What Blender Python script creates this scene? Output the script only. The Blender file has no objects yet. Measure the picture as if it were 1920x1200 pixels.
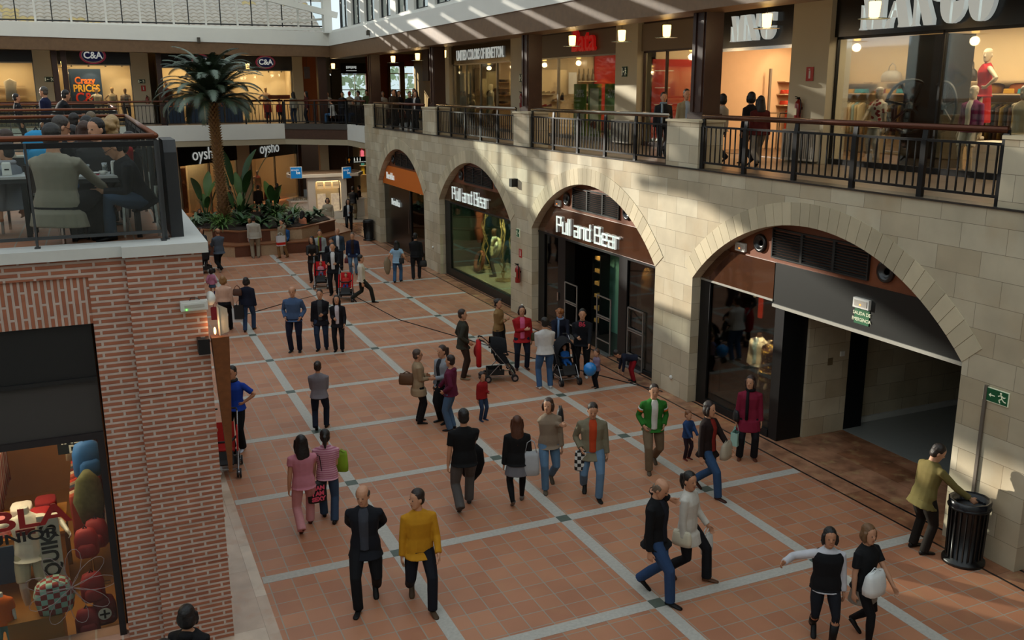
import bpy, bmesh, math, random
from mathutils import Vector, Matrix
R_ = math.radians
sc = bpy.context.scene
C = sc.collection
rnd = random.Random(7)

# ---------------------------------------------------------------- camera
FPX, YAW, PITCH, ROLL, HCAM = 1744.34, 0.4147118, 0.2435944, -0.00417799, 6.8
cd = bpy.data.cameras.new('camera'); cam = bpy.data.objects.new('camera', cd); C.objects.link(cam)
cd.sensor_width = 36.0; cd.lens = 36.0 * FPX / 1920; cd.clip_start = .1; cd.clip_end = 400
_f = Vector((math.sin(YAW)*math.cos(PITCH), math.cos(YAW)*math.cos(PITCH), -math.sin(PITCH)))
_r = Vector((math.cos(YAW), -math.sin(YAW), 0)); _u = _r.cross(_f)
_r2 = _r*math.cos(ROLL) + _u*math.sin(ROLL); _u2 = -_r*math.sin(ROLL) + _u*math.cos(ROLL)
m = Matrix((_r2, _u2, -_f)).transposed().to_4x4(); m.translation = (0, 0, HCAM)
cam.matrix_world = m
sc.camera = cam

# ---------------------------------------------------------------- view, sky, sun
vs = sc.view_settings
sc.display_settings.display_device = 'sRGB'
vs.view_transform = 'Standard'; vs.look = 'None'; vs.gamma = 1; vs.use_curve_mapping = False
vs.exposure = 0.12
w = bpy.data.worlds.new('sky'); sc.world = w; w.use_nodes = True
nt = w.node_tree; bg = nt.nodes['Background']
bg.inputs[0].default_value = (.80, .92, 1.0, 1); bg.inputs[1].default_value = 1.0
sd = bpy.data.lights.new('sun', 'SUN'); sun = bpy.data.objects.new('sun', sd); C.objects.link(sun)
sd.energy = 5.5; sd.angle = R_(.5); sd.color = (1.0, .93, .80)
SUN = Vector((.6, -.9, -.24)).normalized()
sun.rotation_euler = SUN.to_track_quat('-Z', 'Y').to_euler()
sun.location = (-20, 60, 30)
sc.cycles.use_denoising = True
sc.cycles.max_bounces = 6; sc.cycles.diffuse_bounces = 3; sc.cycles.glossy_bounces = 3
sc.cycles.transmission_bounces = 4; sc.cycles.transparent_max_bounces = 12
sc.cycles.caustics_reflective = False; sc.cycles.caustics_refractive = False
sc.cycles.sample_clamp_indirect = 4.0

# ---------------------------------------------------------------- helpers
def lin(c):
    if isinstance(c, str):
        c = [int(c[i:i+2], 16) for i in (0, 2, 4)]
    return tuple((x/255/12.92 if x <= 10 else ((x/255+.055)/1.055)**2.4) for x in c)

MATS = {}
def M(name, col='808080', rough=.6, metal=0., emit=0., var=0., vs_=6., bump=0., alpha=None, spec=.5, coat=0., ecol=None):
    """a procedural material: colour varied by noise, optional bump, emission only for what gives light"""
    if name in MATS: return MATS[name]
    mt = bpy.data.materials.new(name); mt.use_nodes = True
    n = mt.node_tree.nodes; l = mt.node_tree.links; b = n['Principled BSDF']
    c = lin(col)
    b.inputs['Base Color'].default_value = (*c, 1)
    b.inputs['Roughness'].default_value = rough; b.inputs['Metallic'].default_value = metal
    b.inputs['Specular IOR Level'].default_value = spec
    if coat: b.inputs['Coat Weight'].default_value = coat
    if emit:
        b.inputs['Emission Color'].default_value = (*lin(ecol or col), 1); b.inputs['Emission Strength'].default_value = emit
    if var or bump:
        tc = n.new('ShaderNodeTexCoord'); no = n.new('ShaderNodeTexNoise')
        no.inputs['Scale'].default_value = vs_; no.inputs['Detail'].default_value = 4
        l.new(tc.outputs['Object'], no.inputs['Vector'])
        if var:
            mx = n.new('ShaderNodeMix'); mx.data_type = 'RGBA'
            mx.inputs[6].default_value = (*[x*(1-var) for x in c], 1); mx.inputs[7].default_value = (*[min(1, x*(1+var)) for x in c], 1)
            l.new(no.outputs['Fac'], mx.inputs[0]); l.new(mx.outputs[2], b.inputs['Base Color'])
        if bump:
            bp = n.new('ShaderNodeBump'); bp.inputs['Strength'].default_value = bump; bp.inputs['Distance'].default_value = .02
            l.new(no.outputs['Fac'], bp.inputs['Height']); l.new(bp.outputs['Normal'], b.inputs['Normal'])
    MATS[name] = mt
    return mt

def cloth(col, rough=.85):
    return M('cloth_'+col, col, rough, var=.13, vs_=14, spec=.25)

def glass(name, tint='ffffff', refl=.12, dens=0.):
    """a pane: mostly clear, partly mirroring"""
    if name in MATS: return MATS[name]
    mt = bpy.data.materials.new(name); mt.use_nodes = True
    n = mt.node_tree.nodes; l = mt.node_tree.links; n.clear()
    o = n.new('ShaderNodeOutputMaterial'); t = n.new('ShaderNodeBsdfTransparent'); g = n.new('ShaderNodeBsdfGlossy')
    c = lin(tint); t.inputs[0].default_value = (*[x*(1-dens) for x in c], 1); g.inputs['Roughness'].default_value = .03
    f = n.new('ShaderNodeFresnel'); f.inputs[0].default_value = 1.5
    a = n.new('ShaderNodeMath'); a.operation = 'MULTIPLY_ADD'; a.inputs[1].default_value = .55; a.inputs[2].default_value = refl-.04
    mx = n.new('ShaderNodeMixShader')
    l.new(f.outputs[0], a.inputs[0]); l.new(a.outputs[0], mx.inputs[0]); l.new(t.outputs[0], mx.inputs[1]); l.new(g.outputs[0], mx.inputs[2])
    l.new(mx.outputs[0], o.inputs[0])
    MATS[name] = mt
    return mt

def brickmat(name, ca, cb, mortar, bw, bh, ms, axes, rough=.8, off=.5, squash=1, stain=.25, bump=.3, msmooth=.1, nscale=1.5, blotch=None):
    """ashlar, bricks or tiles laid on the plane of the two world axes given"""
    mt = bpy.data.materials.new(name); mt.use_nodes = True
    n = mt.node_tree.nodes; l = mt.node_tree.links; b = n['Principled BSDF']
    tc = n.new('ShaderNodeTexCoord'); sp = n.new('ShaderNodeSeparateXYZ'); cb_ = n.new('ShaderNodeCombineXYZ')
    l.new(tc.outputs['Object'], sp.inputs[0])
    l.new(sp.outputs[axes[0]], cb_.inputs[0]); l.new(sp.outputs[axes[1]], cb_.inputs[1])
    br = n.new('ShaderNodeTexBrick'); l.new(cb_.outputs[0], br.inputs['Vector'])
    br.offset = off; br.squash = squash
    br.inputs['Scale'].default_value = 1; br.inputs['Brick Width'].default_value = bw; br.inputs['Row Height'].default_value = bh
    br.inputs['Mortar Size'].default_value = ms; br.inputs['Mortar Smooth'].default_value = msmooth
    br.inputs['Color1'].default_value = (*lin(ca), 1); br.inputs['Color2'].default_value = (*lin(cb), 1); br.inputs['Mortar'].default_value = (*lin(mortar), 1)
    no = n.new('ShaderNodeTexNoise'); no.inputs['Scale'].default_value = nscale; no.inputs['Detail'].default_value = 6
    l.new(tc.outputs['Object'], no.inputs['Vector'])
    rp = n.new('ShaderNodeMapRange'); rp.inputs[1].default_value = .3; rp.inputs[2].default_value = .7
    rp.inputs[3].default_value = 1-stain; rp.inputs[4].default_value = 1+stain
    l.new(no.outputs['Fac'], rp.inputs[0])
    mx = n.new('ShaderNodeMix'); mx.data_type = 'RGBA'; mx.blend_type = 'MULTIPLY'; mx.inputs[0].default_value = 1
    l.new(br.outputs['Color'], mx.inputs[6]); l.new(rp.outputs[0], mx.inputs[7])
    out = mx.outputs[2]
    if blotch:   # a second stain of its own colour in patches
        n2 = n.new('ShaderNodeTexNoise'); n2.inputs['Scale'].default_value = blotch[1]; n2.inputs['Detail'].default_value = 8
        l.new(tc.outputs['Object'], n2.inputs['Vector'])
        r2 = n.new('ShaderNodeMapRange'); r2.inputs[1].default_value = .55; r2.inputs[2].default_value = .75; r2.inputs[4].default_value = blotch[2]
        l.new(n2.outputs['Fac'], r2.inputs[0])
        m2 = n.new('ShaderNodeMix'); m2.data_type = 'RGBA'; m2.inputs[7].default_value = (*lin(blotch[0]), 1)
        l.new(r2.outputs[0], m2.inputs[0]); l.new(out, m2.inputs[6]); out = m2.outputs[2]
    l.new(out, b.inputs['Base Color']); b.inputs['Roughness'].default_value = rough
    bp = n.new('ShaderNodeBump'); bp.inputs['Strength'].default_value = bump; bp.inputs['Distance'].default_value = .01
    iv = n.new('ShaderNodeMath'); iv.operation = 'SUBTRACT'; iv.inputs[0].default_value = 1
    l.new(br.outputs['Fac'], iv.inputs[1]); l.new(iv.outputs[0], bp.inputs['Height']); l.new(bp.outputs['Normal'], b.inputs['Normal'])
    MATS[name] = mt
    return mt

def attach(o, pdict):
    """make an object placed in the world a part of a person"""
    T = pdict['o']; o.parent = T
    o.matrix_parent_inverse = pdict['W'].inverted()
    return o

class MB:
    """collects simple solids into one mesh"""
    def __init__(s): s.v = []; s.f = []; s.mi = []; s.cur = 0
    def add(s, vs, fs):
        k = len(s.v); s.v += [tuple(p) for p in vs]
        for f in fs: s.f.append([k+i for i in f]); s.mi.append(s.cur)
        return s
    def box(s, x0, x1, y0, y1, z0, z1):
        return s.add([(x, y, z) for z in (z0, z1) for y in (y0, y1) for x in (x0, x1)],
                     [(0, 2, 3, 1), (4, 5, 7, 6), (0, 1, 5, 4), (2, 6, 7, 3), (0, 4, 6, 2), (1, 3, 7, 5)])
    def cbox(s, cx, cy, cz, sx, sy, sz): return s.box(cx-sx/2, cx+sx/2, cy-sy/2, cy+sy/2, cz-sz/2, cz+sz/2)
    def bar(s, a, b, w, h=None, up=(0, 0, 1)):
        a = Vector(a); b = Vector(b); d = (b-a).normalized(); up = Vector(up)
        if abs(d.dot(up)) > .95: up = Vector((1, 0, 0)) if abs(d.x) < .9 else Vector((0, 1, 0))
        sx = d.cross(up).normalized()*w/2; sz = sx.cross(d).normalized()*(h or w)/2
        vs = [p+i*sx+j*sz for p in (a, b) for i, j in ((-1, -1), (1, -1), (1, 1), (-1, 1))]
        return s.add(vs, [(3, 2, 1, 0), (4, 5, 6, 7), (0, 1, 5, 4), (1, 2, 6, 5), (2, 3, 7, 6), (3, 0, 4, 7)])
    def prism(s, poly, ax, a0, a1):
        """2-D polygon (counter-clockwise) pushed along axis ax from a0 to a1"""
        o = [i for i in range(3) if i != ax]
        def P(p, a):
            q = [0, 0, 0]; q[o[0]] = p[0]; q[o[1]] = p[1]; q[ax] = a; return q
        n = len(poly)
        return s.add([P(p, a0) for p in poly]+[P(p, a1) for p in poly],
                     [list(range(n))[::-1], list(range(n, 2*n))]+[(i, (i+1) % n, n+(i+1) % n, n+i) for i in range(n)])
    def loft(s, rings, caps=True, closed=True):
        n = len(rings[0]); vs = [p for r in rings for p in r]; fs = []
        for k in range(len(rings)-1):
            for i in range(n if closed else n-1):
                j = (i+1) % n; fs.append((k*n+i, k*n+j, (k+1)*n+j, (k+1)*n+i))
        if caps and closed: fs += [list(range(n))[::-1], list(range((len(rings)-1)*n, len(rings)*n))]
        return s.add(vs, fs)
    def tube(s, pts, r, n=8):
        pts = [Vector(p) for p in pts]; rs = r if isinstance(r, (list, tuple)) else [r]*len(pts)
        rings = []; u = None
        for i, p in enumerate(pts):
            d = (pts[min(i+1, len(pts)-1)]-pts[max(i-1, 0)]).normalized()
            if u is None: u = d.cross(Vector((0, 0, 1)) if abs(d.z) < .9 else Vector((0, 1, 0))).normalized()
            else: u = (u-d*u.dot(d)).normalized()
            v = d.cross(u)
            rings.append([p+rs[i]*(math.cos(t)*u+math.sin(t)*v) for t in [2*math.pi*k/n for k in range(n)]])
        return s.loft(rings)
    def lathe(s, prof, c=(0, 0, 0), n=16):
        return s.loft([[(c[0]+max(r, .0005)*math.cos(t), c[1]+max(r, .0005)*math.sin(t), c[2]+z) for t in [2*math.pi*k/n for k in range(n)]] for r, z in prof])
    def ell(s, c, r, rot=None, nu=12, nv=8):
        c = Vector(c); rings = []
        for j in range(nv+1):
            ph = -math.pi/2+math.pi*j/nv; cr = max(math.cos(ph), .02)
            ring = [Vector((r[0]*cr*math.cos(2*math.pi*k/nu), r[1]*cr*math.sin(2*math.pi*k/nu), r[2]*math.sin(ph))) for k in range(nu)]
            rings.append([c+(rot @ p if rot else p) for p in ring])
        return s.loft(rings)
    def xf(s, mat, k0=0):
        s.v[k0:] = [tuple(mat @ Vector(p)) for p in s.v[k0:]]; return s
    def build(s, name, mats, parent=None, smooth=False, loc=None, rotz=0):
        me = bpy.data.meshes.new(name); me.from_pydata(s.v, [], s.f)
        mats = mats if isinstance(mats, (list, tuple)) else [mats]
        for mt in mats: me.materials.append(mt)
        if len(mats) > 1: me.polygons.foreach_set('material_index', s.mi)
        if smooth: me.polygons.foreach_set('use_smooth', [True]*len(me.polygons))
        me.update()
        o = bpy.data.objects.new(name, me); C.objects.link(o)
        if parent: o.parent = parent
        if loc: o.location = loc
        o.rotation_euler[2] = rotz
        return o

def tag(o, label=None, cat=None, group=None, kind=None):
    if label: o['label'] = label
    if cat: o['category'] = cat
    if group: o['group'] = group
    if kind: o['kind'] = kind
    return o
def thing(name, label, cat, loc=(0, 0, 0), rotz=0, group=None):
    o = bpy.data.objects.new(name, None); C.objects.link(o); o.empty_display_size = .1
    o.location = loc; o.rotation_euler[2] = rotz
    return tag(o, label, cat, group)
def struct(name, mb, mats, smooth=False): return tag(mb.build(name, mats, None, smooth), kind='structure')
def copy_obj(o, parent=None):
    c = o.copy(); C.objects.link(c)
    if parent: c.parent = parent
    return c
def copy_tree(o, loc, rotz=None, label=None):
    c = copy_obj(o); c.location = loc
    if rotz is not None: c.rotation_euler[2] = rotz
    if label: c['label'] = label
    for ch in list(o.children):
        d = copy_obj(ch, c)
        for g in list(ch.children): copy_obj(g, d)
    return c
def text_mb(s, size, depth=.02, font_scale_x=1., bold=0.):
    """the letters as a mesh standing in the xz plane, x to the right, centred at the origin"""
    cu = bpy.data.curves.new('t', 'FONT'); cu.body = s; cu.size = size; cu.extrude = depth/2; cu.align_x = 'CENTER'; cu.align_y = 'CENTER'
    cu.offset = bold; cu.resolution_u = 3
    o = bpy.data.objects.new('t', cu); me = bpy.data.meshes.new_from_object(o)
    mb = MB(); mb.add([(v.co.x*font_scale_x, -v.co.z, v.co.y) for v in me.vertices], [list(p.vertices) for p in me.polygons])
    bpy.data.objects.remove(o); bpy.data.curves.remove(cu); bpy.data.meshes.remove(me)
    return mb
def place_text(s, size, name, mat, parent, loc, rotz=0, depth=.02, sx=1., bold=0.):
    mb = text_mb(s, size, depth, sx, bold)
    return mb.build(name, mat, parent, loc=loc, rotz=rotz)
FACE_W = -math.pi/2   # text and signs on planes that look towards -x
def arealight(name, loc, size, energy, col=(1, .8, .55), rot=(0, 0, 0), sy=None):
    d = bpy.data.lights.new(name, 'AREA'); d.energy = energy; d.color = col; d.size = size
    if sy: d.shape = 'RECTANGLE'; d.size_y = sy
    o = bpy.data.objects.new(name, d); C.objects.link(o); o.location = loc; o.rotation_euler = rot
    return o
# ================================================================ THE SETTING
stone = brickmat('ashlar_stone', 'cbc1a8', 'b3a488', '857a66', .78, .375, .004, (1, 2), .75, stain=.14, nscale=1.3, bump=.25, blotch=('a8824c', 1.1, .3))
stone_x = brickmat('ashlar_stone_x', 'cbc1a8', 'b3a488', '857a66', .78, .375, .004, (0, 2), .75, stain=.18, nscale=1.3, bump=.25, blotch=('9c7b4c', 1.1, .28))
tiles = brickmat('terracotta_tiles', 'b9805f', 'a86f52', '9c9486', .325, .325, .008, (0, 1), .5, off=0, stain=.1, nscale=.9, bump=.25, blotch=('b88a60', 2.3, .3))
granite = M('granite_band', 'b5b1a8', .7, var=.22, vs_=22, bump=.1)
granite_g = M('green_granite', '4c5a52', .5, var=.2, vs_=22)
marble = brickmat('rust_marble', 'a8785c', '8c5c40', '6b4a38', 1.5, .62, .003, (1, 0), .25, stain=.4, nscale=2.6, bump=.05, blotch=('c0a070', 3.5, .7))
marble_p = brickmat('pale_marble', 'cdb8a2', 'b79c86', '95806c', 1.6, .7, .003, (1, 0), .25, stain=.15, nscale=2.6, bump=.05, blotch=('b07a56', 3.0, .45))
white = M('white_render', 'e6e6df', .7, var=.03, vs_=2)
cream = M('cream_paint', 'c9bfa6', .75, var=.05, vs_=1.5)
orange_w = M('ochre_paint', '8d4a1e', .75, var=.08, vs_=1.5)
yellow_w = M('yellow_paint', 'b58a3a', .75, var=.06, vs_=1.5)
darkwood = M('dark_timber', '3a2117', .45, var=.35, vs_=5)
brownbeam = M('brown_beam', '6e5237', .5, var=.28, vs_=7, bump=.1)
black = M('black_metal', '17181a', .4, metal=.3)
blackp = M('black_panel', '0b0b0c', .25)
greyc = M('grey_floor', '8d8a84', .45, var=.1, vs_=3)
soffit_m = M('ceiling_cream', 'b3a68c', .8, var=.04)
brick = brickmat('roman_brick', 'ab6a4e', '9f6048', 'c4aea2', .30, .066, .0155, (0, 2), .85, stain=.12, nscale=5, bump=.9, msmooth=.2)
brick_y = brickmat('roman_brick_y', 'ab6a4e', '9f6048', 'c4aea2', .30, .066, .0155, (1, 2), .85, stain=.12, nscale=5, bump=.9, msmooth=.2)
soldier = brickmat('soldier_brick', 'ab6a4e', '9f6048', 'c4aea2', .30, .066, .0155, (2, 0), .85, stain=.12, nscale=5, bump=.9, msmooth=.2)
clear = glass('clear_glass', 'f4f8f6', .05)
tintg = glass('smoked_glass', 'eef2f0', .05); teal_g = glass('teal_glass', 'c4dccf', .055)
darkg = glass('dark_glass', 'b4b8b6', .06)

UP = 5.1          # level of the upper floor
FX = 11.5         # face of the stone arcade
ARCH = [(37.78, 3.18), (29.5, 3.3), (21.29, 3.36), (12.96, 3.49), (4.75, 3.45)]
SPR, RISE = 2.82, 1.56

# --- ground floor
mb = MB(); mb.box(1.55, 11.16, -8, 66, -.3, 0); struct('floor', mb, tiles)
mb = MB()
XL = [3.57, 6.37, 9.16]; YB = [9.6+2.815*k for k in range(-5, 14)]
for x in XL: mb.box(x-.1, x+.1, -6, 47, -.1, .004)
for y in YB: mb.box(1.56, 11.15, y-.1, y+.1, -.1, .0035)
struct('floor_band', mb, granite)
mb = MB()
for x in XL:
    for y in YB: mb.box(x-.1, x+.1, y-.1, y+.1, -.1, .007)
struct('floor_inset', mb, granite_g)
mb = MB(); mb.box(11.16, 13.4, -8, 48, -.3, .001); struct('floor_marble_border', mb, marble)
mb = MB(); mb.box(.2, 1.55, -8, 30, -.3, .001); struct('floor_pale_border', mb, marble_p)
mb = MB(); mb.box(-16, .2, -8, 66, -.3, 0).box(13.4, 24, -8, 66, -.3, -.001).box(11.16, 13.4, 48, 66, -.3, 0).box(.2, 1.55, 30, 66, -.3, 0); struct('floor_shop', mb, greyc)
mb = MB(); mb.box(11.62, 11.66, -2, 42.9, 0, .006); mb.box(11.17, 11.2, -2, 46, 0, .005); struct('trim_floor_channel', mb, black)
# a dark cable laid across the tiles
mb = MB(); mb.tube([(3.6, 29.0, .012), (5.4, 30.4, .012), (7.4, 31.6, .012), (7.9, 26.5, .012), (9.6, 21.6, .012), (11.1, 18, .012), (11.4, 17.3, .012)], .012, 6)
tag(mb.build('cable', black), 'thin black cable lying across the terracotta tiles towards the stone arcade', 'cable')

# --- arcade wall
def arch_z(y, c, hw, r0=0.):
    Rr = (hw*hw+RISE*RISE)/(2*RISE); zc = SPR+RISE-Rr
    d = (Rr+r0)**2-(y-c)**2
    return zc+math.sqrt(max(d, 0))
mb = MB(); N = 28; TH = .42; XB = FX+TH
edges = []
prev = 43.0
for c, hw in ARCH:
    mb.box(FX, XB, c+hw, prev, 0, UP+.03)         # pier between openings
    ys = [c+hw-2*hw*i/N for i in range(N+1)]
    for a, b in zip(ys, ys[1:]):
        za, zb = arch_z(a, c, hw), arch_z(b, c, hw)
        mb.add([(FX, a, za), (FX, b, zb), (FX, b, UP+.03), (FX, a, UP+.03), (XB, a, za), (XB, b, zb), (XB, b, UP+.03), (XB, a, UP+.03)],
               [(0, 1, 2, 3), (5, 4, 7, 6), (0, 4, 5, 1), (3, 2, 6, 7)])
    prev = c-hw
mb.box(FX, XB, -6, prev, 0, UP+.03)
wall_r = struct('wall_right', mb, stone)
wall_r.data.materials.append(stone_x)
for p in wall_r.data.polygons:
    if abs(p.normal.y) > .7: p.material_index = 1
# voussoir rings, one tapered block beside the other
vous = M('voussoir_stone', 'cabd9f', .75, var=.12, vs_=3)
n_ = vous.node_tree.nodes; l_ = vous.node_tree.links
geo = n_.new('ShaderNodeNewGeometry'); hs = n_.new('ShaderNodeHueSaturation'); mr = n_.new('ShaderNodeMapRange')
mr.inputs[3].default_value = .74; mr.inputs[4].default_value = 1.08
src = n_['Principled BSDF'].inputs['Base Color'].links[0].from_socket
l_.new(geo.outputs['Random Per Island'], mr.inputs[0]); l_.new(mr.outputs[0], hs.inputs['Value']); l_.new(src, hs.inputs['Color']); l_.new(hs.outputs[0], n_['Principled BSDF'].inputs['Base Color'])
for c, hw in ARCH:
    mb = MB(); Rr = (hw*hw+RISE*RISE)/(2*RISE); zc = SPR+RISE-Rr; a0 = math.asin(hw/Rr); nb = 34
    for k in range(nb):
        t0 = -a0+2*a0*(k+.02)/nb; t1 = -a0+2*a0*(k+.98)/nb
        P = [(c+r*math.sin(t), zc+r*math.cos(t)) for r, t in ((Rr, t0), (Rr, t1), (Rr+.42, t1), (Rr+.42, t0))]
        mb.prism(P[::-1], 0, FX-.012, FX+.02)
    struct('trim_arch', mb, vous)
mb = MB(); mb.bar((FX-.02, 9.0, 2.6), (FX-.02, 9.0, .1), .05, .03); struct('trim_pipe', mb, M('grey_pipe', '6b6257', .5))

# piers of the parapet with their capstones
PIER = [(8.0, 9.2), (16.45, 17.65), (24.85, 25.95), (33.0, 34.5), (41.5, 42.9)]
for a, b in PIER:
    mb = MB(); mb.box(FX, FX+.62, a, b, UP+.03, 6.1); o = struct('trim_pier', mb, [stone, stone_x])
    for p in o.data.polygons:
        if abs(p.normal.y) > .7: p.material_index = 1
    mb = MB(); mb.box(FX-.03, FX+.65, a-.03, b+.03, 6.1, 6.15); struct('trim_capstone', mb, vous)
mb = MB(); mb.box(FX-.03, FX+.3, -4, 41.5, UP+.03, UP+.06); struct('trim_parapet_plate', mb, M('steel_plate', '4b4844', .35, metal=.6))

# upper floor over the arcade and its shop line
mb = MB(); mb.box(FX+.05, 24, -6, 62, 4.65, UP); struct('floor_upper_gallery', mb, brickmat('gallery_tiles', '8d7a66', '7d6a58', '5c5044', .6, .6, .006, (0, 1), .3, off=0, stain=.12))
mb = MB(); mb.box(FX+.8, 24, -6, 56.3, 8.95, 9.3); struct('ceiling_gallery', mb, soffit_m)

# long beam of the gallery roof: timber below, white above
def beam(x, z0, z1, m_, nm):
    mb = MB(); mb.box(x, 12.4, -6, 49.2, z0, z1); return struct(nm, mb, m_)
beam(FX, 8.34, 8.97, brownbeam, 'trim_beam_timber'); beam(FX-.05, 8.97, 9.58, white, 'trim_beam_white')
def slope_beam(z0a, z1a, z0b, z1b, y0):
    mb = MB(); return mb.loft([[(-14, y0, z0a), (-14, 50, z0a), (-14, 50, z1a), (-14, y0, z1a)], [(FX, y0, z0b), (FX, 50, z0b), (FX, 50, z1b), (FX, y0, z1b)]])
mb = slope_beam(8.82, 9.38, 8.42, 8.97, 49.2); struct('trim_far_beam_timber', mb, M('brown_beam', ''))
mb = slope_beam(9.38, 9.98, 8.97, 9.66, 49.15); struct('trim_far_beam_white', mb, white)

# --- the high windows above the beam of the arcade side
mb = MB(); mb.box(FX+.1, FX+.5, -6, 49.2, 9.58, 9.72).box(FX+.1, FX+.5, -6, 49.2, 11.6, 13)
winy = [46.5-2.37*k for k in range(22)]
for y in winy: mb.box(FX+.1, FX+.5, y-1.55, y-.82, 9.72, 11.6)
struct('wall_right_clerestory', mb, white)
fr = M('window_frame_dark', '24282a', .5)
for k, y in enumerate(winy[:20]):
    y0, y1 = y-.82, y+.82
    mb = MB(); o = tag(bpy.data.objects.new('window_%d' % (k+1), None), kind='structure'); C.objects.link(o); o.location = (FX+.2, y, 9.7)
    mb.box(0, .06, -.82, -.74, 0, 1.9).box(0, .06, .74, .82, 0, 1.9).box(0, .06, -.74, .74, 0, .08).box(0, .06, -.74, .74, 1.82, 1.9).box(0, .06, -.03, .03, .08, 1.82)
    mb.build('window_frame', fr, o)
    mb = MB(); mb.box(.025, .035, -.74, .74, .08, 1.82); mb.build('pane', clear, o)
# building seen through those panes
mb = MB(); mb.box(24, 24.4, -8, 57, 6, 11.5); struct('wall_outside_neighbour', mb, M('ochre_render', 'b09a72', .9, var=.15, vs_=.7))

# --- far glazing and the tiled roof outside it
mb = MB()
posts = [-3.4+1.49*k for k in range(-3, 11)]
for x in posts: mb.bar((x, 49.4, 9.7), (x, 49.4, 12.9), .09, .12, (0, 1, 0))
mb.box(-8, FX, 49.3, 49.5, 9.72, 9.86); struct('window_30', mb, white)
mb = MB()
for x in posts:
    for dx in (.7,): mb.bar((x+dx, 49.42, 9.86), (x+dx, 49.42, 12.6), .05, .05, (0, 1, 0))
mb.box(-8, FX, 49.4, 49.44, 9.9, 9.96); struct('window_31', mb, fr)
mb = MB(); mb.box(-8, FX, 49.5, 49.51, 9.9, 11.1); struct('window_32', mb, clear)
mb = MB(); zz_ = 11.12  # opaque panel added above the view, its slits shaped to cast sun streaks
for z_ in (11.55, 12.0, 12.45, 13.0): mb.box(-5.8, FX, 49.46, 49.54, zz_, z_-.07); zz_ = z_
struct('window_33', mb, white)
mb = MB(); mb.bar((7.6, 48.9, 11.35), (11.9, 48.9, 10.45), .22, .28).bar((9.0, 49.3, 10.1), (11.6, 49.3, 10.3), .1).box(11.2, 11.6, 48.8, 49.3, 9.58, 13); struct('trim_roof_brace', mb, white)
# rows of round tiles climbing away from the glazing
rt = M('roof_tile', 'b8aaa0', .85, var=.25, vs_=3); rt2 = M('roof_tile_ochre', 'c2a56c', .85, var=.2, vs_=3)
mb = MB(); rr = random.Random(3)
NP = 8; nx = 48*NP; x0 = -5.5
for row in range(20):
    ya, za = 50.3+row*.4, 9.55+row*.2
    pts = []
    for (yy, zz) in ((ya, za+.05), (ya+.43, za+.215+.0)):
        pts.append([(x0+i*17/nx, yy, zz+.07*abs(math.sin(math.pi*i/NP))) for i in range(nx+1)])
    k = len(mb.v); mb.v += pts[0]+pts[1]
    for i in range(nx):
        mb.f.append([k+i, k+i+1, k+nx+2+i, k+nx+1+i]); mb.mi.append(1 if math.sin((i//(2*NP))*1.7+row*.9)+math.sin(row*.31+(i//(2*NP))*.23) > 1.5 else 0)
    mb.v += [(p[0], p[1], p[2]-.1) for p in pts[0]]; k2 = len(mb.v)-(nx+1)
    for i in range(nx): mb.f.append([k2+i, k2+i+1, k+i+1, k+i]); mb.mi.append(0)
struct('roof_outside_tiled', mb, [rt, rt2])

# --- baffles added overhead, out of view: they block the sun, gaps shape its streaks
mb = MB(); fins = []
y = -7.5
while y < 49:
    fins.append(y); y += .9
GAPS = {k: True for k in ()}
for k, y in enumerate(fins):
    segs = [(-15, FX)]
    if 30 < y < 49 and k % 3 == 0: segs = [(-15, -8), (5.5, FX)]
    for a, b in segs: mb.box(a, b, y-.04, y+.04, 13.0, 13.405)
for x in (-15, -9, -3, 3, 9): mb.box(x-.08, x+.08, -8, 49.5, 12.75, 13.05)
struct('ceiling_roof_baffles', mb, white)
mb = MB(); mb.box(-15, 12.2, 56.2, 56.35, UP, 9.1); struct('wall_far_back', mb, cream)
# remaining walls of the hall
mb = MB(); mb.box(-15.3, -15, -8, 44, 0, 13.3).box(-15.3, -15, 44, 50, 0, 9.3).box(-15.3, -15, 44, 50, 12.2, 13.3); struct('wall_left', mb, white)  # high opening in the unseen left wall is shaped to admit the sun
mb = MB(); mb.box(-15, 24, -8.3, -8, 0, 13.3); struct('wall_back', mb, white)

# --- far wing
FY = 48.8
mb = MB(); mb.prism([(-15, FY), (8.9, FY), (11.5, 46.3), (11.55, 43), (12, 43), (24, 62.5), (-15, 62.5)], 2, 4.95, UP); struct('floor_far_gallery', mb, MATS['gallery_tiles'])
mb = MB(); mb.box(-15, 8.9, FY-.02, FY+.3, 4.38, UP+.03); struct('trim_far_slab', mb, white)
mb = MB(); mb.prism([(8.9, FY-.02), (11.5, 46.28), (11.7, 46.5), (9.1, FY+.3)], 2, 4.38, 4.86); struct('trim_chamfer', mb, M('brown_panel', '4b2f1e', .6, var=.3, vs_=8, bump=.2))
mb = MB(); mb.prism([(8.9, FY-.06), (11.5, 46.24), (11.7, 46.5), (9.1, FY+.3)], 2, 4.86, UP+.03); struct('trim_chamfer_band', mb, M('grey_band', '4a4540', .6))
mb = MB(); mb.box(FX, FX+.3, 43.0, 46.3, 4.38, UP+.03); struct('trim_slab_return', mb, white)
mb = MB(); mb.prism([(-15, FY), (8.9, FY), (11.5, 46.3), (11.55, 43), (24, 43), (24, 62.5), (-15, 62.5)], 2, 4.1, 4.38); struct('ceiling_far_ground', mb, soffit_m)
mb = MB(); mb.box(-15, 24, 49.9, 56.3, 8.85, 9.1); struct('ceiling_far_upper', mb, soffit_m)
mb = MB(); mb.box(-15, 24, 66, 66.3, 0, 5); struct('wall_far_end', mb, M('umber_paint', '4a3322', .8, var=.1))
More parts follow.
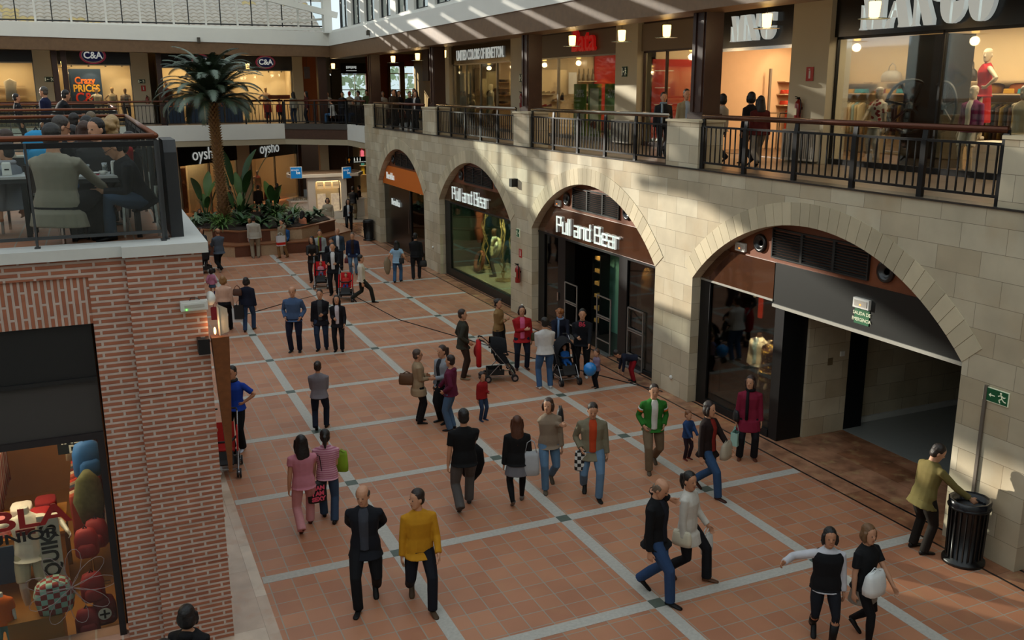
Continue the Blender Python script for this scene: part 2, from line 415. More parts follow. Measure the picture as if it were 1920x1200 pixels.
mb = MB(); mb.box(24, 24.3, -8, 56, 0, 9).box(24, 24.3, 56, 66, 0, 5); struct('wall_right_end', mb, M('umber_paint', ''))

# --- brick building with the terrace on top
BX, BY = 1.0, 11.15
mb = MB()
mb.box(.18, BX, BY, BY+.45, 0, 4.98)                                   # corner pilaster
mb.box(-.22, .18, BY+.09, BY+.45, 0, 4.98)                             # reveal strip
mb.box(-8, -.22, BY+.09, BY+.45, 4.78, 4.98)
mb.box(-8, -.22, BY+.09, BY+.45, 0, .25)
for z in [.55+.56*k for k in range(8)]: mb.box(.17, BX+.012, BY-.012, BY+.02, z, z+.03)
struct('wall_brick_front', mb, brick)
mb = MB(); mb.box(-8, -.22, BY+.12, BY+.45, 4.24, 4.78); struct('wall_brick_lintel', mb, soldier)
mb = MB(); mb.box(BX-.3, BX, BY+.45, 21.3, 0, 4.98); struct('wall_brick_side', mb, brick_y)
mb = MB(); mb.box(-8, BX, BY+.45, 21.3, 4.8, 5.04); struct('floor_terrace', mb, tiles)
cop = M('coping_stone', 'cfcfca', .8, var=.08, vs_=5, bump=.1)
mb = MB(); mb.box(.15, BX+.07, BY-.07, BY+.45, 4.99, 5.11).box(-8, .15, BY+.02, BY+.45, 4.99, 5.11).box(BX-.25, BX+.07, BY+.45, 21.4, 4.99, 5.11); struct('trim_coping', mb, cop)
mb = MB(); mb.box(-8, BX, 28.4, 41, 4.6, 5.04); struct('floor_terrace_far', mb, tiles)
mb = MB(); mb.box(-8, BX, 28.4, 28.8, 0, 5.0).box(-8, BX, 40.7, 41, 0, 5.0); struct('wall_brick_far', mb, brick)
mb = MB(); mb.box(BX-.3, BX, 28.8, 40.7, 0, 5.0); struct('wall_brick_far_side', mb, brick_y)
mb = MB(); mb.box(-8, BX+.07, 28.3, 28.7, 5.0, 5.11).box(BX-.25, BX+.07, 28.7, 41, 5.0, 5.11); struct('trim_coping_far', mb, cop)
# ================================================================ PEOPLE (and shop mannequins): one skeleton, one skinned surface each
SKINS = ['c08d6e', 'b98464', 'c99a7c']
def ring(c, X, Y, rx, ry, n=14, e=2.3):
    out = []
    for k in range(n):
        t = 2*math.pi*k/n; ct, st = math.cos(t), math.sin(t)
        out.append(c + X*(rx*math.copysign(abs(ct)**(2/e), ct)) + Y*(ry*math.copysign(abs(st)**(2/e), st)))
    return out
def ik(a, b, l1, l2, pole):
    d = b-a; L = d.length
    if L > (l1+l2)*.999: b = a+d*((l1+l2)*.999/L); d = b-a; L = d.length
    L = max(L, abs(l1-l2)+.01)
    ca = (l1*l1+L*L-l2*l2)/(2*l1*L); u = d.normalized()
    p = (pole-u*pole.dot(u)); p = p.normalized() if p.length > 1e-4 else Vector((0, 1, 0))
    return a+u*l1*ca+p*l1*math.sqrt(max(0, 1-ca*ca)), b
ARM = {'down': (.035, .015, -.31), 'fwd': (.02, .13, -.27), 'back': (.035, -.11, -.28), 'pocket': (.0, .06, -.235), 'push': (-.04, .22, -.14),
       'fold': (-.15, .115, -.12), 'behind': (-.09, -.08, -.21), 'chest': (-.09, .13, -.07), 'hip': (.012, .02, -.19), 'phone': (-.055, .08, .045),
       'hold': (-.06, .16, -.16), 'table': (-.03, .22, -.19), 'low': (-.01, .2, -.25), 'bag': (.045, .01, -.30), 'lap': (-.03, .14, -.24)}
POLE = {'hip': (1, -.4, 0), 'fold': (.5, -.3, -1), 'pocket': (.5, -1, 0), 'behind': (1, -.8, 0)}
def V(*a): return Vector(a)
def mesh_part(mb, name, mat, parent, vox, it=3):
    o = mb.build(name, mat, parent)
    r = o.modifiers.new('join', 'REMESH'); r.mode = 'VOXEL'; r.voxel_size = vox; r.use_smooth_shade = True
    s = o.modifiers.new('smooth', 'SMOOTH'); s.factor = .5; s.iterations = it
    return o

def person(label, x, y, face, h=1.7, z=0., w=1., skin=0, hair='short', hc='1c1512', top='303030', hem=-.05, sleeve=1., inner=None,
           legs='1a1c22', cut='straight', shoe='141212', stride=0., arms=('down', 'down'), lean=0., yaw=0., nod=0., sit=None,
           lod=1, group=None, mannequin=None, toes=0., headless=False, scarf=None, hood=False, cat='person', name='person', child=False,
           boots=None, twist=0., belt=None, vest=None, tights=None, glasses=False):
    T = thing(name, label, cat, (x, y, z), R_(face), group)
    w *= 1.06; S = h; hs = 1.4 if child else 1.1           # a child's head is larger for its height
    vb = (.009, .013, .019)[lod]; vc = (.013, .018, .025)[lod]
    L1, L2 = .243*h, .238*h; ank = .042*h
    rnd_ = random.Random(label)
    if sit is None:
        Lg = math.sqrt(max((L1+L2)**2-(stride/2)**2, .01))*.985
        pz = ank+Lg; pel = V(0, 0, pz)
        feet = {1: V(.052*h*w+toes*.3, stride/2, ank), -1: V(-.052*h*w-toes*.3, -stride/2, ank)}
        if abs(stride) > .3:
            bk = -1 if stride > 0 else 1; feet[bk].z += .045*h; pz -= .01; pel.z = pz
    else:
        pz = sit; pel = V(0, 0, pz)
        feet = {s: V(s*.07*h, L1*.98, ank) for s in (1, -1)}
    TM = Matrix.Translation(pel) @ Matrix.Rotation(-R_(lean), 4, 'X') @ Matrix.Rotation(R_(twist), 4, 'Z')
    def tp(a, b, c): return TM @ V(a*S, b*S, c*S)
    TX = (TM.to_3x3() @ V(1, 0, 0)); TY = (TM.to_3x3() @ V(0, 1, 0)); TZ = TM.to_3x3() @ V(0, 0, 1)
    def trunk(mb, prof, g=0., gx=1., wx=1.):
        mb.loft([ring(TM @ V(0, yo*S, zz*S), TX, TY, rx*S*w*gx*wx+g, ry*S*(.6+.4*w)*gx+g) for zz, rx, ry, yo in prof])
    trunkp = [(-.055, .06, .05, 0), (-.03, .093, .064, -.004), (.02, .094, .063, -.003), (.09, .078, .054, 0), (.16, .086, .06, .002), (.215, .094, .065, .002),
              (.25, .09, .057, -.002), (.275, .07, .046, -.004), (.298, .042, .036, -.004)]
    sh = {s: tp(s*.095*w, -.002, .252) for s in (1, -1)}
    # arms
    hand = {}; elbow = {}
    for s, a in ((-1, arms[0]), (1, arms[1])):
        o = ARM[a] if isinstance(a, str) else a
        tgt = sh[s] + TX*(s*o[0]*S) + V(0, 1, 0)*(o[1]*S) + V(0, 0, 1)*(o[2]*S)
        pl = POLE.get(a if isinstance(a, str) else '', (.35, -1, -.25))
        elbow[s], hand[s] = ik(sh[s], tgt, .165*S, .148*S, TX*(s*pl[0])+V(0, pl[1], pl[2]))
    hipj = {s: pel + TX*(s*.052*h*w) + V(0, 0, -.01*h) for s in (1, -1)}
    knee = {}
    for s in (1, -1): knee[s], feet[s] = ik(hipj[s], feet[s], L1, L2, V(.15*s, 1, .1 if sit is None else 1))
    def arm_tube(mb, s, g, t_end=1., sc_=1.):
        a, b, c = sh[s], elbow[s], hand[s]; pts = []; rs = []
        for t, r in ((0, .031), (.25, .028), (.5, .0245), (.56, .0255), (.75, .022), (1, .0165)):
            if t > t_end+1e-6: break
            p = a.lerp(b, t*2) if t <= .5 else b.lerp(c, t*2-1)
            pts.append(p); rs.append(r*S*sc_+g)
        if t_end not in (0, .25, .5, .56, .75, 1):
            pts.append(a.lerp(b, t_end*2) if t_end <= .5 else b.lerp(c, t_end*2-1)); rs.append(rs[-1])
        mb.tube([a+(TX*(-s*.03*S))+TZ*.008*S]+pts, [rs[0]*.8]+rs, 10)
    # ---- the body
    body = MB()
    k = .9
    if lod < 2 or sleeve < .9: trunk(body, trunkp, -.006)
    else: trunk(body, trunkp[4:], -.006)
    nb = tp(0, -.008, .28); fw = Matrix.Rotation(R_(yaw), 4, 'Z') @ Matrix.Rotation(-R_(lean*.45+nod), 4, 'X')
    hr = fw.to_3x3()
    nt_ = nb + (TZ*.6+V(0, 0, .4))*(.064*S)
    HC = nt_ + hr @ V(0, .012*S, .045*S*hs)
    hs_ = S*hs
    body.tube([nb-TZ*.02*S, nb.lerp(nt_, .5), nt_+hr @ V(0, 0, .012*S)], [.036*S*w, .031*S*(.5+.5*w), .03*S], 12)
    def hp(a, b, c): return HC + hr @ V(a*hs_, b*hs_, c*hs_)
    HX, HY = hr @ V(1, 0, 0), hr @ V(0, 1, 0)
    if not headless:
        body.loft([ring(hp(0, yo, zz), HX, HY, rx*hs_, ry*hs_, 14, 2.1) for zz, rx, ry, yo in
                   ((-.066, .012, .012, .026), (-.06, .022, .02, .022), (-.045, .031, .035, .01), (-.02, .038, .046, .002), (.005, .041, .049, 0), (.03, .042, .051, -.003),
                    (.05, .036, .044, -.005), (.062, .022, .028, -.006), (.066, .006, .008, -.006))])
        if not mannequin or lod == 0:
            body.loft([ring(hp(0, .049, .008), HX, HY, .0035*hs_, .004*hs_, 6), ring(hp(0, .054, -.012), HX, HY, .0075*hs_, .0085*hs_, 6), ring(hp(0, .05, -.019), HX, HY, .006*hs_, .005*hs_, 6)])
            for s in (1, -1): body.ell(hp(s*.043, -.003, -.004), (.007*hs_, .010*hs_, .016*hs_), hr, 8, 6)
    for s in (1, -1):
        arm_tube(body, s, 0, 1, .9)
        d = (hand[s]-elbow[s]).normalized(); side = (TX-d*TX.dot(d)); side = side.normalized() if side.length > .1 else V(0, 0, 1)
        pn = d.cross(side).normalized()               # palm normal
        if pn.dot(V(0, 1, 0)) < 0 and abs(d.z) > .6: pass
        wv = pn; tv = side*(-s)                       # fingers spread along wv, palm faces inward tv
        if lod < 2:
            body.loft([ring(hand[s]+d*(q*S), wv, tv, rx*S, ry*S, 8) for q, rx, ry in ((-.01, .015, .013), (.012, .02, .0105), (.034, .0235, .0095), (.05, .022, .008))])
            for j, (off, ln) in enumerate(((-.0165, .036), (-.0055, .043), (.0055, .04), (.016, .031))):
                b0 = hand[s]+d*(.046*S)+wv*(off*S); cur = .25+.12*j
                b1 = b0+(d*math.cos(cur)+tv*math.sin(cur))*ln*.5*S; b2 = b1+(d*math.cos(cur*2.6)+tv*math.sin(cur*2.6))*ln*.5*S
                body.tube([b0-d*.012*S, b0, b1, b2], [.0056*S, .0055*S, .0052*S, .0045*S], 6)
            b0 = hand[s]+d*(.012*S)-wv*(.016*S)*(1 if d.z < 0 else 1); t1 = b0+(d*.7-wv*.65+tv*.3)*.024*S; t2 = t1+(d*.95-wv*.1+tv*.25)*.022*S
            body.tube([b0, t1, t2], [.0075*S, .0065*S, .0052*S], 6)
        else:
            body.ell(hand[s]+d*.035*S, (.02*S, .02*S, .03*S), None, 6, 5)
        if cut in ('bare', 'skirt', 'shorts') or lod == 0 or mannequin:
            body.tube([hipj[s].lerp(knee[s], .1), hipj[s].lerp(knee[s], .5), knee[s], knee[s].lerp(feet[s], .35), feet[s]], [.044*S, .043*S, .031*S, .031*S, .018*S], 10)
            if shoe == 'none' or not shoe: body.ell(feet[s]+V(0, .03*S, -.02*S), (.018*S, .05*S, .017*S), None, 8, 6)
    sk = M('skin_%d' % skin, SKINS[skin], .55, var=.05, vs_=9) if not mannequin else M('mannequin_'+mannequin, mannequin, .35, coat=.3)
    mesh_part(body, 'body', sk, T, vb, 3 if lod else 2)
    # ---- head furniture
    if not headless and not mannequin and lod < 2:
        em = M('eye_dark', '1a1310', .3)
        for s in (1, -1):
            e_ = MB(); e_.ell(hp(s*.0165, .0465, .004), (.0058*hs_, .0035*hs_, .0032*hs_), hr, 8, 5); e_.build('eye', em, T, True)
        e_ = MB(); e_.ell(hp(0, .0435, -.036), (.0125*hs_, .004*hs_, .003*hs_), hr, 8, 5); e_.build('mouth', M('lip', '8c4a40', .5), T, True)
    if glasses:
        g_ = MB()
        for s in (1, -1):
            g_.tube([hp(s*.0175+.011*math.cos(t), .0535, .004+.009*math.sin(t)) for t in [k*math.pi/5 for k in range(11)]], .0016*hs_, 5)
            g_.tube([hp(s*.029, .05, .006), hp(s*.044, .0, .004)], .0014*hs_, 5)
        g_.build('glasses', M('glasses_frame', '2a1010', .3), T)
    if hair and not headless and hair != 'none':
        hm = M('hair_'+hc, hc, .5, var=.35, vs_=30, bump=.4); H = MB()
        if hair != 'bald': H.ell(hp(0, -.0095, .026), (.047*hs_, .0545*hs_, .052*hs_), hr)
        H.ell(hp(0, -.022 if hair != 'bald' else -.018, -.008), (.0455*hs_, .038*hs_ if hair != 'bald' else .041*hs_, .043*hs_ if hair != 'bald' else .034*hs_), hr)
        if hair == 'bald':
            for s in (1, -1): H.ell(hp(s*.0395, -.012, .012), (.0085*hs_, .03*hs_, .026*hs_), hr, 10, 6)
        if hair == 'long' or hair == 'verylong':
            e = -.15 if hair == 'long' else -.25
            H.loft([ring(hp(0, yo, zz), HX, HY, rx*hs_, ry*hs_, 12, 2.2) for zz, rx, ry, yo in ((.03, .04, .03, -.025), (-.03, .055, .035, -.025), (-.08, .06, .032, -.034), (e*.75, .056, .022, -.046), (e, .035, .01, -.05))])
            for s in (1, -1): H.tube([hp(s*.043, .01, .03), hp(s*.05, .008, -.03), hp(s*.05, .004, -.09)], [.014*hs_, .016*hs_, .008*hs_], 8)
        if hair == 'bob':
            H.ell(hp(0, -.017, -.012), (.057*hs_, .046*hs_, .06*hs_), hr)
            for s in (1, -1): H.tube([hp(s*.044, .012, .025), hp(s*.05, .01, -.02), hp(s*.045, .012, -.055)], [.012*hs_, .014*hs_, .008*hs_], 8)
        if hair == 'pony': H.tube([hp(0, -.055, .03), hp(0, -.085, .02), hp(0, -.085, -.03), hp(0, -.07, -.09)], [.012*hs_, .018*hs_, .02*hs_, .008*hs_], 8)
        if hair == 'bun': H.ell(hp(0, -.062, .035), (.026*hs_,)*3, None)
        if hair == 'curly':
            for j in range(16):
                a = rnd_.uniform(0, 6.28); zz = rnd_.uniform(-.03, .06); rr = .048*math.sqrt(max(.1, 1-((zz-.015)/.07)**2))
                if math.sin(a) > .55 and zz < .035: continue
                H.ell(hp(rr*math.cos(a), -.008+rr*1.1*math.sin(a), zz), (.02*hs_,)*3, None, 7, 5)
        mesh_part(H, 'hair', hm, T, max(vb, .011), 2)
    # ---- clothes
    if top:
        g = .016
        tb = MB()
        prof = [p for p in trunkp if p[0] > max(hem, -.04)]
        if hem <= -.03: prof = [(hem, .106+max(0, -.05-hem)*.14, .092+abs(stride)*.02, .004)]+prof
        if hem < -.1: prof.insert(1, (-.05, .104, .082, 0))
        trunk(tb, prof, g)
        for s in (1, -1):
            if sleeve > 0: arm_tube(tb, s, .011, sleeve*.97)
        if hood: tb.ell(tp(0, -.045, .285), (.055*S, .035*S, .03*S), None)
        else: tb.tube([tp(.03*math.cos(t), -.006+.032*math.sin(t), .302-.006*math.sin(t)) for t in [k*math.pi/6 for k in range(13)]], .011*S, 7)
        tm = top if not isinstance(top, str) else cloth(top)
        mesh_part(tb, 'top' if inner is None else 'jacket', tm, T, vc, 4)
        if inner:
            ib = MB(); z0 = max(hem, -.03)+.012
            ib.loft([ring(TM @ V(0, (yo+.014)*S, zz*S), TX, TY, .044*S*w*wv_+.002, ry*S*(.6+.4*w)+g) for zz, ry, yo, wv_ in
                     ((z0, .066, -.003, .9), (.09, .054, 0, .9), (.16, .06, .002, 1), (.215, .062, .002, 1.1), (.262, .05, -.002, 1.05), (.29, .038, -.004, .8), (.303, .03, -.006, .6))])
            mesh_part(ib, 'shirt', cloth(inner), T, vc, 2)
    if vest:
        vb_ = MB(); trunk(vb_, [(-.04, .104, .082, 0)]+[p for p in trunkp if p[0] > -.035 and p[0] < .28], .034); mesh_part(vb_, 'vest', cloth(vest), T, vc, 3)
    if scarf:
        s_ = MB(); s_.tube([tp(.042*math.cos(t), -.002+.045*math.sin(t), .31) for t in [k*math.pi/6 for k in range(13)]], .017*S, 8)
        s_.tube([tp(.03, .04, .3), tp(.035, .078, .2), tp(.035, .085, .1), tp(.035, .085, -.02)], [.016*S, .018*S, .018*S, .016*S], 8)
        s_.build('scarf', cloth(scarf), T, True)
    if tights:
        lt = MB()
        for s in (1, -1): lt.tube([hipj[s], hipj[s].lerp(knee[s], .5), knee[s], knee[s].lerp(feet[s], .35), feet[s]], [.046*S, .045*S, .035*S, .035*S, .022*S], 10)
        lt.build('tights', cloth(tights), T, True)
    if cut != 'bare' and legs:
        lb = MB(); g = .010
        waist = [(.055, .083, .058, 0), (.02, .095, .064, -.002), (-.03, .096, .068, -.004), (-.055, .07, .055, 0)]
        if cut == 'skirt' or cut == 'longskirt':
            e = -.16 if cut == 'skirt' else -.33
            lb.loft([ring(pel+V(0, 0, zz*S), V(1, 0, 0), V(0, 1, 0), rx*S*w, ry*S, 16, 2) for zz, rx, ry in ((.05, .08, .056), (-.02, .098, .074), (e, .125, .1))])
        else:
            trunk(lb, waist[::-1], g)
            t1 = {'straight': .039, 'flare': .043, 'tight': .024, 'baggy': .044, 'shorts': .05}[cut]; kn = .043 if cut not in ('tight',) else .033
            if cut == 'baggy': kn = .046
            for s in (1, -1):
                an = feet[s]; hp_ = hipj[s]+V(0, 0, .0)
                if cut == 'shorts': lb.tube([hp_, hp_.lerp(knee[s], .5), hp_.lerp(knee[s], .85)], [.055*S*w, .052*S*w, .05*S], 10)
                else: lb.tube([hp_, hp_.lerp(knee[s], .45), knee[s], knee[s].lerp(an, .5), an+V(0, 0, -.012*S)], [(.05*S*w), .051*S*w, kn*S, (kn*.5+t1*.5)*S, t1*S], 10)
        mesh_part(lb, 'skirt' if 'skirt' in cut else 'trousers', cloth(legs), T, vc, 3)
    if shoe and not (mannequin and shoe == 'none'):
        for s in (1, -1):
            f = MB(); a = feet[s]; lift = a.z > ank+.01
            pr_ = [(-.036, .017, .03), (-.028, .021, .034), (0, .022, .034), (.035, .022, .022), (.07, .024, .016), (.09, .02, .013), (.1, .012, .009)]
            f.loft([[V(q*0+rx*S*math.cos(t), q*S, max(0, .0+ (hh*S)*(.5+.5*math.sin(t))*1.0)) for t in [2*math.pi*k/10 for k in range(10)]] for q, rx, hh in [(q, rx, hh*1.25) for q, rx, hh in pr_]])
            yw = Matrix.Rotation(-s*R_(9), 4, 'Z'); pt = Matrix.Rotation(-R_(38), 4, 'X') if lift else Matrix.Identity(4)
            if lift: base = Matrix.Translation(V(a.x, a.y+.09*S, 0)) @ yw @ pt @ Matrix.Translation(V(0, -.09*S, 0))
            else: base = Matrix.Translation(V(a.x, a.y, 0)) @ yw
            if sit is not None: base = Matrix.Translation(V(a.x, a.y, a.z-ank)) @ yw
            f.xf(base)
            if boots: f.tube([a, a.lerp(knee[s], .75)], [.027*S, .037*S], 10)
            f.build('shoe', cloth(boots or shoe, .5), T, True)
    Wm = Matrix.Translation(V(x, y, z)) @ Matrix.Rotation(R_(face), 4, 'Z')
    return {'o': T, 'hand': {s: Wm @ hand[s] for s in (1, -1)}, 'shoulder': {s: Wm @ sh[s] for s in (1, -1)}, 'hip': {s: Wm @ hipj[s] for s in (1, -1)},
            'head': Wm @ HC, 'W': Wm, 'tp': lambda a, b, c: Wm @ tp(a, b, c), 'elbow': {s: Wm @ elbow[s] for s in (1, -1)}}

def handbag(label, p, col, size=(.3, .12, .22), rotz=0, strap=.25, name='handbag', cat='bag', strapto=None, text=None, group=None):
    """p: where the hand or shoulder holds the straps; the bag hangs below"""
    w_, d_, h_ = size; T = thing(name, label, cat, (p[0], p[1], p[2]), R_(rotz), group); mt = M('bag_'+col, col, .6, var=.1, vs_=12)
    b = MB(); zt = -strap
    b.loft([ring(V(0, 0, zt-h_*t), V(1, 0, 0), V(0, 1, 0), w_/2*a, d_/2*b_, 12, 3) for t, a, b_ in ((0, .8, .3), (.2, .92, .7), (.7, 1, 1), (.97, .95, .95), (1, .8, .8))])
    o = b.build('bag_body', mt, T, True)
    s_ = MB()
    for yy in (-.02, .02):
        s_.tube([(-w_*.32, yy, zt-.02), (-w_*.2, yy, -.04), (0, yy, 0.0), (w_*.2, yy, -.04), (w_*.32, yy, zt-.02)], .007, 6)
    s_.build('strap', mt, T, True)
    if text:
        for k, t in enumerate(text[0]): place_text(t, text[1], 'lettering', M('bag_text_'+text[2], text[2], .6), T, (0, -d_*.5-.012, zt-h_*(.28+.26*k)), 0, .004, bold=.006)
    return T
def paperbag(label, p, col, size=(.28, .12, .34), rotz=0, group=None, band=None):
    w_, d_, h_ = size; T = thing('shopping_bag', label, 'shopping bag', tuple(p), R_(rotz), group); mt = M('paper_'+col, col, .6, var=.04)
    b = MB(); z1 = -.14; z0 = z1-h_
    for a in (-1, 1):
        b.box(-w_/2, w_/2, a*d_/2-.003, a*d_/2+.003, z0, z1); b.box(a*w_/2-.003, a*w_/2+.003, -d_/2, d_/2, z0, z1)
    b.box(-w_/2, w_/2, -d_/2, d_/2, z0, z0+.006)
    b.build('bag_body', mt, T)
    s_ = MB()
    for yy in (-d_/2, d_/2): s_.tube([(-w_*.25, yy, z1), (-w_*.15, yy*.3, -.03), (0, 0, 0), (w_*.15, yy*.3, -.03), (w_*.25, yy, z1)], .005, 5)
    s_.build('handle', mt, T)
    if band:
        b = MB(); b.box(-w_/2-.004, w_/2+.004, -d_/2-.005, d_/2+.005, z0+h_*.1, z0+h_*.35); b.build('printed_band', cloth(band), T)
    return T
# ================================================================ SHOPS UNDER THE ARCHES
XI = FX+.24
wood_t = M('rust_wood', '7a4326', .45, var=.25, vs_=6)
bronze = M('copper_gloss', '5a3a28', .06, metal=.35, var=.1, coat=.6, spec=.8)
letter_w = M('letter_white', 'e4ece8', .5, emit=.3)
lou_m = M('louvre_dark', '2b2c2b', .5, metal=.4)
chrome = M('chrome', 'b9b9b9', .2, metal=1)
spot_on = M('spot_bulb', 'ffd9a0', .5, emit=14)
paper_w = M('plaque_white', 'dcdcd6', .5)
def arc_poly(c, hw, ya, yb, z0, z1, inset=.0):
    """outline in (y-c, z): band z0..z1 between ya and yb (yb<ya), cut by the arch above"""
    N = 24; pts = []
    for i in range(N+1):
        y_ = yb+(ya-yb)*i/N; pts.append((y_-c, max(z0+.001, min(z1, arch_z(y_, c, hw)-inset))))
    return [(yb-c, z0), (ya-c, z0)] + pts[::-1]
def front(label, c, name='shop_front'):
    return thing(name, label, 'shop front', (XI, c, 0))
def tympanum(T, c, hw, zb, w3=1.25, spk=1.62):
    mb = MB(); mb.prism(arc_poly(c, hw, c+hw-.01, c-hw+.01, zb, 9), 0, .03, .08); mb.build('wood_panel', wood_t, T)
    for k in range(3):
        y0 = -w3+2*w3/3*k; y1 = y0+2*w3/3; z0, z1 = zb+.08, zb+.66; mb = MB()
        mb.box(-.02, .03, y0, y0+.03, z0, z1).box(-.02, .03, y1-.03, y1, z0, z1).box(-.02, .03, y0+.03, y1-.03, z0, z0+.03).box(-.02, .03, y0+.03, y1-.03, z1-.03, z1)
        z = z0+.05
        while z < z1-.04: mb.bar((.005, y0+.03, z), (.005, y1-.03, z), .045, .014, (-.5, 0, 1)); z += .05
        mb.build('louvre', lou_m, T)
    for s in (1, -1):
        mb = MB(); p = [(0, .0), (.06, .0), (.1, -.015), (.12, -.05), (.15, -.06), (.18, -.05), (.185, -.0)]
        mb.lathe([(r, -h) for r, h in p[::-1]], n=20)
        o = mb.build('loudspeaker', M('speaker_black', '101112', .3, coat=.5), T, True, loc=(.03, s*spk, zb+.3)); o.rotation_euler = (0, -math.pi/2, 0)
def quad_panel(T, name, mt, y0, y1, z0, z1, x0=0., th=.03):
    mb = MB(); mb.box(x0, x0+th, y0, y1, z0, z1); return mb.build(name, mt, T)
STROKE = {'P': ([(0, 0), (0, 1), (.6, 1), (.6, .48), (.16, .48)],), 'u': ([(0, .7), (0, 0), (.5, 0), (.5, .7)],), 'l': ([(0, 0), (0, 1)],), 'a': ([(0, .7), (.5, .7), (.5, 0), (0, 0), (0, .36), (.5, .36)],),
          'n': ([(0, 0), (0, .7), (.5, .7), (.5, 0)],), 'd': ([(.5, 1), (.5, 0), (0, 0), (0, .7), (.5, .7)],), 'B': ([(.0, .5), (0, 1), (.58, 1), (.58, .5)], [(0, .5), (.68, .5), (.68, 0), (0, 0), (0, .5)]),
          'e': ([(.5, 0), (0, 0), (0, .7), (.5, .7), (.5, .36), (.0, .36)],), 'r': ([(0, 0), (0, .7), (.42, .7)],)}
def stroke_text(T, s, size, y, z, sx=1.):
    mb = MB(); x = 0; w_ = .11*size; adv = {'P': .86, 'l': .26, 'B': .94, ' ': .34, 'r': .6}
    for c in s:
        for pl in STROKE.get(c, ()):
            for a, b in zip(pl, pl[1:]):
                A = V((x+a[0])*size*sx, 0, a[1]*size); B_ = V((x+b[0])*size*sx, 0, b[1]*size); d = (B_-A).normalized()*w_/2
                mb.bar(A-d, B_+d, w_, .04, (0, 1, 0))
        x += adv.get(c, .76)
    mb.xf(Matrix.Translation(V(-x*size*sx/2, 0, -size*.45)))
    return mb.build('lettering', letter_w, T, loc=(-.06, y, z), rotz=FACE_W)
def V(*a): return Vector(a)
def room(x0, x1, y0, y1, z0, z1, wm, fm, nm='wall_shop', back=True, cm=None):
    mb = MB()
    if back: mb.box(x1, x1+.1, y0, y1, z0, z1)
    mb.box(x0, x1, y0-.06, y0, z0, z1).box(x0, x1, y1, y1+.06, z0, z1); struct(nm, mb, wm)
    mb = MB(); mb.box(x0, x1, y0, y1, z1, z1+.08); struct('ceiling_shop', mb, cm or wm)
    mb = MB(); mb.box(x0, x1, y0, y1, z0, z0+.015); struct('floor_shop_inside', mb, fm)
def spotlamp(label, p, tgt, energy=0, group=None, col='2a2a2a', ec=(1, .78, .5)):
    T = thing('spotlight', label, 'spotlight', p, 0, group); d = (Vector(tgt)-Vector(p)).normalized()
    mb = MB(); mb.tube([(0, 0, .0), (0, 0, -.07)], .012, 6).tube([V(0, 0, -.08)-d*.07, V(0, 0, -.08)-d*.06, V(0, 0, -.08)+d*.08], [.02, .04, .05], 10); mb.build('lamp_body', M('spot_'+col, col, .4), T, True)
    mb = MB(); mb.tube([V(0, 0, -.08)+d*.078, V(0, 0, -.08)+d*.086], .043, 10); mb.build('bulb', spot_on, T)
    if energy:
        l = bpy.data.lights.new('spot_light', 'SPOT'); l.energy = energy; l.color = ec; l.spot_size = R_(75); l.spot_blend = .6; l.shadow_soft_size = .05
        o = bpy.data.objects.new('spot_light', l); C.objects.link(o); o.parent = T; o.location = V(0, 0, -.08)+d*.12; o.rotation_euler = d.to_track_quat('-Z', 'Y').to_euler()
    return T
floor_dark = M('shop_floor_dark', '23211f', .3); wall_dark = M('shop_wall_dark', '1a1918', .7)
ZB = 3.54
# -- arch 1: orange fascia, black door, yellow pane
c, hw = ARCH[0]; T = front('shop front with orange fascia, black panel and yellow pane under the farthest arch', c)
tympanum(T, c, hw, ZB)
mb = MB(); mb.prism(arc_poly(c, hw, c+hw, c-hw, 2.72, ZB), 0, -.03, .03); mb.build('fascia', M('orange_sign', 'd9701c', .5), T)
place_text('Bershka', .42, 'lettering', letter_w, T, (-.05, c+2.0-c-.05, 3.1), FACE_W, .03, .85, .003)
quad_panel(T, 'black_panel', blackp, -.6, hw, 0, 2.72, .02, .05)
place_text('Bershka', .40, 'lettering', letter_w, T, (-.02, 1.35, 2.0), FACE_W, .03, .95, .003)
quad_panel(T, 'black_post', black, -.75, -.6, 0, 2.72, -.01, .1)
quad_panel(T, 'pane', darkg, -hw, -.75, .12, 2.72, .03, .012)
quad_panel(T, 'sill', black, -hw, -.75, 0, .12, -.01, .1)
mb = MB(); mb.tube([(-.03, -.5, .9), (-.03, -.5, 1.9)], .015, 6); mb.build('door_handle', chrome, T)
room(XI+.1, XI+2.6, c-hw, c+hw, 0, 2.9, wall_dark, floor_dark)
mb = MB(); mb.box(XI+.7, XI+.75, c-hw+.05, c-.8, .1, 2.6); struct('wall_yellow_screen', mb, M('yellow_screen', 'c49a10', .6))
for k in range(4): spotlamp('small display spotlight over the yellow screen', (XI+.3, c-1.1-k*.5, 2.75), (XI+.7, c-1.1-k*.5, 1), 12 if k in (0, 2) else 0, 'spotlights over the yellow screen')

# -- arch 2: display window with ropes
c, hw = ARCH[1]; T = front('shop front with brown gloss fascia over a wide display window hung with ropes', c)
tympanum(T, c, hw, ZB)
mb = MB(); mb.prism(arc_poly(c, hw, c+hw, c-hw, 2.8, ZB), 0, -.02, .03); mb.build('fascia', bronze, T)
stroke_text(T, 'Pull and Bear', .41, .62, 3.13, 1.03)
quad_panel(T, 'black_post', black, hw-.55, hw, 0, 2.8, -.02, .12)
quad_panel(T, 'sill', black, -hw, hw-.55, 0, .3, -.02, .12); quad_panel(T, 'top_rail', black, -hw, hw-.55, 2.74, 2.8, -.02, .08)
quad_panel(T, 'pane', teal_g, -hw, -.6, .3, 2.74, .02, .012); quad_panel(T, 'pane', teal_g, -.58, hw-.55, .3, 2.74, .02, .012)
room(XI+.1, XI+2.4, c-hw, c+hw, 0, 2.9, M('teal_wall', '3c5048', .7, var=.15), floor_dark)
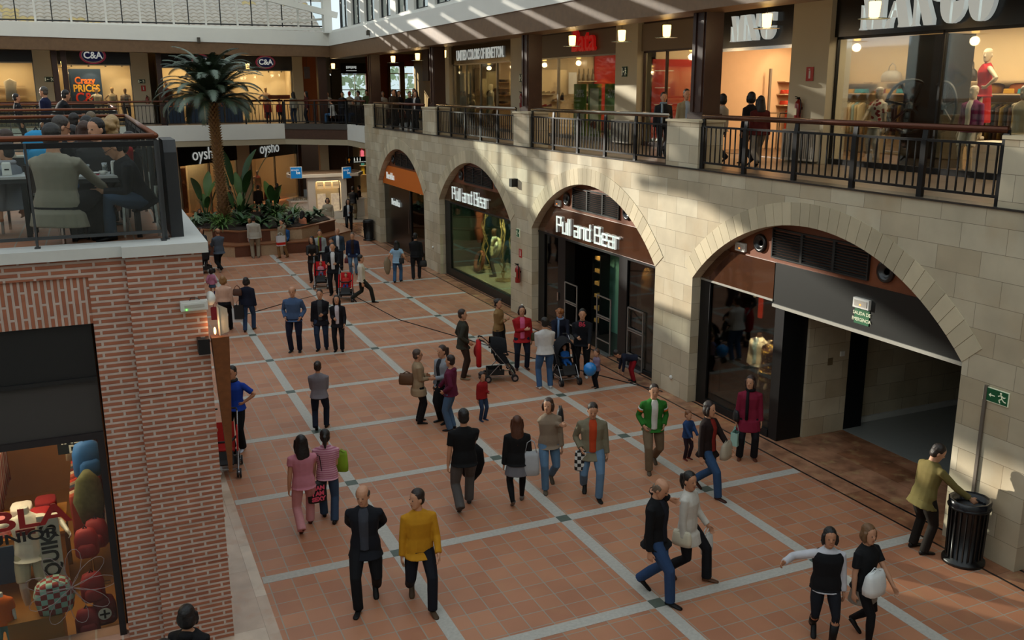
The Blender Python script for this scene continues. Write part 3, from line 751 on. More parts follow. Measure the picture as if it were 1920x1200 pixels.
mb = MB(); mb.box(XI+.12, XI+2.3, c-hw+.02, c+hw-.5, .015, .32); struct('floor_display_stage', mb, M('sand_stage', 'b3a184', .8, var=.1))
for k in range(7): spotlamp('black spotlight above the rope display', (XI+.3, c+hw-.9-k*.62, 2.86), (XI+.9, (c+2.0, c+.5, c-.4)[k % 3], 1.6), 170 if k in (1, 3, 4, 5) else 0, 'spotlights above the rope display')
arealight('rope_window_light', (XI+.9, c-.8, 2.85), .8, 130, (1, .82, .6), sy=4)  # fill light added to brighten the ropes and the mannequin
rope = M('rope', 'b08b58', .9, var=.3, vs_=20)
rr = random.Random(5)
def rope_hang(y, lab, col, n=5):
    mb = MB()
    for k in range(n):
        a, b = rr.uniform(-.22, .22), rr.uniform(-.2, .2); pts = [(a, b, 2.85)]
        z = 2.85
        while z > .5:
            z -= .28; pts.append((a+rr.uniform(-.12, .12), b+rr.uniform(-.14, .14), max(z, .36)))
        for t in range(6): pts.append((a+.25*math.cos(t*1.1), b+.28*math.sin(t*1.1), .34+.01*t))
        mb.tube(pts, .022, 6)
    tag(mb.build('rope_bundle', col, loc=(XI+.9, y, 0)), lab, 'rope')
rope_hang(c+2.0, 'tangle of pale ropes hanging beside the mannequin window dressing', rope); rope_hang(c-.45, 'second tangle of ropes hanging next to the stone pier', rope, 4)
def lifebuoy(lab, p, col, rad=.33, tilt=.3):
    mb = MB(); mb.tube([(0, rad*math.cos(t), rad*math.sin(t)) for t in [k*math.pi/10 for k in range(21)]], .07, 8)
    o = mb.build('rope_ring', col, smooth=True, loc=p); o.rotation_euler[1] = tilt; tag(o, lab, 'ring')
lifebuoy('brick red coiled ring leaning on the display stage', (XI+.6, c+1.45, .74), M('red_ring', '8a4a30', .8, var=.2)); lifebuoy('cream life ring hung among ropes and a pink cloth', (XI+.5, c-.3, 1.5), M('cream_ring', 'b9a47a', .8, var=.2), .3)
mb = MB(); mb.loft([ring(V(0, 0, z), V(1, 0, 0), V(0, 1, 0), r, r, 10) for z, r in ((0, .1), (.4, .2), (.9, .14), (1.2, .2), (1.5, .1))]); tag(mb.build('net_bundle', M('net_red', '9c4a30', .9, var=.4, vs_=20), smooth=True, loc=(XI+.9, c+2.15, 1.3)), 'bundle of netting and floats hanging in the rope display', 'fishing net')
person('headless mannequin in white top holding a jacket, behind the smoked rope window', XI+.8, c+.5, 70, 1.75, .32, mannequin='5a3a28', top='d8cfba', legs='3a3a35', hair='none', arms=('hip', 'down'), cat='mannequin', name='mannequin', lod=1)

# -- arch 3: open doorway with security gates
c, hw = ARCH[2]; T = front('shop front with open black doorway under a brown gloss fascia', c)
tympanum(T, c, hw, ZB)
mb = MB(); mb.prism(arc_poly(c, hw, c+hw, c-hw+.02, 2.76, ZB), 0, -.02, .03); mb.build('fascia', bronze, T)
stroke_text(T, 'Pull and Bear', .41, .3, 3.08, 1.06)
quad_panel(T, 'top_rail', black, -hw, hw, 2.7, 2.76, -.03, .1)
quad_panel(T, 'black_post', black, hw-.4, hw, 0, 2.7, -.02, .12); quad_panel(T, 'black_post', black, hw-1.75, hw-1.3, 0, 2.7, -.02, .3)
quad_panel(T, 'black_post', black, -1.75, -1.35, 0, 2.7, -.02, .3)
quad_panel(T, 'pane', darkg, hw-1.3, hw-.4, .1, 2.7, .02, .012); quad_panel(T, 'pane', darkg, -hw, -1.75, .1, 2.7, .02, .012)
quad_panel(T, 'sill', black, hw-1.3, hw-.4, 0, .1, -.02, .1); quad_panel(T, 'sill', black, -hw, -1.75, 0, .1, -.02, .1)
mb = MB(); mb.tube([(-.04, hw-1.35, .9), (-.04, hw-1.35, 1.15)], .03, 8); mb.build('door_handle', chrome, T)
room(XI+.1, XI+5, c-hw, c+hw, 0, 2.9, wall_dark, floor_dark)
mb = MB(); mb.box(XI+1.3, XI+1.35, c+.35, c+1.45, 0, 2.5); struct('wall_mint_screen', mb, M('mint', '6aa892', .7))
mb = MB(); mb.box(XI+1.28, XI+1.4, c-.9, c+.35, 0, 2.7); struct('wall_grey_screen', mb, M('grey_screen', '6d675c', .7))
o = thing('shelf_unit', 'narrow black shelf unit lit from within beside the mint screen', 'shelf', (XI+.9, c+1.3, 0))
mb = MB(); mb.box(-.1, .2, .2, .24, 0, 2.3).box(-.1, .2, -.25, -.21, 0, 2.3)
for k in range(6): mb.box(-.1, .2, -.21, .2, .3+.36*k, .33+.36*k)
mb.build('shelf_frame', black, o)
for k in range(6):
    mb = MB(); mb.cbox(0, 0, .05, .16, .24, .1); tag(mb.build('folded_garment', M('glow_garment', 'c8a050', .8), loc=(XI+.9, c+1.3, .33+.36*k)), 'folded pale garment on the narrow black shelf unit', 'garment', 'garments on the narrow shelf unit')
mb = MB(); mb.loft([ring(V(0, y_, z), V(1, 0, 0), V(0, 1, 0), rx, ry, 10) for z, rx, ry, y_ in ((0, .12, .3, 0), (.5, .14, .33, 0), (.8, .12, .36, 0), (1.0, .06, .15, 0))])
tag(mb.build('hanging_jacket', M('tan_jacket', '9a6a28', .8, var=.3), smooth=True, loc=(XI+1.0, c-1.15, 1.3)), 'lit tan jacket hanging inside the open doorway', 'jacket')
spotlamp('spotlight shining on the tan jacket', (XI+.5, c-.9, 2.85), (XI+1.1, c-1.1, 1.7), 60)
spotlamp('spotlight beside the mint screen', (XI+.6, c+1.0, 2.85), (XI+1.1, c+1.1, 1.0), 25)
def gate(label, y_):
    t = thing('security_gate', label, 'security gate', (XI-.02, y_, 0)); m_ = M('gate_grey', '9b9b98', .3, metal=.7); g = MB()
    for s in (-.36, .36): g.bar((0, s, .02), (0, s, 1.52), .035, .03)
    for z in (.35, .95, 1.0, 1.52): g.bar((0, -.36, z), (0, .36, z), .03, .03, (1, 0, 0))
    g.build('gate_frame', m_, t); g = MB(); g.box(-.08, .08, -.36, .36, 0, .03); g.build('base_plate', m_, t)
gate('grey security gate beside the dark shop window and toddler', c-2.2); gate('middle security gate standing in the open doorway', c-.62); gate('security gate nearest the mint screen, behind the curly haired woman', c+1.25)

# -- arch 4: window with two dressed dummies, passage to the exit
c, hw = ARCH[3]; T = front('half shop window and dark green exit header under the largest arch', c)
tympanum(T, c, hw, ZB, 1.25, 1.62)
ym = 13.95
mb = MB(); mb.prism(arc_poly(c, hw, c+hw, ym+.12, 2.82, ZB), 0, -.02, .03); mb.build('copper_fascia', bronze, T)
mb = MB(); mb.prism(arc_poly(c, hw, ym+.12, c-hw+.02, 2.74, ZB), 0, -.01, .03); mb.build('header_panel', M('dark_green_panel', '151917', .4, var=.1), T)
mb = MB(); mb.box(-.03, .05, 9.5-c, ym+.12-c, 2.68, 2.74); mb.build('light_edge', M('pale_edge', '9a988e', .5), T)
mb = MB(); mb.box(-.03, .05, ym+.12-c, hw, 2.78, 2.82); mb.build('light_edge', MATS['pale_edge'], T)
quad_panel(T, 'black_post', black, hw-.35, hw, 0, 2.8, -.02, .15); quad_panel(T, 'black_post', black, ym-c-.22, ym-c+.04, 0, 2.8, .0, .6)
quad_panel(T, 'sill', black, ym-c+.04, hw-.35, 0, .16, -.02, .12)
quad_panel(T, 'pane', darkg, ym-c+.04, hw-.35, .16, 2.78, .02, .012)
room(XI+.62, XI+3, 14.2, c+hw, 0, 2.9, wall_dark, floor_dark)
mb = MB(); mb.box(XI+.1, XI+1.2, c+hw-2.3, c+hw-.4, .015, .3); struct('floor_window_stage', mb, floor_dark)
person('dressed shop dummy in pale shirt over light top behind the dark pane', XI+.75, 15.35, 100, 1.78, .2, mannequin='3a2a20', hair='none', headless=True, top='e0d2b4', inner='9ab4b4', legs='332c28', shoe='none', arms=('down', 'down'), cat='mannequin', name='mannequin', lod=1)
person('dressed shop dummy in spotted yellow dress behind the dark pane', XI+.7, 14.95, 90, 1.72, .2, mannequin='b8a68c', hair='none', headless=True, top=M('spotted_dress', '5a3a20', .8), sleeve=0, legs='6a5a38', cut='skirt', shoe='none', arms=('down', 'down'), cat='mannequin', name='mannequin', lod=1)
spotlamp('spotlight shining on the two headless dummies', (XI+.35, 15.1, 2.8), (XI+.7, 15.15, 1.5), 700, col='151515')
mb = MB(); mb.box(XI+1.2, XI+1.25, 15.9, 16.0, 1.9, 2.5); tag(mb.build('hanging_tag', M('red_lamp', 'd03010', .5, emit=2)), 'small red lit strip hanging inside the dark window', 'light')
sd_ = MATS['spotted_dress']; n_, l_ = sd_.node_tree.nodes, sd_.node_tree.links; tc_ = n_.new('ShaderNodeTexCoord')
vo = n_.new('ShaderNodeTexVoronoi'); vo.inputs['Scale'].default_value = 16; vo.inputs['Randomness'].default_value = .35; l_.new(tc_.outputs['Object'], vo.inputs['Vector'])
lt_ = n_.new('ShaderNodeMath'); lt_.operation = 'LESS_THAN'; lt_.inputs[1].default_value = .4; l_.new(vo.outputs['Distance'], lt_.inputs[0])
mx = n_.new('ShaderNodeMix'); mx.data_type = 'RGBA'; mx.inputs[6].default_value = (*lin('4a2c18'), 1); mx.inputs[7].default_value = (*lin('c8a040'), 1); l_.new(lt_.outputs[0], mx.inputs[0]); l_.new(mx.outputs[2], n_['Principled BSDF'].inputs['Base Color'])
# passage
mb = MB(); mb.box(12.35, 13.4, 13.68, 14.15, 0, 2.68); o = struct('wall_passage_jamb', mb, stone_x)
mb = MB(); mb.box(13.9, 19, 13.9, 14.15, 0, 2.68); struct('wall_passage_side', mb, stone_x)
mb = MB(); mb.box(13.9, 19, 13.84, 13.9, 0, .12); struct('baseboard_passage', mb, cop if 'cop' in globals() else white)
mb = MB(); mb.box(13.4, 13.9, 13.7, 14.15, 0, 2.68).box(13.4, 13.6, 9.5, 13.7, 2.45, 2.68); struct('door_1', mb, black)
mb = MB(); mb.box(11.95, 19, 9.3, 9.46, 0, 2.68).box(19, 19.1, 9.3, 14.2, 0, 2.68); struct('wall_passage_dark', mb, wall_dark)
mb = MB(); mb.box(11.9, 19, 9.3, 14.2, 2.68, 2.76); struct('ceiling_passage', mb, wall_dark)
mb = MB(); mb.box(13.4, 19, 9.46, 13.9, 0, .004); struct('floor_passage', mb, M('passage_floor', '8f918c', .35, var=.08))
mb = MB(); mb.box(12.33, 12.36, 13.72, 13.74, 0, .01); 
mb = MB(); mb.box(0, .12, -.012, 0, 0, .14); tag(mb.build('wall_socket', M('brass_plate', '6f5f45', .4), loc=(12.86, 13.68, 1.45)), 'small metal wall plate on the pale passage jamb', 'switch')
mb = MB(); mb.box(0, .1, -.03, 0, 0, .1); tag(mb.build('door_buzzer', paper_w, loc=(13.16, 13.68, 1.6)), 'white square box on the pale passage jamb', 'switch')

# emergency lights, exit signs, extinguishers
def elight(label, x, y, z, rz=FACE_W, w_=.36, h_=.17, group=None):
    t = thing('emergency_light', label, 'emergency light', (x, y, z), rz, group)
    b = MB(); b.cbox(0, -.03, 0, w_, .06, h_); b.build('housing', paper_w, t); b = MB(); b.cbox(0, -.065, 0, w_*.8, .012, h_*.6); b.build('diffuser', M('diffuser', 'b9b4aa', .4), t)
    b = MB(); b.cbox(0, -.073, -h_*.12, .03, .006, .02); b.build('indicator', M('amber_led', 'ff7020', .5, emit=5), t)
elight('white emergency light above the green exit plate on the dark header', XI-.012, 11.75, 3.22)
elight('white emergency light beside the speaker in the largest arch', XI+.02, 15.15, 3.68, w_=.3)
elight('white emergency light beside the speaker in the doorway arch', XI+.02, 23.4, 3.68, w_=.3)
green = M('sign_green', '0f5a34', .5); cream_s = M('sign_cream', 'e3e6c8', .5, emit=.12)
def exit_sign(label, x, y, z, rz=FACE_W, w_=.42, h_=.21, flip=False, dim=False, group=None):
    t = thing('exit_sign', label, 'exit sign', (x, y, z), rz, group); s = -1 if flip else 1
    b = MB(); b.cbox(0, -.008, 0, w_, .016, h_); b.build('border', cream_s if not dim else green, t); b = MB(); b.cbox(0, -.018, 0, w_*.95, .006, h_*.9); b.build('panel', green if not dim else M('sign_dim', '15281a', .5), t)
    b = MB(); y_ = -.022; u = h_*.5
    b.box(-s*w_*.44-w_*.03*1, -s*w_*.44+w_*.09, y_, y_+.003, -u*.75, u*.75)
    b.add([(s*x_, y_, z_) for x_, z_ in ((-w_*.27, 0), (-w_*.18, u*.3), (-w_*.18, -u*.3))], [(0, 1, 2)]); b.box(min(-s*w_*.19, -s*w_*.02), max(-s*w_*.19, -s*w_*.02), y_, y_+.003, -u*.07, u*.07)
    b.ell((s*w_*.2, y_, u*.6), (u*.16, .004, u*.16), None, 8, 5)
    for p, q in (((.21, .42), (.26, -.1)), ((.21, .35), (.1, .15)), ((.22, .35), (.33, .1)), ((.33, .1), (.38, .25)), ((.26, -.1), (.15, -.35)), ((.15, -.35), (.2, -.75)), ((.26, -.1), (.34, -.4)), ((.34, -.4), (.42, -.45))):
        b.bar((s*w_*p[0], y_, u*p[1]), (s*w_*q[0], y_, u*q[1]), u*.14, .004, (0, 1, 0))
    b.build('pictogram', cream_s, t)
exit_sign('green running man exit sign on the pale stone wall', FX-.005, 8.83, 2.48)
exit_sign('small exit sign on the stone pier above the extinguisher', FX-.005, 25.6, 2.55, w_=.26, h_=.26, flip=True)
t = thing('exit_plate', 'green plate reading salida de emergencia under the emergency light', 'sign', (XI-.012, 11.75, 2.98), FACE_W)
b = MB(); b.cbox(0, -.006, 0, .34, .012, .26); b.build('panel', green, t)
place_text('SALIDA DE', .085, 'lettering', cream_s, t, (0, -.014, .055), 0, .004); place_text('EMERGENCIA', .085, 'lettering', cream_s, t, (0, -.014, -.055), 0, .004, .85)
def fire_plate(label, x, y, z, rz=FACE_W, s=.2):
    t = thing('fire_sign', label, 'sign', (x, y, z), rz); b = MB(); b.cbox(0, -.005, 0, s, .01, s*1.3); b.build('panel', M('sign_red', 'b3241a', .5), t)
    b = MB(); b.cbox(0, -.012, -.01, s*.22, .004, s*.75).cbox(-s*.06, -.012, s*.45, s*.2, .004, s*.08); b.build('pictogram', paper_w, t)
def extinguisher(label, x, y, z, rz=FACE_W, group=None):
    t = thing('fire_extinguisher', label, 'fire extinguisher', (x, y, z), rz, group); red = M('extinguisher_red', '8e1512', .3, coat=.5)
    b = MB(); b.lathe([(.0, 0), (.075, .0), (.08, .03), (.08, .42), (.06, .48), (.025, .52), (.025, .56)], (0, -.1, 0)); b.build('cylinder', red, t, True)
    b = MB(); b.bar((0, -.1, .57), (0, -.2, .6), .03, .02).bar((0, -.1, .56), (0, -.18, .55), .03, .015).cbox(0, -.1, .56, .05, .05, .05); b.build('valve', black, t)
    b = MB(); b.tube([(.03, -.1, .56), (.1, -.12, .5), (.11, -.12, .3), (.1, -.12, .15)], .012, 6); b.build('hose', black, t, True)
    b = MB(); b.box(-.05, .05, -.186, -.176, .18, .33); b.build('paper_label', M('label_cream', 'c9bfa0', .6), t); b = MB(); b.box(-.04, .04, -.03, 0, .3, .36); b.build('bracket', black, t)
extinguisher('red extinguisher on the stone pier between the rope window and doorway', FX-.0, 25.45, 1.05)
fire_plate('small red fire plate above the pier extinguisher', FX-.004, 25.45, 1.95)
mb = MB(); mb.cbox(0, 0, 0, .2, .2, .24); tag(mb.build('wall_speaker', black, loc=(FX-.1, 25.75, 4.06)), 'black box loudspeaker high on the stone wall', 'loudspeaker')
for lab, yy, zz in (('round white sensor low on the pier beside the largest arch', 17.1, .4), ('round white sensor low on the pier by the doorway', 25.3, .35), ('round white sensor low on the pier beside the yellow pane', 33.6, .9)):
    mb = MB(); mb.ell((0, 0, 0), (.035, .05, .05)); tag(mb.build('wall_sensor', paper_w, smooth=True, loc=(FX-.02, yy, zz)), lab, 'sensor')
# ================================================================ UPPER GALLERY ON THE ARCADE
SX = 15.4
# balustrades
bronze_r = M('bronze_rail', '5a3424', .25, metal=.6); rail_steel = M('polished_rail', '8f8578', .15, metal=1)
BAL = {}
def balustrade(label, y0, y1, nseg, rail, group=None, x=FX+.08, zt=6.27, bal=True):
    T = thing('balustrade', label, 'balustrade', (x, y0, UP+.06), 0, group); L = y1-y0
    mb = MB(); mb.tube([(0, .03, zt-UP-.06-.05), (0, L-.03, zt-UP-.06-.05)], .05, 12); mb.build('handrail', rail, T, True)
    mb = MB(); mb.bar((0, .02, .86), (0, L-.02, .86), .035, .04).bar((0, .02, .13), (0, L-.02, .13), .035, .04); mb.build('rail_frame', black, T)
    post = None
    for k in range(nseg+1):
        yy = max(.05, min(L-.05, L*k/nseg))
        if post is None:
            mb = MB(); mb.box(-.03, .03, -.05, .05, 0, .86).add([(-.02, -.05, .86), (-.02, .05, .86), (.0, .05, 1.06), (0, -.05, 1.06), (.03, -.05, .86), (.03, .05, .86), (.02, .05, 1.06), (.02, -.05, 1.06)], [(0, 3, 2, 1), (4, 5, 6, 7), (0, 1, 5, 4), (3, 7, 6, 2), (0, 4, 7, 3), (1, 2, 6, 5)])
            post = mb.build('post', black, T); post.location = (0, yy, 0)
        else: copy_obj(post, T).location = (0, yy, 0)
    n = int(L/.16); o = None
    for k in range(1, n):
        yy = L*k/n
        if o is None: mb = MB(); mb.box(-.011, .011, -.011, .011, .13, .86); o = mb.build('baluster', black, T); o.location = (0, yy, 0)
        else: copy_obj(o, T).location = (0, yy, 0)
    return T
balustrade('black metal balustrade in front of the dress shop windows with bronze handrail', 9.2, 16.45, 5, bronze_r)
balustrade('black metal balustrade between stone piers in front of the shoe shop', 17.65, 24.85, 5, rail_steel)
balustrade('black metal balustrade in front of the bronze fascia clothes shop', 25.95, 33.0, 5, rail_steel)
balustrade('far black balustrade crowded by people behind it, before the last pier', 34.5, 41.5, 5, bronze_r)
# dark square columns standing on the piers
for k, (lab, yy, xx) in enumerate((('dark timber column on the pier between dress shop and shoe shop', 17.2, 12.15), ('dark timber column on the pier beside the shoe shop', 26.05, 12.15),
                       ('dark timber column on the pier before the crowd', 34.5, 12.15), ('dark slim column on the last pier of the arcade', 43.3, 12.15), ('dark column of the beam beyond the frame of the dress shop', 8.4, 12.15))):
    mb = MB(); mb.box(xx-.22, xx+.22, yy-.24, yy+.24, UP+.9, 8.95)
    for s in (-.14, .14): mb.box(xx-.25, xx-.2, yy+s-.05, yy+s+.05, 6.3, 8.8)
    mb.box(xx-.26, xx+.26, yy-.28, yy+.28, UP, 6.26)
    struct('trim_column', mb, darkwood)
# shop line: pillars, radiator boxes, head band
PIL = [(16.85, 18.1), (25.0, 26.3), (32.9, 34.45), (41.45, 42.8), (8.0, 9.2)]
for a, b in PIL:
    mb = MB(); mb.box(SX-.25, SX+.4, a, b, UP, 8.95); struct('wall_gallery_pillar', mb, cream)
def radiator(label, yc):
    t = thing('radiator_cover', label, 'radiator', (SX-.42, yc, UP)); mb = MB(); mb.box(0, .16, -.55, .55, .05, .75); mb.build('casing', M('radiator_white', 'c9c4b8', .6), t)
    mb = MB()
    for k in range(16): mb.box(-.012, 0, -.52+k*.066, -.5+k*.066, .1, .7)
    mb.build('grille', M('radiator_line', '7d7a72', .6), t)
radiator('white slatted radiator box against the pillar by the dress shop', 17.48); radiator('white slatted radiator box against the pillar by the shoe shop', 25.65)
mb = MB(); mb.box(SX-.05, SX+.3, -2, 44, 8.62, 8.95); struct('trim_gallery_head', mb, darkwood)
extinguisher('red extinguisher hanging on the pillar beside the black dress shop sign', SX-.25, 17.62, 6.0); fire_plate('red fire plate high on the pillar beside the dress shop', SX-.26, 17.4, 7.1, s=.24)
exit_sign('dark exit sign on the pillar between shoe shop and glass doors', SX-.26, 25.7, 7.3, w_=.3, h_=.3, dim=True); exit_sign('dark exit sign on the pillar by the bronze fascia shop', SX-.26, 33.4, 7.2, w_=.3, h_=.3, dim=True)
extinguisher('red extinguisher on the pillar between shoe shop and bronze fascia shop', SX-.25, 33.2, 6.1)
# pendant lamps
lampglow = M('lamp_glass', 'ffe0a0', .5, emit=5, ecol='ffc870')
def pendant_proto():
    t = thing('pendant_lamp', '', 'lamp', (0, 0, 0), 0, 'pendant lamps along the gallery')
    mb = MB(); mb.lathe([(.07, -.13), (.085, -.12), (.1, .12), (.09, .13), (.02, .135)], n=14); mb.build('lamp_shade', lampglow, t, True)
    mb = MB(); mb.tube([(0, 0, .13), (0, 0, .85)], .008, 5).lathe([(.05, .8), (.05, .86)]); mb.build('cord', black, t)
    mb = MB(); mb.lathe([(.0, -.15), (.26, -.155), (.265, -.15), (.05, -.14)], n=20); mb.build('glass_disc', M('lamp_disc', '6f7f78', .2), t, True)
    l = bpy.data.lights.new('lamp_light', 'POINT'); l.energy = 9; l.color = (1, .72, .4); l.shadow_soft_size = .1
    o = bpy.data.objects.new('lamp_light', l); C.objects.link(o); o.parent = t; o.location = (0, 0, -.3)
    return t
P0 = pendant_proto()
LY = [(12.86, 'in front of the giant white letters of the dress shop'), (15.72, 'in front of the short white letters'), (19.34, 'before the cream fascia next to the dark column'), (21.41, 'against the cream pillar with the exit sign'),
      (24.13, 'beside the last red script letter'), (26.77, 'against the pillar at the end of the shoe shop'), (34.74, 'just past the dark column, by the bronze fascia'), (37.92, 'over the crowd near the dark column'), (41.39, 'over the crowd against the ochre wall'), (44.25, 'over the crowd beside the slim column')]
for k, (yy, l) in enumerate(LY):
    lab = 'small glowing glass pendant lamp '+l
    if k == 0: P0.location = (12.5, yy, 8.1); P0['label'] = lab
    else: copy_tree(P0, (12.5, yy, 8.1), None, lab)

# ---- rooms behind the shop line
peach = M('peach_wall', 'd9b48c', .8, var=.05); warmw = M('warm_white_wall', 'd8c4a0', .8, var=.05); shopfl = M('shop_floor_warm', '7a6048', .3, var=.1)
redw = M('red_wall', 'b32a1c', .7, var=.04)
def urm(y0, y1, x1, wm, e=70, col=(1, .74, .46), nm='wall_shop'):
    room(SX+.1, x1, y0, y1, UP, 8.3, wm, shopfl, nm, cm=M('shop_ceiling', 'c7a47c', .8))
    arealight('shop_ceiling_light', ((SX+x1)/2, (y0+y1)/2, 8.2), x1-SX-1, e, col, sy=(y1-y0)*.8)
urm(9.2, 22.0, 19.0, warmw, 330); arealight('peach_light', (16.8, 20.6, 8.2), 1.6, 22, (1, .7, .45))
mb = MB(); mb.box(15.5, 19.0, 21.9, 21.99, UP, 8.3); struct('wall_peach', mb, peach); urm(22.0, 25.0, 19, warmw, 80); urm(26.3, 32.95, 20, warmw, 190); urm(34.45, 41.45, 19.5, warmw, 90, (1, .68, .38)); urm(2, 8.0, 20, warmw, 60)
def sfront(label, y0, y1, nm='shop_front'): return thing(nm, label, 'shop front', (SX, (y0+y1)/2, UP))
def band(T, mt, half, z0=2.78, z1=3.55, x0=-.12):
    mb = MB(); mb.box(x0, .05, -half, half, z0, z1); return mb.build('fascia', mt, T)
def glazing(T, half, mull, z1=2.78, gm=clear, fm=black, w_=.05):
    ys = [-half]+mull+[half]
    for a, b in zip(ys, ys[1:]):
        mb = MB(); mb.box(-.01, 0, a+w_/2, b-w_/2, .12, z1-.04); mb.build('pane', gm, T)
    mb = MB()
    for y_ in ys: mb.box(-.04, .04, max(-half, y_-w_/2), min(half, y_+w_/2), 0, z1)
    mb.box(-.05, .05, -half, half, 0, .12).box(-.04, .04, -half, half, z1-.05, z1); mb.build('window_frame', fm, T)
# dress shop with the big letters
T = sfront('dress shop front with giant white letters on a black fascia', 9.2, 16.85); hf = 3.82
band(T, blackp, hf, 2.78, 3.6); glazing(T, hf, [.9], gm=clear)
# stencil letters cut by a gap, as on the sign
def stencil(s, size, T, y, z, sx, gap=.035, name='lettering'):
    mb = text_mb(s, size, .12, sx, .012)
    o = mb.build(name, letter_w, T, loc=(-.19, y, z), rotz=FACE_W); return o
didone = {'M': [[(0, 0), (.2, 0), (.14, .06), (.14, .52), (.04, .6), (.06, .06)], [(.04, 1), (.3, 1), (.52, .3), (.5, 0), (.34, 0)], [(.58, 0), (.96, 0), (.92, .06), (.92, 1), (.66, 1), (.56, .6)]],
          'A': [[(0, 0), (.2, 0), (.2, .1), (.36, .6), (.28, .62)], [(.3, 1), (.56, 1), (.94, 0), (.5, 0), (.52, .08), (.3, .8)], [(.2, .24), (.46, .24), (.4, .4), (.26, .4)]],
          'N': [[(0, 0), (.22, 0), (.16, .06), (.16, .56), (.04, .64), (.06, .06)], [(.0, 1), (.28, 1), (.74, .14), (.74, 0), (.46, 0)], [(.66, .56), (.84, .5), (.84, 1), (.66, 1)]],
          'G': None, 'O': None}
def arcpoly(cx, cz, ro, ri, t0, t1, n=14, sq=.72):
    A = [(cx+ro*sq*math.cos(t0+(t1-t0)*k/n), cz+ro*math.sin(t0+(t1-t0)*k/n)) for k in range(n+1)]
    B = [(cx+ri*sq*.55*math.cos(t0+(t1-t0)*k/n), cz+ri*math.sin(t0+(t1-t0)*k/n)) for k in range(n+1)]
    return A+B[::-1]
def letters(T, word, y, z, hgt, adv):
    mb = MB(); x = 0; wid = {'M': 1.02, 'A': .98, 'N': .9, 'G': .92, 'O': .95}
    tot = sum(wid[c] for c in word)
    for c in word:
        if c in ('O', 'G'):
            P = [arcpoly(.42, .5, .5, 0, math.pi*.5, math.pi*1.5)[:15]+[(.42, 0)]]
            P.append(arcpoly(.5, .5, .5, 0, -math.pi*.5, math.pi*.5)[:15]) if c == 'O' else P.append([(.5, 1), (.86, 1), (.86, .68), (.8, .68), (.7, .93), (.5, .96)])
            if c == 'G': P.append([(.5, .0), (.64, .04), (.76, .14), (.84, .28), (.86, .5), (.5, .46)])
        else: P = didone[c]
        for pl in P:
            a_ = sum(pl[i][0]*pl[(i+1) % len(pl)][1]-pl[(i+1) % len(pl)][0]*pl[i][1] for i in range(len(pl)))
            if a_ < 0: pl = pl[::-1]
            mb.prism([((x+px)*adv*hgt, pz*hgt) for px, pz in pl], 1, -.06, .06)
        x += wid[c]
    mb.xf(Matrix.Translation(V(-tot*adv*hgt/2, 0, -hgt/2)))
    return mb.build('lettering', letter_w, T, loc=(-.2, y, z), rotz=FACE_W)
letters(T, 'MANGO', 14.3-13.02, 3.3, .84, .84)
# goods: shelves along the back, bags, garments
def shelf(label, x, y0, y1, z, d=.4, col='c9b090', group='shop shelves'):
    mb = MB(); mb.box(-d, 0, 0, y1-y0, 0, .03); return tag(mb.build('shelf', M('shelf_'+col, col, .5), loc=(x, y0, z)), label, 'shelf', group)
def folded(label, x, y, z, col, group):
    mb = MB(); mb.loft([ring(V(0, 0, zz), V(1, 0, 0), V(0, 1, 0), .14*a, .17*a, 10, 4) for zz, a in ((0, 1), (.03, 1.02), (.06, .97), (.09, 1), (.11, .9))]); return tag(mb.build('folded_clothes', cloth(col), smooth=True, loc=(x, y, z)), label, 'clothes', group)
def rack(label, x, y, L, cols, along='y', z=UP, h_=1.5, gl=None, n=None):
    """a clothes rail with its garments, each garment a thing"""
    t = thing('clothes_rail', label, 'clothes rail', (x, y, z)); mb = MB()
    mb.tube([(0, -L/2, 0), (0, -L/2, h_), (0, L/2, h_), (0, L/2, 0)], .015, 6).bar((-.2, -L/2, .03), (.2, -L/2, .03), .03).bar((-.2, L/2, .03), (.2, L/2, .03), .03); mb.build('rail_frame', chrome, t)
    n = n or int(L/.11)
    for k in range(n):
        yy = -L/2+.1+(L-.2)*k/max(1, n-1); mb = MB()
        mb.loft([ring(V(0, 0, zz), V(1, 0, 0), V(0, 1, 0), rx, .028, 10, 2.5) for zz, rx in ((-.75-.1*rnd.random(), .2), (-.5, .19), (-.2, .2), (-.08, .2), (-.04, .08), (0, .02))])
        tag(mb.build('garment', cloth(cols[k % len(cols)]), smooth=True, loc=(x, y+yy, z+h_-.03)), gl or 'garment hanging on the clothes rail', 'garment', gl or 'hanging garments')
SH = M('shelf_x', 'c9b090', .5)
xb = 18.95
for k, (y0, y1) in enumerate(((13.6, 16.4), (17.4, 18.9), (19.2, 20.9))):
    for z_ in (6.9, 6.62): shelf('pale shelf on the lit back wall of the dress shop', xb, y0, y1, z_, .45, group='shelves on the dress shop back wall')
    rack('clothes rail under the back shelves of the dress shop, '+('behind the red dress dummy', 'behind the wheel display', 'beside the shop pillar')[k], xb-.3, (y0+y1)/2, (2.6, 1.5, 1.7)[k], (['403028', '2a2622', '6b5a30'], ['1d1b1e', '5a4a2a', '2a2a30'], ['c7b892', 'b9a980', '8fb0b0', 'cbbd9a'])[k], gl=('dark garment on the rail behind the red dress dummy', 'dark garment on the rail behind the wheel display', 'pale garment on the rail beside the shop pillar')[k], h_=1.35)
    for j in range(4): folded('folded top on the back shelves of the dress shop', xb-.25, y0+.25+j*.36, 6.65, ['b0482c', 'c2b08a', '3f9aa8', 'c89a30'][(j+k) % 4], 'folded tops on the dress shop back shelves')
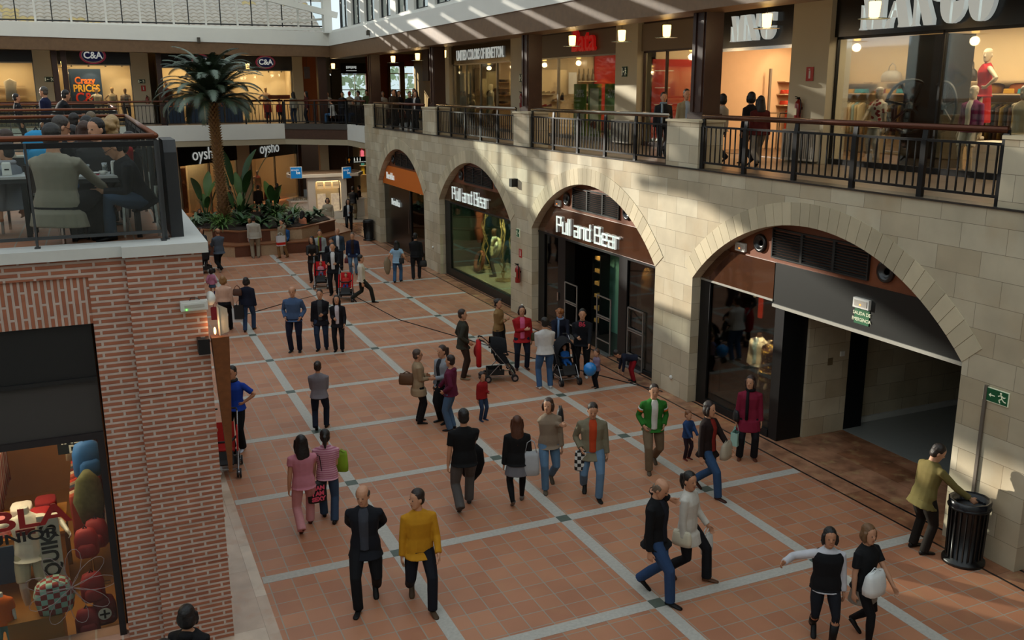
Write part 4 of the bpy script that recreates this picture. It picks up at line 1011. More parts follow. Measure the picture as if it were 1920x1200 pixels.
def shopbag(label, x, y, z, col, r=.25, g='display bags'):
    mb = MB(); mb.loft([ring(V(0, 0, zz), V(1, 0, 0), V(0, 1, 0), rx*.4, rx, 10, 3) for zz, rx in ((0, r), (.12, r*1.05), (.22, r*.9), (.28, r*.5))]).tube([(0, -r*.4, .26), (0, -r*.3, .4), (0, 0, .46), (0, r*.3, .4), (0, r*.4, .26)], .014, 6)
    tag(mb.build('display_bag', M('bagm_'+col, col, .35, var=.2), smooth=True, loc=(x, y, z)), label, 'bag', g)
shopbag('silver bag on the back shelf of the dress shop', xb-.22, 18.5, 6.93, 'b9b5ac', .3); shopbag('white bag at the pillar end of the back shelf', xb-.22, 20.4, 6.93, 'ded6c4', .25)
shopbag('dark bag on the back shelf beside the red dress dummy', xb-.22, 16.1, 6.93, '3a3228', .16); shopbag('cream and red bag on the back shelf behind the beige dummy', xb-.22, 14.2, 6.93, 'cfa98c', .26)
for j, yy in enumerate((15.5, 14.7, 14.0)):
    mb = MB(); mb.loft([ring(V(0, 0, zz), V(1, 0, 0), V(0, 1, 0), .15, rx, 10, 3) for zz, rx in ((0, .3), (.1, .31), (.18, .28), (.22, .14))]); tag(mb.build('stacked_garments', cloth(('9a6a20', 'a4591e', '8a2a20')[j]), smooth=True, loc=(xb-.22, yy, 6.66)), 'heap of '+('mustard', 'rust', 'dark red')[j]+' garments on the shelf behind the dummies', 'clothes')
arealight('window_display_light', (16.1, 13.2, 8.15), .8, 90, (1, .8, .58), sy=6)  # added fill near the glass, brightens the window dummies
# black display column with spoked wheels
mb = MB(); mb.box(-.35, .35, -.55, .55, 0, 2.75); tag(mb.build('display_column', blackp, loc=(16.55, 14.6+.45, UP+.015)), 'tall black display column behind the shop window', 'column')
def wheel(label, p, r, rz=.4):
    t = thing('spoked_wheel', label, 'wheel', p, rz); mb = MB(); mb.tube([(0, r*math.cos(a), r*math.sin(a)) for a in [k*math.pi/14 for k in range(29)]], .035, 6); mb.build('rim', black, t, True)
    mb = MB(); mb.ell((0, 0, 0), (.08, .1, .1))
    for k in range(7): a = k*2*math.pi/7+.2; mb.bar((0, .08*math.cos(a), .08*math.sin(a)), (0, r*math.cos(a), r*math.sin(a)), .05, .03, (1, 0, 0))
    mb.build('spokes', black, t)
wheel('black spoked wheel leaning by the display column, pillar side', (16.15, 15.35, 6.4), .55, .3); wheel('black spoked wheel leaning by the display column, red dress side', (16.15, 14.5, 6.4), .5, -.3)
man = 'b9a88c'
person('window dummy in red and white floral shirt and white trousers', 15.95, 16.05, 90, 1.72, UP+.02, mannequin=man, hair='none', top=M('floral', 'd8cdb8', .8), sleeve=.35, legs='cfc6b4', cut='straight', shoe='c8beb0', arms=('down', 'low'), cat='mannequin', name='mannequin', lod=0)
fl = MATS['floral']; n_, l_ = fl.node_tree.nodes, fl.node_tree.links
vo = n_.new('ShaderNodeTexVoronoi'); vo.inputs['Scale'].default_value = 11; tc_ = n_.new('ShaderNodeTexCoord'); l_.new(tc_.outputs['Object'], vo.inputs['Vector'])
gt = n_.new('ShaderNodeMath'); gt.operation = 'LESS_THAN'; gt.inputs[1].default_value = .42; l_.new(vo.outputs['Distance'], gt.inputs[0])
mx = n_.new('ShaderNodeMix'); mx.data_type = 'RGBA'; mx.inputs[6].default_value = (*lin('d8cdb8'), 1); mx.inputs[7].default_value = (*lin('8c1f1c'), 1); l_.new(gt.outputs[0], mx.inputs[0]); l_.new(mx.outputs[2], n_['Principled BSDF'].inputs['Base Color'])
mb = MB(); mb.box(0, .7, -.5, .5, 0, .62); tag(mb.build('plinth', M('plinth_white', 'cfcabd', .6), loc=(16.2, 13.3, UP+.015)), 'white display plinth under the purple bloused dummy', 'plinth')
mb = MB(); mb.box(0, .7, -.5, .5, 0, .62); tag(mb.build('plinth', MATS['plinth_white'], loc=(15.7, 11.9, UP+.015)), 'white display plinth beside the beige dummy', 'plinth')
person('tall window dummy in red dress with white belt, bald head turned', 16.7, 14.0, 60, 1.85, UP+.64, mannequin=man, hair='none', top='9c1c1e', sleeve=0, legs='9c1c1e', cut='longskirt', shoe='c8beb0', arms=('hip', 'hip'), yaw=40, cat='mannequin', name='mannequin', lod=0)
person('window dummy in purple blouse with white collar and pale shorts', 15.85, 13.5, 95, 1.74, UP+.02, mannequin=man, hair='none', top='6a1a4a', inner='cfc6b4', legs='cfc6b4', cut='shorts', shoe='2a2020', arms=('down', 'down'), cat='mannequin', name='mannequin', lod=0)
person('window dummy in beige polo shirt with long red bead necklace', 15.75, 12.3, 95, 1.74, UP+.02, mannequin=man, hair='none', top='c2b08e', sleeve=.35, legs='c9bda0', shoe='2a2020', arms=('down', 'back'), cat='mannequin', name='mannequin', lod=0)
for k, yy in enumerate((16.3, 15.4, 14.4, 13.5, 12.6, 11.6, 10.6)):
    spotlamp('white track spotlight over the dress shop window', (16.3, yy, 8.28), (16.6+.4*(k % 2), yy-.3, 6), 55 if k % 2 == 0 else 0, 'track spotlights over the dress shop window', col='9a948a')
# accessory shop with short letters
T = sfront('open clothes shop front with short white stencil letters on black', 18.1, 22.0); hf = 1.95
band(T, blackp, hf, 2.7, 3.6); letters(T, 'MNG', 19.62-20.05, 3.15, .62, .98)
mb = MB(); mb.box(-.2, .1, hf-.75, hf, 0, 2.7); mb.build('black_post', blackp, T); mb = MB(); mb.box(-.05, .1, -hf, hf-.75, 2.62, 2.7).box(-.06, 0, hf-.85, hf-.8, 0, 2.65); mb.build('door_frame', chrome, T)
def wshelf(label, x0, x1, y, z, d=.3, col='c9b090', group=None):
    mb = MB(); mb.box(0, x1-x0, -d, 0, 0, .03); return tag(mb.build('shelf', M('shelf_'+col, col, .5), loc=(x0, y, z)), label, 'shelf', group)
for z_ in (6.95, 6.6, 6.3): wshelf('pale shelf on the peach wall of the open shop', 17.9, 18.9, 21.9, z_, .35, group='shelves on the peach wall')
for j in range(3):
    for z_ in (6.63, 6.33): folded('red folded top on the peach wall shelves', 18.1+.32*j, 21.7, z_, 'b8402a', 'red folded tops on the peach wall shelves')
t = thing('clothes_rail', 'clothes rail beneath the peach wall shelves', 'clothes rail', (18.45, 21.5, UP)); mb = MB(); mb.tube([(-.45, 0, 0), (-.45, 0, 1.15), (.45, 0, 1.15), (.45, 0, 0)], .015, 6); mb.build('rail_frame', chrome, t)
for k in range(9):
    mb = MB(); mb.loft([ring(V(0, 0, zz), V(1, 0, 0), V(0, 1, 0), .03, rx, 10, 2.5) for zz, rx in ((-.75, .2), (-.5, .19), (-.2, .2), (-.08, .2), (-.04, .08), (0, .02))]); tag(mb.build('garment', cloth(['a8402c', 'b0602c', '8a3a3a', 'c0a890'][k % 4]), smooth=True, loc=(18.08+.09*k, 21.5, UP+1.13)), 'warm coloured garment on the rail by the peach wall', 'garment', 'garments on the rail by the peach wall')
mb = MB(); mb.box(0, .06, 0, .06, 0, 2.2); tag(mb.build('floor_stand', M('stand_grey', '7a6f62', .4), loc=(17.4, 21.6, UP+.015)), 'slim grey upright standing before the peach wall', 'stand')
t = thing('display_table', 'slim metal display table inside the open peach shop', 'table', (17.2, 20.9, UP+.015)); mb = MB(); mb.box(-.3, .3, -.4, .4, 1.0, 1.03); mb.build('table_top', chrome, t)
lg = None
for a in (-.28, .28):
    for b in (-.38, .38): mb = MB(); mb.box(a-.015, a+.015, b-.015, b+.015, 0, 1); mb.build('leg', chrome, t)
for k, yy in enumerate((18.6, 19.6, 20.6)): spotlamp('spotlight washing the peach wall', (17.4, yy, 8.28), (18.0, 21.8, 6.9), 45, 'spotlights washing the peach wall', col='8a8478')
# glass door unit with the red poster
T = sfront('cream headed glass shop front showing a tall red poster inside', 22.0, 25.0); hf = 1.48
band(T, M('taupe_fascia', '7d6c58', .6), hf); glazing(T, hf, [.25], fm=darkwood)
mb = MB(); mb.box(-.9, .7, 0, .04, 0, 2.35); tag(mb.build('poster', redw, loc=(16.5, 24.85, UP+.2)), 'tall red poster board with small white lines inside the cream headed front', 'poster')
for k in range(4):
    mb = MB(); mb.box(-.8, -.25+.1*(k % 2), -.006, 0, 0, .025); tag(mb.build('poster_text', paper_w, loc=(16.5, 24.85, UP+.7+.5*k)), 'thin white line of print on the red poster board', 'lettering', 'lines of print on the red poster')
for z_ in (6.0, 6.4, 6.8, 7.2): wshelf('shelf of small boxes beside the red poster', 17.4, 18.9, 24.95, z_, .3, 'c9b090', group='shelves beside the red poster')
# shoe shop
T = sfront('shoe shop front with red script lettering on a taupe fascia', 26.3, 32.9); hf = 3.28
band(T, MATS['taupe_fascia'], hf); glazing(T, hf, [1.15], fm=M('alu_frame', '8f8a80', .35, metal=.7), w_=.09)
place_text('Bata', 1.0, 'lettering', M('bata_red', 'c01a16', .4, emit=.25), T, (-.24, 28.45-29.6, 3.22), FACE_W, .1, .95, .012)
mb = MB(); mb.box(0, 1.95, -.06, 0, 0, 2.9); tag(mb.build('poster', redw, loc=(18.0, 32.9, UP+.1)), 'big red display panel with columns of white writing in the shoe shop', 'poster')
for k, wd in enumerate(('GARA', 'AMPL', 'ASIST', 'EXPO')): tag(place_text(wd, .22, 'lettering', paper_w, None, (19.15, 32.82, 7.7-.38*k), 0, .004, .8), 'white word '+wd+' on the red panel of the shoe shop', 'lettering')
pgreen = M('poster_green', '6f9430', .6); pcream = M('poster_cream', 'efe4ba', .6)
def sale(label, y_, txt):
    t = thing('sale_poster', label, 'poster', (SX+.12, y_, UP+.1), FACE_W); mb = MB(); mb.box(-.45, .45, 0, .02, 0, 1.75); mb.build('board', pgreen, t)
    mb = MB()
    if txt: mb.prism([(-.36, .1), (.36, .1), (.36, 1.0)]+[(.36*math.cos(a), 1.0-.22*math.sin(a)) for a in [math.pi*k/10 for k in range(1, 10)]]+[(-.36, 1.0)], 1, -.012, -.004)
    else: mb.box(-.3, .3, -.012, -.004, .1, 1.6)
    mb.build('panel', pcream, t)
    if txt: place_text('-20%', .36, 'lettering', paper_w, t, (0, -.014, 1.42), 0, .004, .95, .004)
    mb = MB(); mb.ell((0, -.016, .4), (.22, .006, .12)); mb.build('printed_shoe', M('print_red', 'a03a28', .6), t)
sale('green minus twenty percent poster beside the window mullion', 29.35, True); sale('green poster with cream panel between the two discount posters', 28.3, False); sale('green minus twenty percent poster beside the cream pillar', 27.15, True)
SG = 'small shoe shelves in the window'
for x0, x1, zz in ((15.6, 16.3, 6.58), (16.2, 16.65, 6.33), (15.7, 16.15, 6.1)): wshelf('small glass shelf carrying shoes in the shoe shop window', x0, x1, 32.95, zz, .25, 'b9b09a', SG)
def shoe_(label, x, y, z, col, hb=False, g=None):
    mb = MB(); mb.loft([[V(rx*math.cos(t), q, max(0, hh*(.5+.5*math.sin(t)))) for t in [2*math.pi*k/8 for k in range(8)]] for q, rx, hh in ((-.12, .03, .1 if not hb else .28), (-.05, .035, .1 if not hb else .3), (.03, .04, .06), (.1, .04, .045), (.13, .02, .03))])
    tag(mb.build('shoe', cloth(col, .4), smooth=True, loc=(x, y, z), rotz=rnd.uniform(1.1, 1.9)), label, 'shoe', g)
for j in range(3): shoe_('shoe displayed on the upper small glass shelf', 15.72+.22*j, 32.82, 6.61, ['2a201a', '4a3020', '8a6a48'][j % 3], False, 'shoes on the upper glass shelf')
shoe_('black ankle boot on the middle glass shelf of the shoe shop', 16.52, 32.82, 6.36, '14110f', True); shoe_('beige sandal on the middle glass shelf of the shoe shop', 16.3, 32.82, 6.36, '8a6a48')
for j in range(2): shoe_('red brown shoe displayed on the lowest small glass shelf', 15.8+.22*j, 32.82, 6.13, ['8a2018', '5a2018'][j], False, 'shoes on the lowest glass shelf')
wshelf('white shelf with silver bags behind the shoe shop mullion', 17.2, 18.0, 32.95, 7.05, .3, 'c9b9a0')
for j in range(4): shopbag('small silver bag on the white shelf of the shoe shop', 17.3+.2*j, 32.8, 7.08, '8f8470', .09, 'silver bags on the white shelf')
wshelf('low counter of black bags in the shoe shop', 17.1, 18.0, 32.95, 6.2, .4, 'b9a88c')
for j in range(4): shopbag('black bag standing below the white shelf', 17.2+.22*j, 32.75, 6.23, '1c1a18', .14, 'black bags below the white shelf')
mb = MB(); mb.box(0, .35, 0, .02, 0, .8); tag(mb.build('poster', paper_w, loc=(16.75, 32.6, 6.6)), 'white hanging placard behind the shoe shop mullion', 'poster')
for k, yy in enumerate((31.9, 30.4, 29.0, 27.4)): spotlamp('recessed spotlight in the shoe shop ceiling', (17.0, yy, 8.28), (17.6, yy, 6), 50, 'spotlights in the shoe shop ceiling', col='8a8478')
# bronze fascia clothes shop
T = sfront('clothes shop front with dark bronze fascia and slim white capital letters', 34.45, 41.45); hf = 3.48
band(T, M('bronze_fascia', '3c2d1c', .2, metal=.3), hf); glazing(T, hf, [1.9, .2, -1.6], fm=M('alu_frame', ''), w_=.08)
place_text('UNITED COLORS OF BENETTON.', .62, 'lettering', letter_w, T, (-.16, 37.95-37.95+.05, 3.12), FACE_W, .03, .58, .004)
person('bright white dummy standing in the open door of the bronze fascia shop', 16.2, 39.0, 90, 1.85, UP+.1, mannequin='e8dcc0', hair='none', top='e0d4b8', sleeve=0, legs='d8ccb0', shoe='none', arms=('down', 'down'), cat='mannequin', name='mannequin', lod=1)
person('pale dummy torso behind the glass beside the bluish panel', 15.9, 40.4, 90, 1.5, UP, mannequin='c8b48c', hair='none', top='c8b48c', sleeve=.3, legs='4a4030', shoe='none', arms=('down', 'down'), cat='mannequin', name='mannequin', lod=1)
person('pale dummy with striped top by the pillar end of the bronze fascia shop', 15.9, 35.0, 90, 1.5, UP+.05, mannequin='c8b48c', hair='none', top='8a7060', sleeve=.3, legs='4a4030', shoe='none', arms=('down', 'down'), cat='mannequin', name='mannequin', lod=1)
mb = MB(); mb.box(0, .55, 0, .03, 0, 2.1); tag(mb.build('poster', M('poster_blue', '6a7478', .6, var=.3), loc=(15.62, 41.3, UP+.3)), 'bluish panel with an orange motif behind the dummy torso', 'poster')
mb = MB(); mb.box(0, .55, 0, .03, 0, 2.35); tag(mb.build('poster', M('poster_photo', 'a08a68', .6, var=.6, vs_=4), loc=(16.35, 41.3, UP+.3)), 'tall brown photographic poster behind the bright dummy', 'poster')
mb = MB(); mb.box(0, .02, 0, .9, 0, .5); o = tag(mb.build('hanging_sign', green, loc=(16.1, 34.75, 7.3)), 'small green hanging sign with white words in the shop window', 'sign')
place_text('UNITED COLORS', .13, 'lettering', letter_w, o, (-.01, .45, .34), FACE_W, .004, .7); place_text('OF BENETTON', .13, 'lettering', letter_w, o, (-.01, .45, .16), FACE_W, .004, .7)
mb = MB(); mb.box(17.0, 17.35, 41.2, 41.4, UP, 7.9); struct('trim_shop_partition', mb, M('partition_brown', '5c4632', .6))
for z_ in (6.1, 6.5, 6.8, 7.08): wshelf('long shelf of folded clothes inside the bronze fascia shop', 17.45, 19.4, 41.4, z_, .35, 'b9986a', 'long shelves inside the bronze fascia shop')
for j in range(15): folded('folded garment on the long shelves of the bronze fascia shop', 17.65+.36*(j % 5), 41.2, (6.13, 6.53, 7.11)[j//5], ['3a3028', '8a7858', '5a2a20', 'b0a080', '2a3038'][j % 5], 'folded garments on the long shelves')
for k, yy in enumerate((39.8, 38.4, 36.4, 35.2)): spotlamp('spotlight in the ceiling of the bronze fascia shop', (16.2, yy, 8.2), (16.3, yy-.2, 6), 60, 'spotlights in the bronze fascia shop', col='2a2a2a')
# dark end of the arcade line
mb = MB(); mb.box(15.4, 24, 42.75, 42.85, UP, 8.95).box(16.6, 16.7, 44.6, 46.2, UP, 8.95).box(16.6, 24, 44.5, 44.6, UP, 8.95); struct('wall_gallery_end', mb, orange_w)
mb = MB(); mb.box(0, .5, 0, .9, 0, 1.7); tag(mb.build('hanging_cabinet', darkwood, loc=(15.4, 45.1, 7.2)), 'dark timber box hanging above the crowd', 'cabinet')
rack('clothes rail glimpsed between the paired columns and the last pillar', 16.3, 43.7, 1.2, ['a03c28', 'c09a70', '6a2a20'], gl='reddish garment glimpsed between column and pillar')
spotlamp('spotlight glimpsed beside the last cream pillar', (15.9, 43.6, 8.3), (16.3, 43.7, 6.5), 60)
# ================================================================ FAR WING, UPPER FLOOR
FP = 53.5
def fpillar(x0, x1, m_=cream, y=FP):
    mb = MB(); mb.box(x0, x1, y-.2, y+.5, UP, 8.85); struct('wall_far_pillar', mb, m_)
for a, b in ((-2.4, -1.6), (2.1, 2.95), (-7.5, -6.5)): fpillar(a, b)
fpillar(10.35, 10.9)
mb = MB(); mb.box(10.9, 12.2, FP, FP+.4, UP, 8.85); struct('wall_far_ochre', mb, orange_w)
for x in (-1.35, -.95, 3.25): mb = MB(); mb.box(x-.12, x+.12, 50.0, 50.3, UP, 8.85); struct('trim_far_column', mb, darkwood)
mb = MB(); mb.box(10.9, 11.35, 49.5, 49.9, UP, 8.85); struct('trim_far_column', mb, darkwood)
def far_shop(label, x0, x1, zb, wall=warmw, e=75):
    t = thing('shop_front', label, 'shop front', ((x0+x1)/2, FP, UP)); h_ = (x1-x0)/2
    mb = MB(); mb.box(-h_, h_, -.08, .05, zb-UP, 3.75); mb.build('fascia', M('navy_fascia', '15161d', .25), t)
    mb = MB(); mb.box(-h_, h_, 0, .01, .1, zb-UP); mb.build('pane', clear, t)
    mb = MB(); mb.box(-h_, h_, -.04, .04, 0, .1).box(-h_, -h_+.06, -.04, .04, .1, zb-UP).box(h_-.06, h_, -.04, .04, .1, zb-UP).box(-h_, h_, -.04, .04, zb-UP-.06, zb-UP); mb.build('window_frame', M('alu_frame', ''), t)
    mb = MB(); mb.box(x0, x1, FP+2.2, FP+2.3, UP, 8.6).box(x0-.05, x0, FP+.1, FP+2.2, UP, 8.6).box(x1, x1+.05, FP+.1, FP+2.2, UP, 8.6); struct('wall_far_shop', mb, wall)
    mb = MB(); mb.box(x0, x1, FP+.1, FP+2.2, UP, UP+.02); struct('floor_far_shop', mb, shopfl)
    arealight('far_shop_light', ((x0+x1)/2, FP+1.0, 8.3), (x1-x0)*.8, e, (1, .70, .38), sy=1.2)
    return t
def oval_sign(t, x, z, s=1.):
    mb = MB(); mb.prism([(.62*s*math.cos(a), .42*s*math.sin(a)) for a in [k*math.pi/16 for k in range(32)]], 1, -.05, 0); mb.build('sign_rim', M('sign_rim', '7a2038', .4, emit=.3), t, loc=(x, -.1, z))
    mb = MB(); mb.prism([(.54*s*math.cos(a), .35*s*math.sin(a)) for a in [k*math.pi/16 for k in range(32)]], 1, -.09, -.05); mb.build('sign_field', paper_w, t, loc=(x, -.1, z))
    mb = MB(); mb.prism([(.5*s*math.cos(a), .31*s*math.sin(a)) for a in [k*math.pi/16 for k in range(32)]], 1, -.1, -.09); mb.build('sign_oval', M('sign_navy', '101c5c', .4, emit=.1), t, loc=(x, -.1, z))
    place_text('C&A', .46*s, 'lettering', letter_w, t, (x, -.21, z), 0, .01, .95, .01)
t = far_shop('navy headed clothes shop window with poster and three dummies', -1.5, 2.1, 8.1); oval_sign(t, .05, 3.42)
t = far_shop('navy headed shop window behind the palm crown', 3.4, 6.6, 7.99); oval_sign(t, .6, 3.2, .8)
t = far_shop('navy headed shop window beyond the palm, nearest the ochre wall', 6.8, 10.35, 7.85); oval_sign(t, .35, 3.15, .85)
t = far_shop('navy headed shop window at the picture edge beyond the terrace', -6.4, -2.4, 8.2)
mb = MB(); mb.box(0, 1.55, 0, .03, 0, 2.65); o = tag(mb.build('poster', M('poster_deepblue', '1c3450', .5, var=.3, vs_=2), loc=(-.9, FP+1.6, UP+.15)), 'blue sale poster with orange lettering behind the far window dummies', 'poster')
org = M('poster_orange', 'e0701c', .5, var=.2)
for k, (tx, sz, dx) in enumerate((('Crazy', .48, .75), ('PRICES', .5, .8), ('C&A', .75, .85))): place_text(tx, sz, 'lettering', [org, M('poster_yellow', 'e8b020', .5), M('poster_red', 'c83018', .5)][k], o, (dx, -.02, (2.05, 1.65, 1.15)[k]), 0, .01, .85, .015)
fm_ = 'c8a884'
person('far window dummy in white tee, in front of the poster edge', .35, FP+1.0, 190, 1.75, UP+.1, mannequin=fm_, hair='short', hc='c08a48', top='e4dccc', sleeve=.2, legs='d8ccc0', shoe='none', arms=('down', 'hip'), cat='mannequin', name='mannequin', lod=1)
person('far window dummy in cream vest with hand on hip', 1.1, FP+.9, 175, 1.78, UP+.1, mannequin=fm_, hair='short', hc='d8b070', top='d8c4a4', sleeve=0, legs='c8b8a0', shoe='none', arms=('down', 'hip'), cat='mannequin', name='mannequin', lod=1)
stripe = M('striped_tee', 'd8cfc0', .8); n_, l_ = stripe.node_tree.nodes, stripe.node_tree.links
wv = n_.new('ShaderNodeTexWave'); wv.bands_direction = 'Z'; wv.inputs['Scale'].default_value = 4.2; tc_ = n_.new('ShaderNodeTexCoord'); l_.new(tc_.outputs['Object'], wv.inputs['Vector'])
g2 = n_.new('ShaderNodeMath'); g2.operation = 'GREATER_THAN'; g2.inputs[1].default_value = .5; l_.new(wv.outputs['Fac'], g2.inputs[0])
mx = n_.new('ShaderNodeMix'); mx.data_type = 'RGBA'; mx.inputs[6].default_value = (*lin('d8cfc0'), 1); mx.inputs[7].default_value = (*lin('7a4a3c'), 1); l_.new(g2.outputs[0], mx.inputs[0]); l_.new(mx.outputs[2], n_['Principled BSDF'].inputs['Base Color'])
person('far window dummy in striped tee and dark trousers by the pillar', 1.72, FP+.7, 185, 1.85, UP, mannequin='b08a60', hair='none', top=stripe, sleeve=.5, legs='2a2018', shoe='201814', arms=('low', 'down'), cat='mannequin', name='mannequin', lod=1)
person('far window dummy in dark red jacket behind the palm fronds', 3.8, FP+.9, 185, 1.85, UP+.3, mannequin='8a6a50', hair='short', hc='5a1a14', top='4a1c18', legs='3a3028', shoe='none', arms=('down', 'hip'), cat='mannequin', name='mannequin', lod=2)
person('far window dummy in pale top near the palm fronds', 9.0, FP+.9, 185, 1.78, UP+.1, mannequin=fm_, hair='none', top='d8b8a0', legs='a84030', shoe='none', arms=('down', 'hip'), cat='mannequin', name='mannequin', lod=2)
for k in range(4):
    mb = MB(); mb.box(0, .9, 0, .03, 0, 1.3); o = tag(mb.build('poster', MATS['poster_deepblue'], loc=(3.6+1.0*k, FP-.35, UP+.02)), 'small blue sale poster low behind the far balustrade', 'poster', 'low blue sale posters behind the far balustrade')
    place_text('C&A', .42, 'lettering', org, o, (.45, -.02, .95), 0, .01)
mb = MB(); mb.box(0, 1.2, 0, .02, 0, .22); tag(mb.build('poster', M('poster_brick', 'a04428', .6), loc=(9.0, FP+.2, 6.3)), 'thin brick red banner low on the far window', 'sign')
for k, x in enumerate((-.7, .1, .9, 1.7, 7.8, 8.6, 9.2, 9.9)): spotlamp('white window spotlight under the far navy fascia', (x, FP+.7, 8.15 if x < 3 else 7.9), (x+.1, FP+1.9, 6.6), 40 if k % 2 else 0, 'window spotlights of the far wing', col='a89c8c')
for k, x in enumerate((-5.0, -3.6)):
    mb = MB(); mb.loft([ring(V(0, 0, zz), V(1, 0, 0), V(0, 1, 0), rx, .06, 10, 2.5) for zz, rx in ((0, .28), (.6, .26), (.95, .3), (1.05, .12), (1.1, .03))]); tag(mb.build('hanging_shirt', cloth('d8ccb8'), smooth=True, loc=(x, FP+1.0, UP+1.2)), ('white sweatshirt hanging in the edge window', 'second pale shirt hanging in the edge window')[k], 'shirt')
for z_ in (6.0, 6.5, 7.0): 
    shelf_o = MB(); shelf_o.box(0, 1.4, -.3, 0, 0, .04); tag(shelf_o.build('shelf', SH, loc=(-4.4, FP+2.1, z_)), 'shelf of folded goods in the edge window of the far wing', 'shelf', 'shelves in the far edge window')
exit_sign('dark exit sign on the first far pillar', -1.75, FP-.21, 7.35, 0, .45, .24, dim=True); exit_sign('dark exit sign on the far pillar over the extinguisher', 2.55, FP-.21, 7.25, 0, .34, .2, dim=True)
fire_plate('red fire plate on the far pillar above the extinguisher', 2.6, FP-.21, 6.9, 0, .22); extinguisher('red extinguisher on the far pillar beside the palm', 2.72, FP-.21, 5.95, 0)
t = thing('radiator_cover', 'white slatted radiator box at the foot of the far pillar', 'radiator', (2.55, FP-.4, UP)); mb = MB(); mb.box(-.45, .45, 0, .15, .05, 1.0); mb.build('casing', M('radiator_white', ''), t)
for k, (x, y_, z_) in enumerate(((-1.0, 50.6, 8.02), (7.7, 51.6, 8.0), (11.9, 50.3, 8.0))): copy_tree(P0, (x, y_, z_), None, 'small glowing pendant lamp in the far gallery '+('beside the first dark column', 'against the palm fronds', 'by the dark corner post')[k])
mb = MB(); mb.cbox(0, 0, 0, .14, .16, .24); tag(mb.build('ceiling_speaker', M('speaker_box', '4a463e', .5), loc=(5.1, 49.06, 9.15)), 'small dark box speaker on the white far beam', 'loudspeaker')
mb = MB(); mb.cbox(0, 0, 0, .12, .14, .22); tag(mb.build('ceiling_speaker', M('speaker_box', ''), loc=(FX-.13, 41.3, 9.2)), 'small dark box speaker on the white side beam', 'loudspeaker')
# far balustrades
def fbal(label, a, b, nseg, step=.2, dark=False):
    a = V(*a, 0); b = V(*b, 0); L = (b-a).length; T = thing('balustrade', label, 'balustrade', (a.x, a.y, UP+.03), math.atan2((b-a).y, (b-a).x))
    mb = MB(); mb.tube([(0, 0, 1.14), (L, 0, 1.14)], .05, 8); mb.build('handrail', bronze_r, T, True)
    mb = MB(); mb.bar((0, 0, .95), (L, 0, .95), .035).bar((0, 0, .1), (L, 0, .1), .035); mb.build('rail_frame', black, T)
    p = None
    for k in range(nseg+1):
        if p is None: mb = MB(); mb.box(-.04, .04, -.03, .03, 0, 1.1); p = mb.build('post', black, T)
        else: copy_obj(p, T).location = (L*k/nseg, 0, 0)
    n = int(L/step); p = None
    for k in range(1, n):
        if p is None: mb = MB(); mb.box(-.012, .012, -.012, .012, .1, .95); p = mb.build('baluster', black, T); p.location = (L*k/n, 0, 0)
        else: copy_obj(p, T).location = (L*k/n, 0, 0)
    return T
fbal('long thin black balustrade of the far wing behind the palm', (-6, FY+.1), (8.9, FY+.1), 8, .17); fbal('black balustrade across the chamfered corner of the far wing', (8.95, FY+.02), (11.5, 46.32), 2); fbal('short black balustrade between chamfer and last stone pier', (11.56, 46.3), (11.56, 42.95), 2, .14)
# cafe corner of the upper floor: boxes, glazing with menu signs
cgrey = M('cafe_grey', '4c4a46', .6)
mb = MB(); mb.box(12.2, 12.45, 53.5, 56.2, UP, 8.85).box(12.45, 13.1, 56, 56.2, 7.7, 8.85).box(13.1, 13.7, 56, 56.2, UP, 8.85).box(13.7, 15.2, 56, 56.2, UP, 5.95).box(13.7, 15.2, 56, 56.2, 8.3, 8.85); struct('wall_cafe', mb, cgrey)
mb = MB(); mb.box(15.2, 16.6, 56, 56.2, UP, 8.85).box(16.6, 18.2, 56, 56.2, UP, 5.9).box(16.6, 18.2, 56, 56.2, 8.15, 8.85); struct('wall_cafe_red', mb, M('red_ochre', '6e2c12', .75, var=.08))
mb = MB(); mb.prism([(18.2, 56), (16.6, 46.2), (16.75, 46.1), (18.4, 56)][::-1], 2, UP, 8.85); struct('wall_cafe_yellow', mb, yellow_w)
mb = MB(); mb.box(17.27, 17.58, 55.9, 56.1, 5.9, 8.4).box(16.55, 16.68, 55.9, 56.1, UP, 8.3); struct('trim_cafe_column', mb, darkwood)
for k, (a, b) in enumerate(((13.7, 14.5), (14.5, 15.2), (16.68, 17.27), (17.58, 18.15))):
    z1 = 7.68 if k < 2 else 8.15
    mb = MB(); mb.box(a, b, 56.1, 56.11, 5.92, z1); struct('window_%d' % (60+k), mb, clear)
    mb = MB(); mb.box(a, a+.05, 56.05, 56.12, 5.92, z1).box(a, b, 56.05, 56.12, 6.75, 6.8).box(a, b, 56.05, 56.12, z1-.45 if k > 1 else z1-.05, z1 if k < 2 else z1-.4); struct('window_%d' % (70+k), mb, white)
mb = MB(); mb.box(13.7, 15.2, 55.92, 56.0, 7.7, 8.3); o = tag(mb.build('menu_fascia', blackp), 'black fascia with pale lettering above the bright cafe window', 'sign')
mb = MB()
for q in range(7): mb.box(14.0+.09*q, 14.07+.09*q, 55.9, 55.92, 7.98+.02*(q % 3), 8.14)
mb.box(14.0, 14.62, 55.9, 55.92, 7.86, 7.9); mb.build('lettering', letter_w, o)
mb = MB(); mb.box(0, .3, 0, .05, 0, .45); tag(mb.build('menu_poster', M('poster_pinkish', 'b0a098', .6, var=.3), loc=(12.82, 55.9, 7.75)), 'pale framed poster beside the dark doorway of the far corner', 'poster')
mb = MB(); mb.box(0, .65, 0, .05, 0, 2.5); tag(mb.build('dark_doorway', blackp, loc=(12.45, 55.9, UP)), 'black doorway of the far corner shop', 'door')
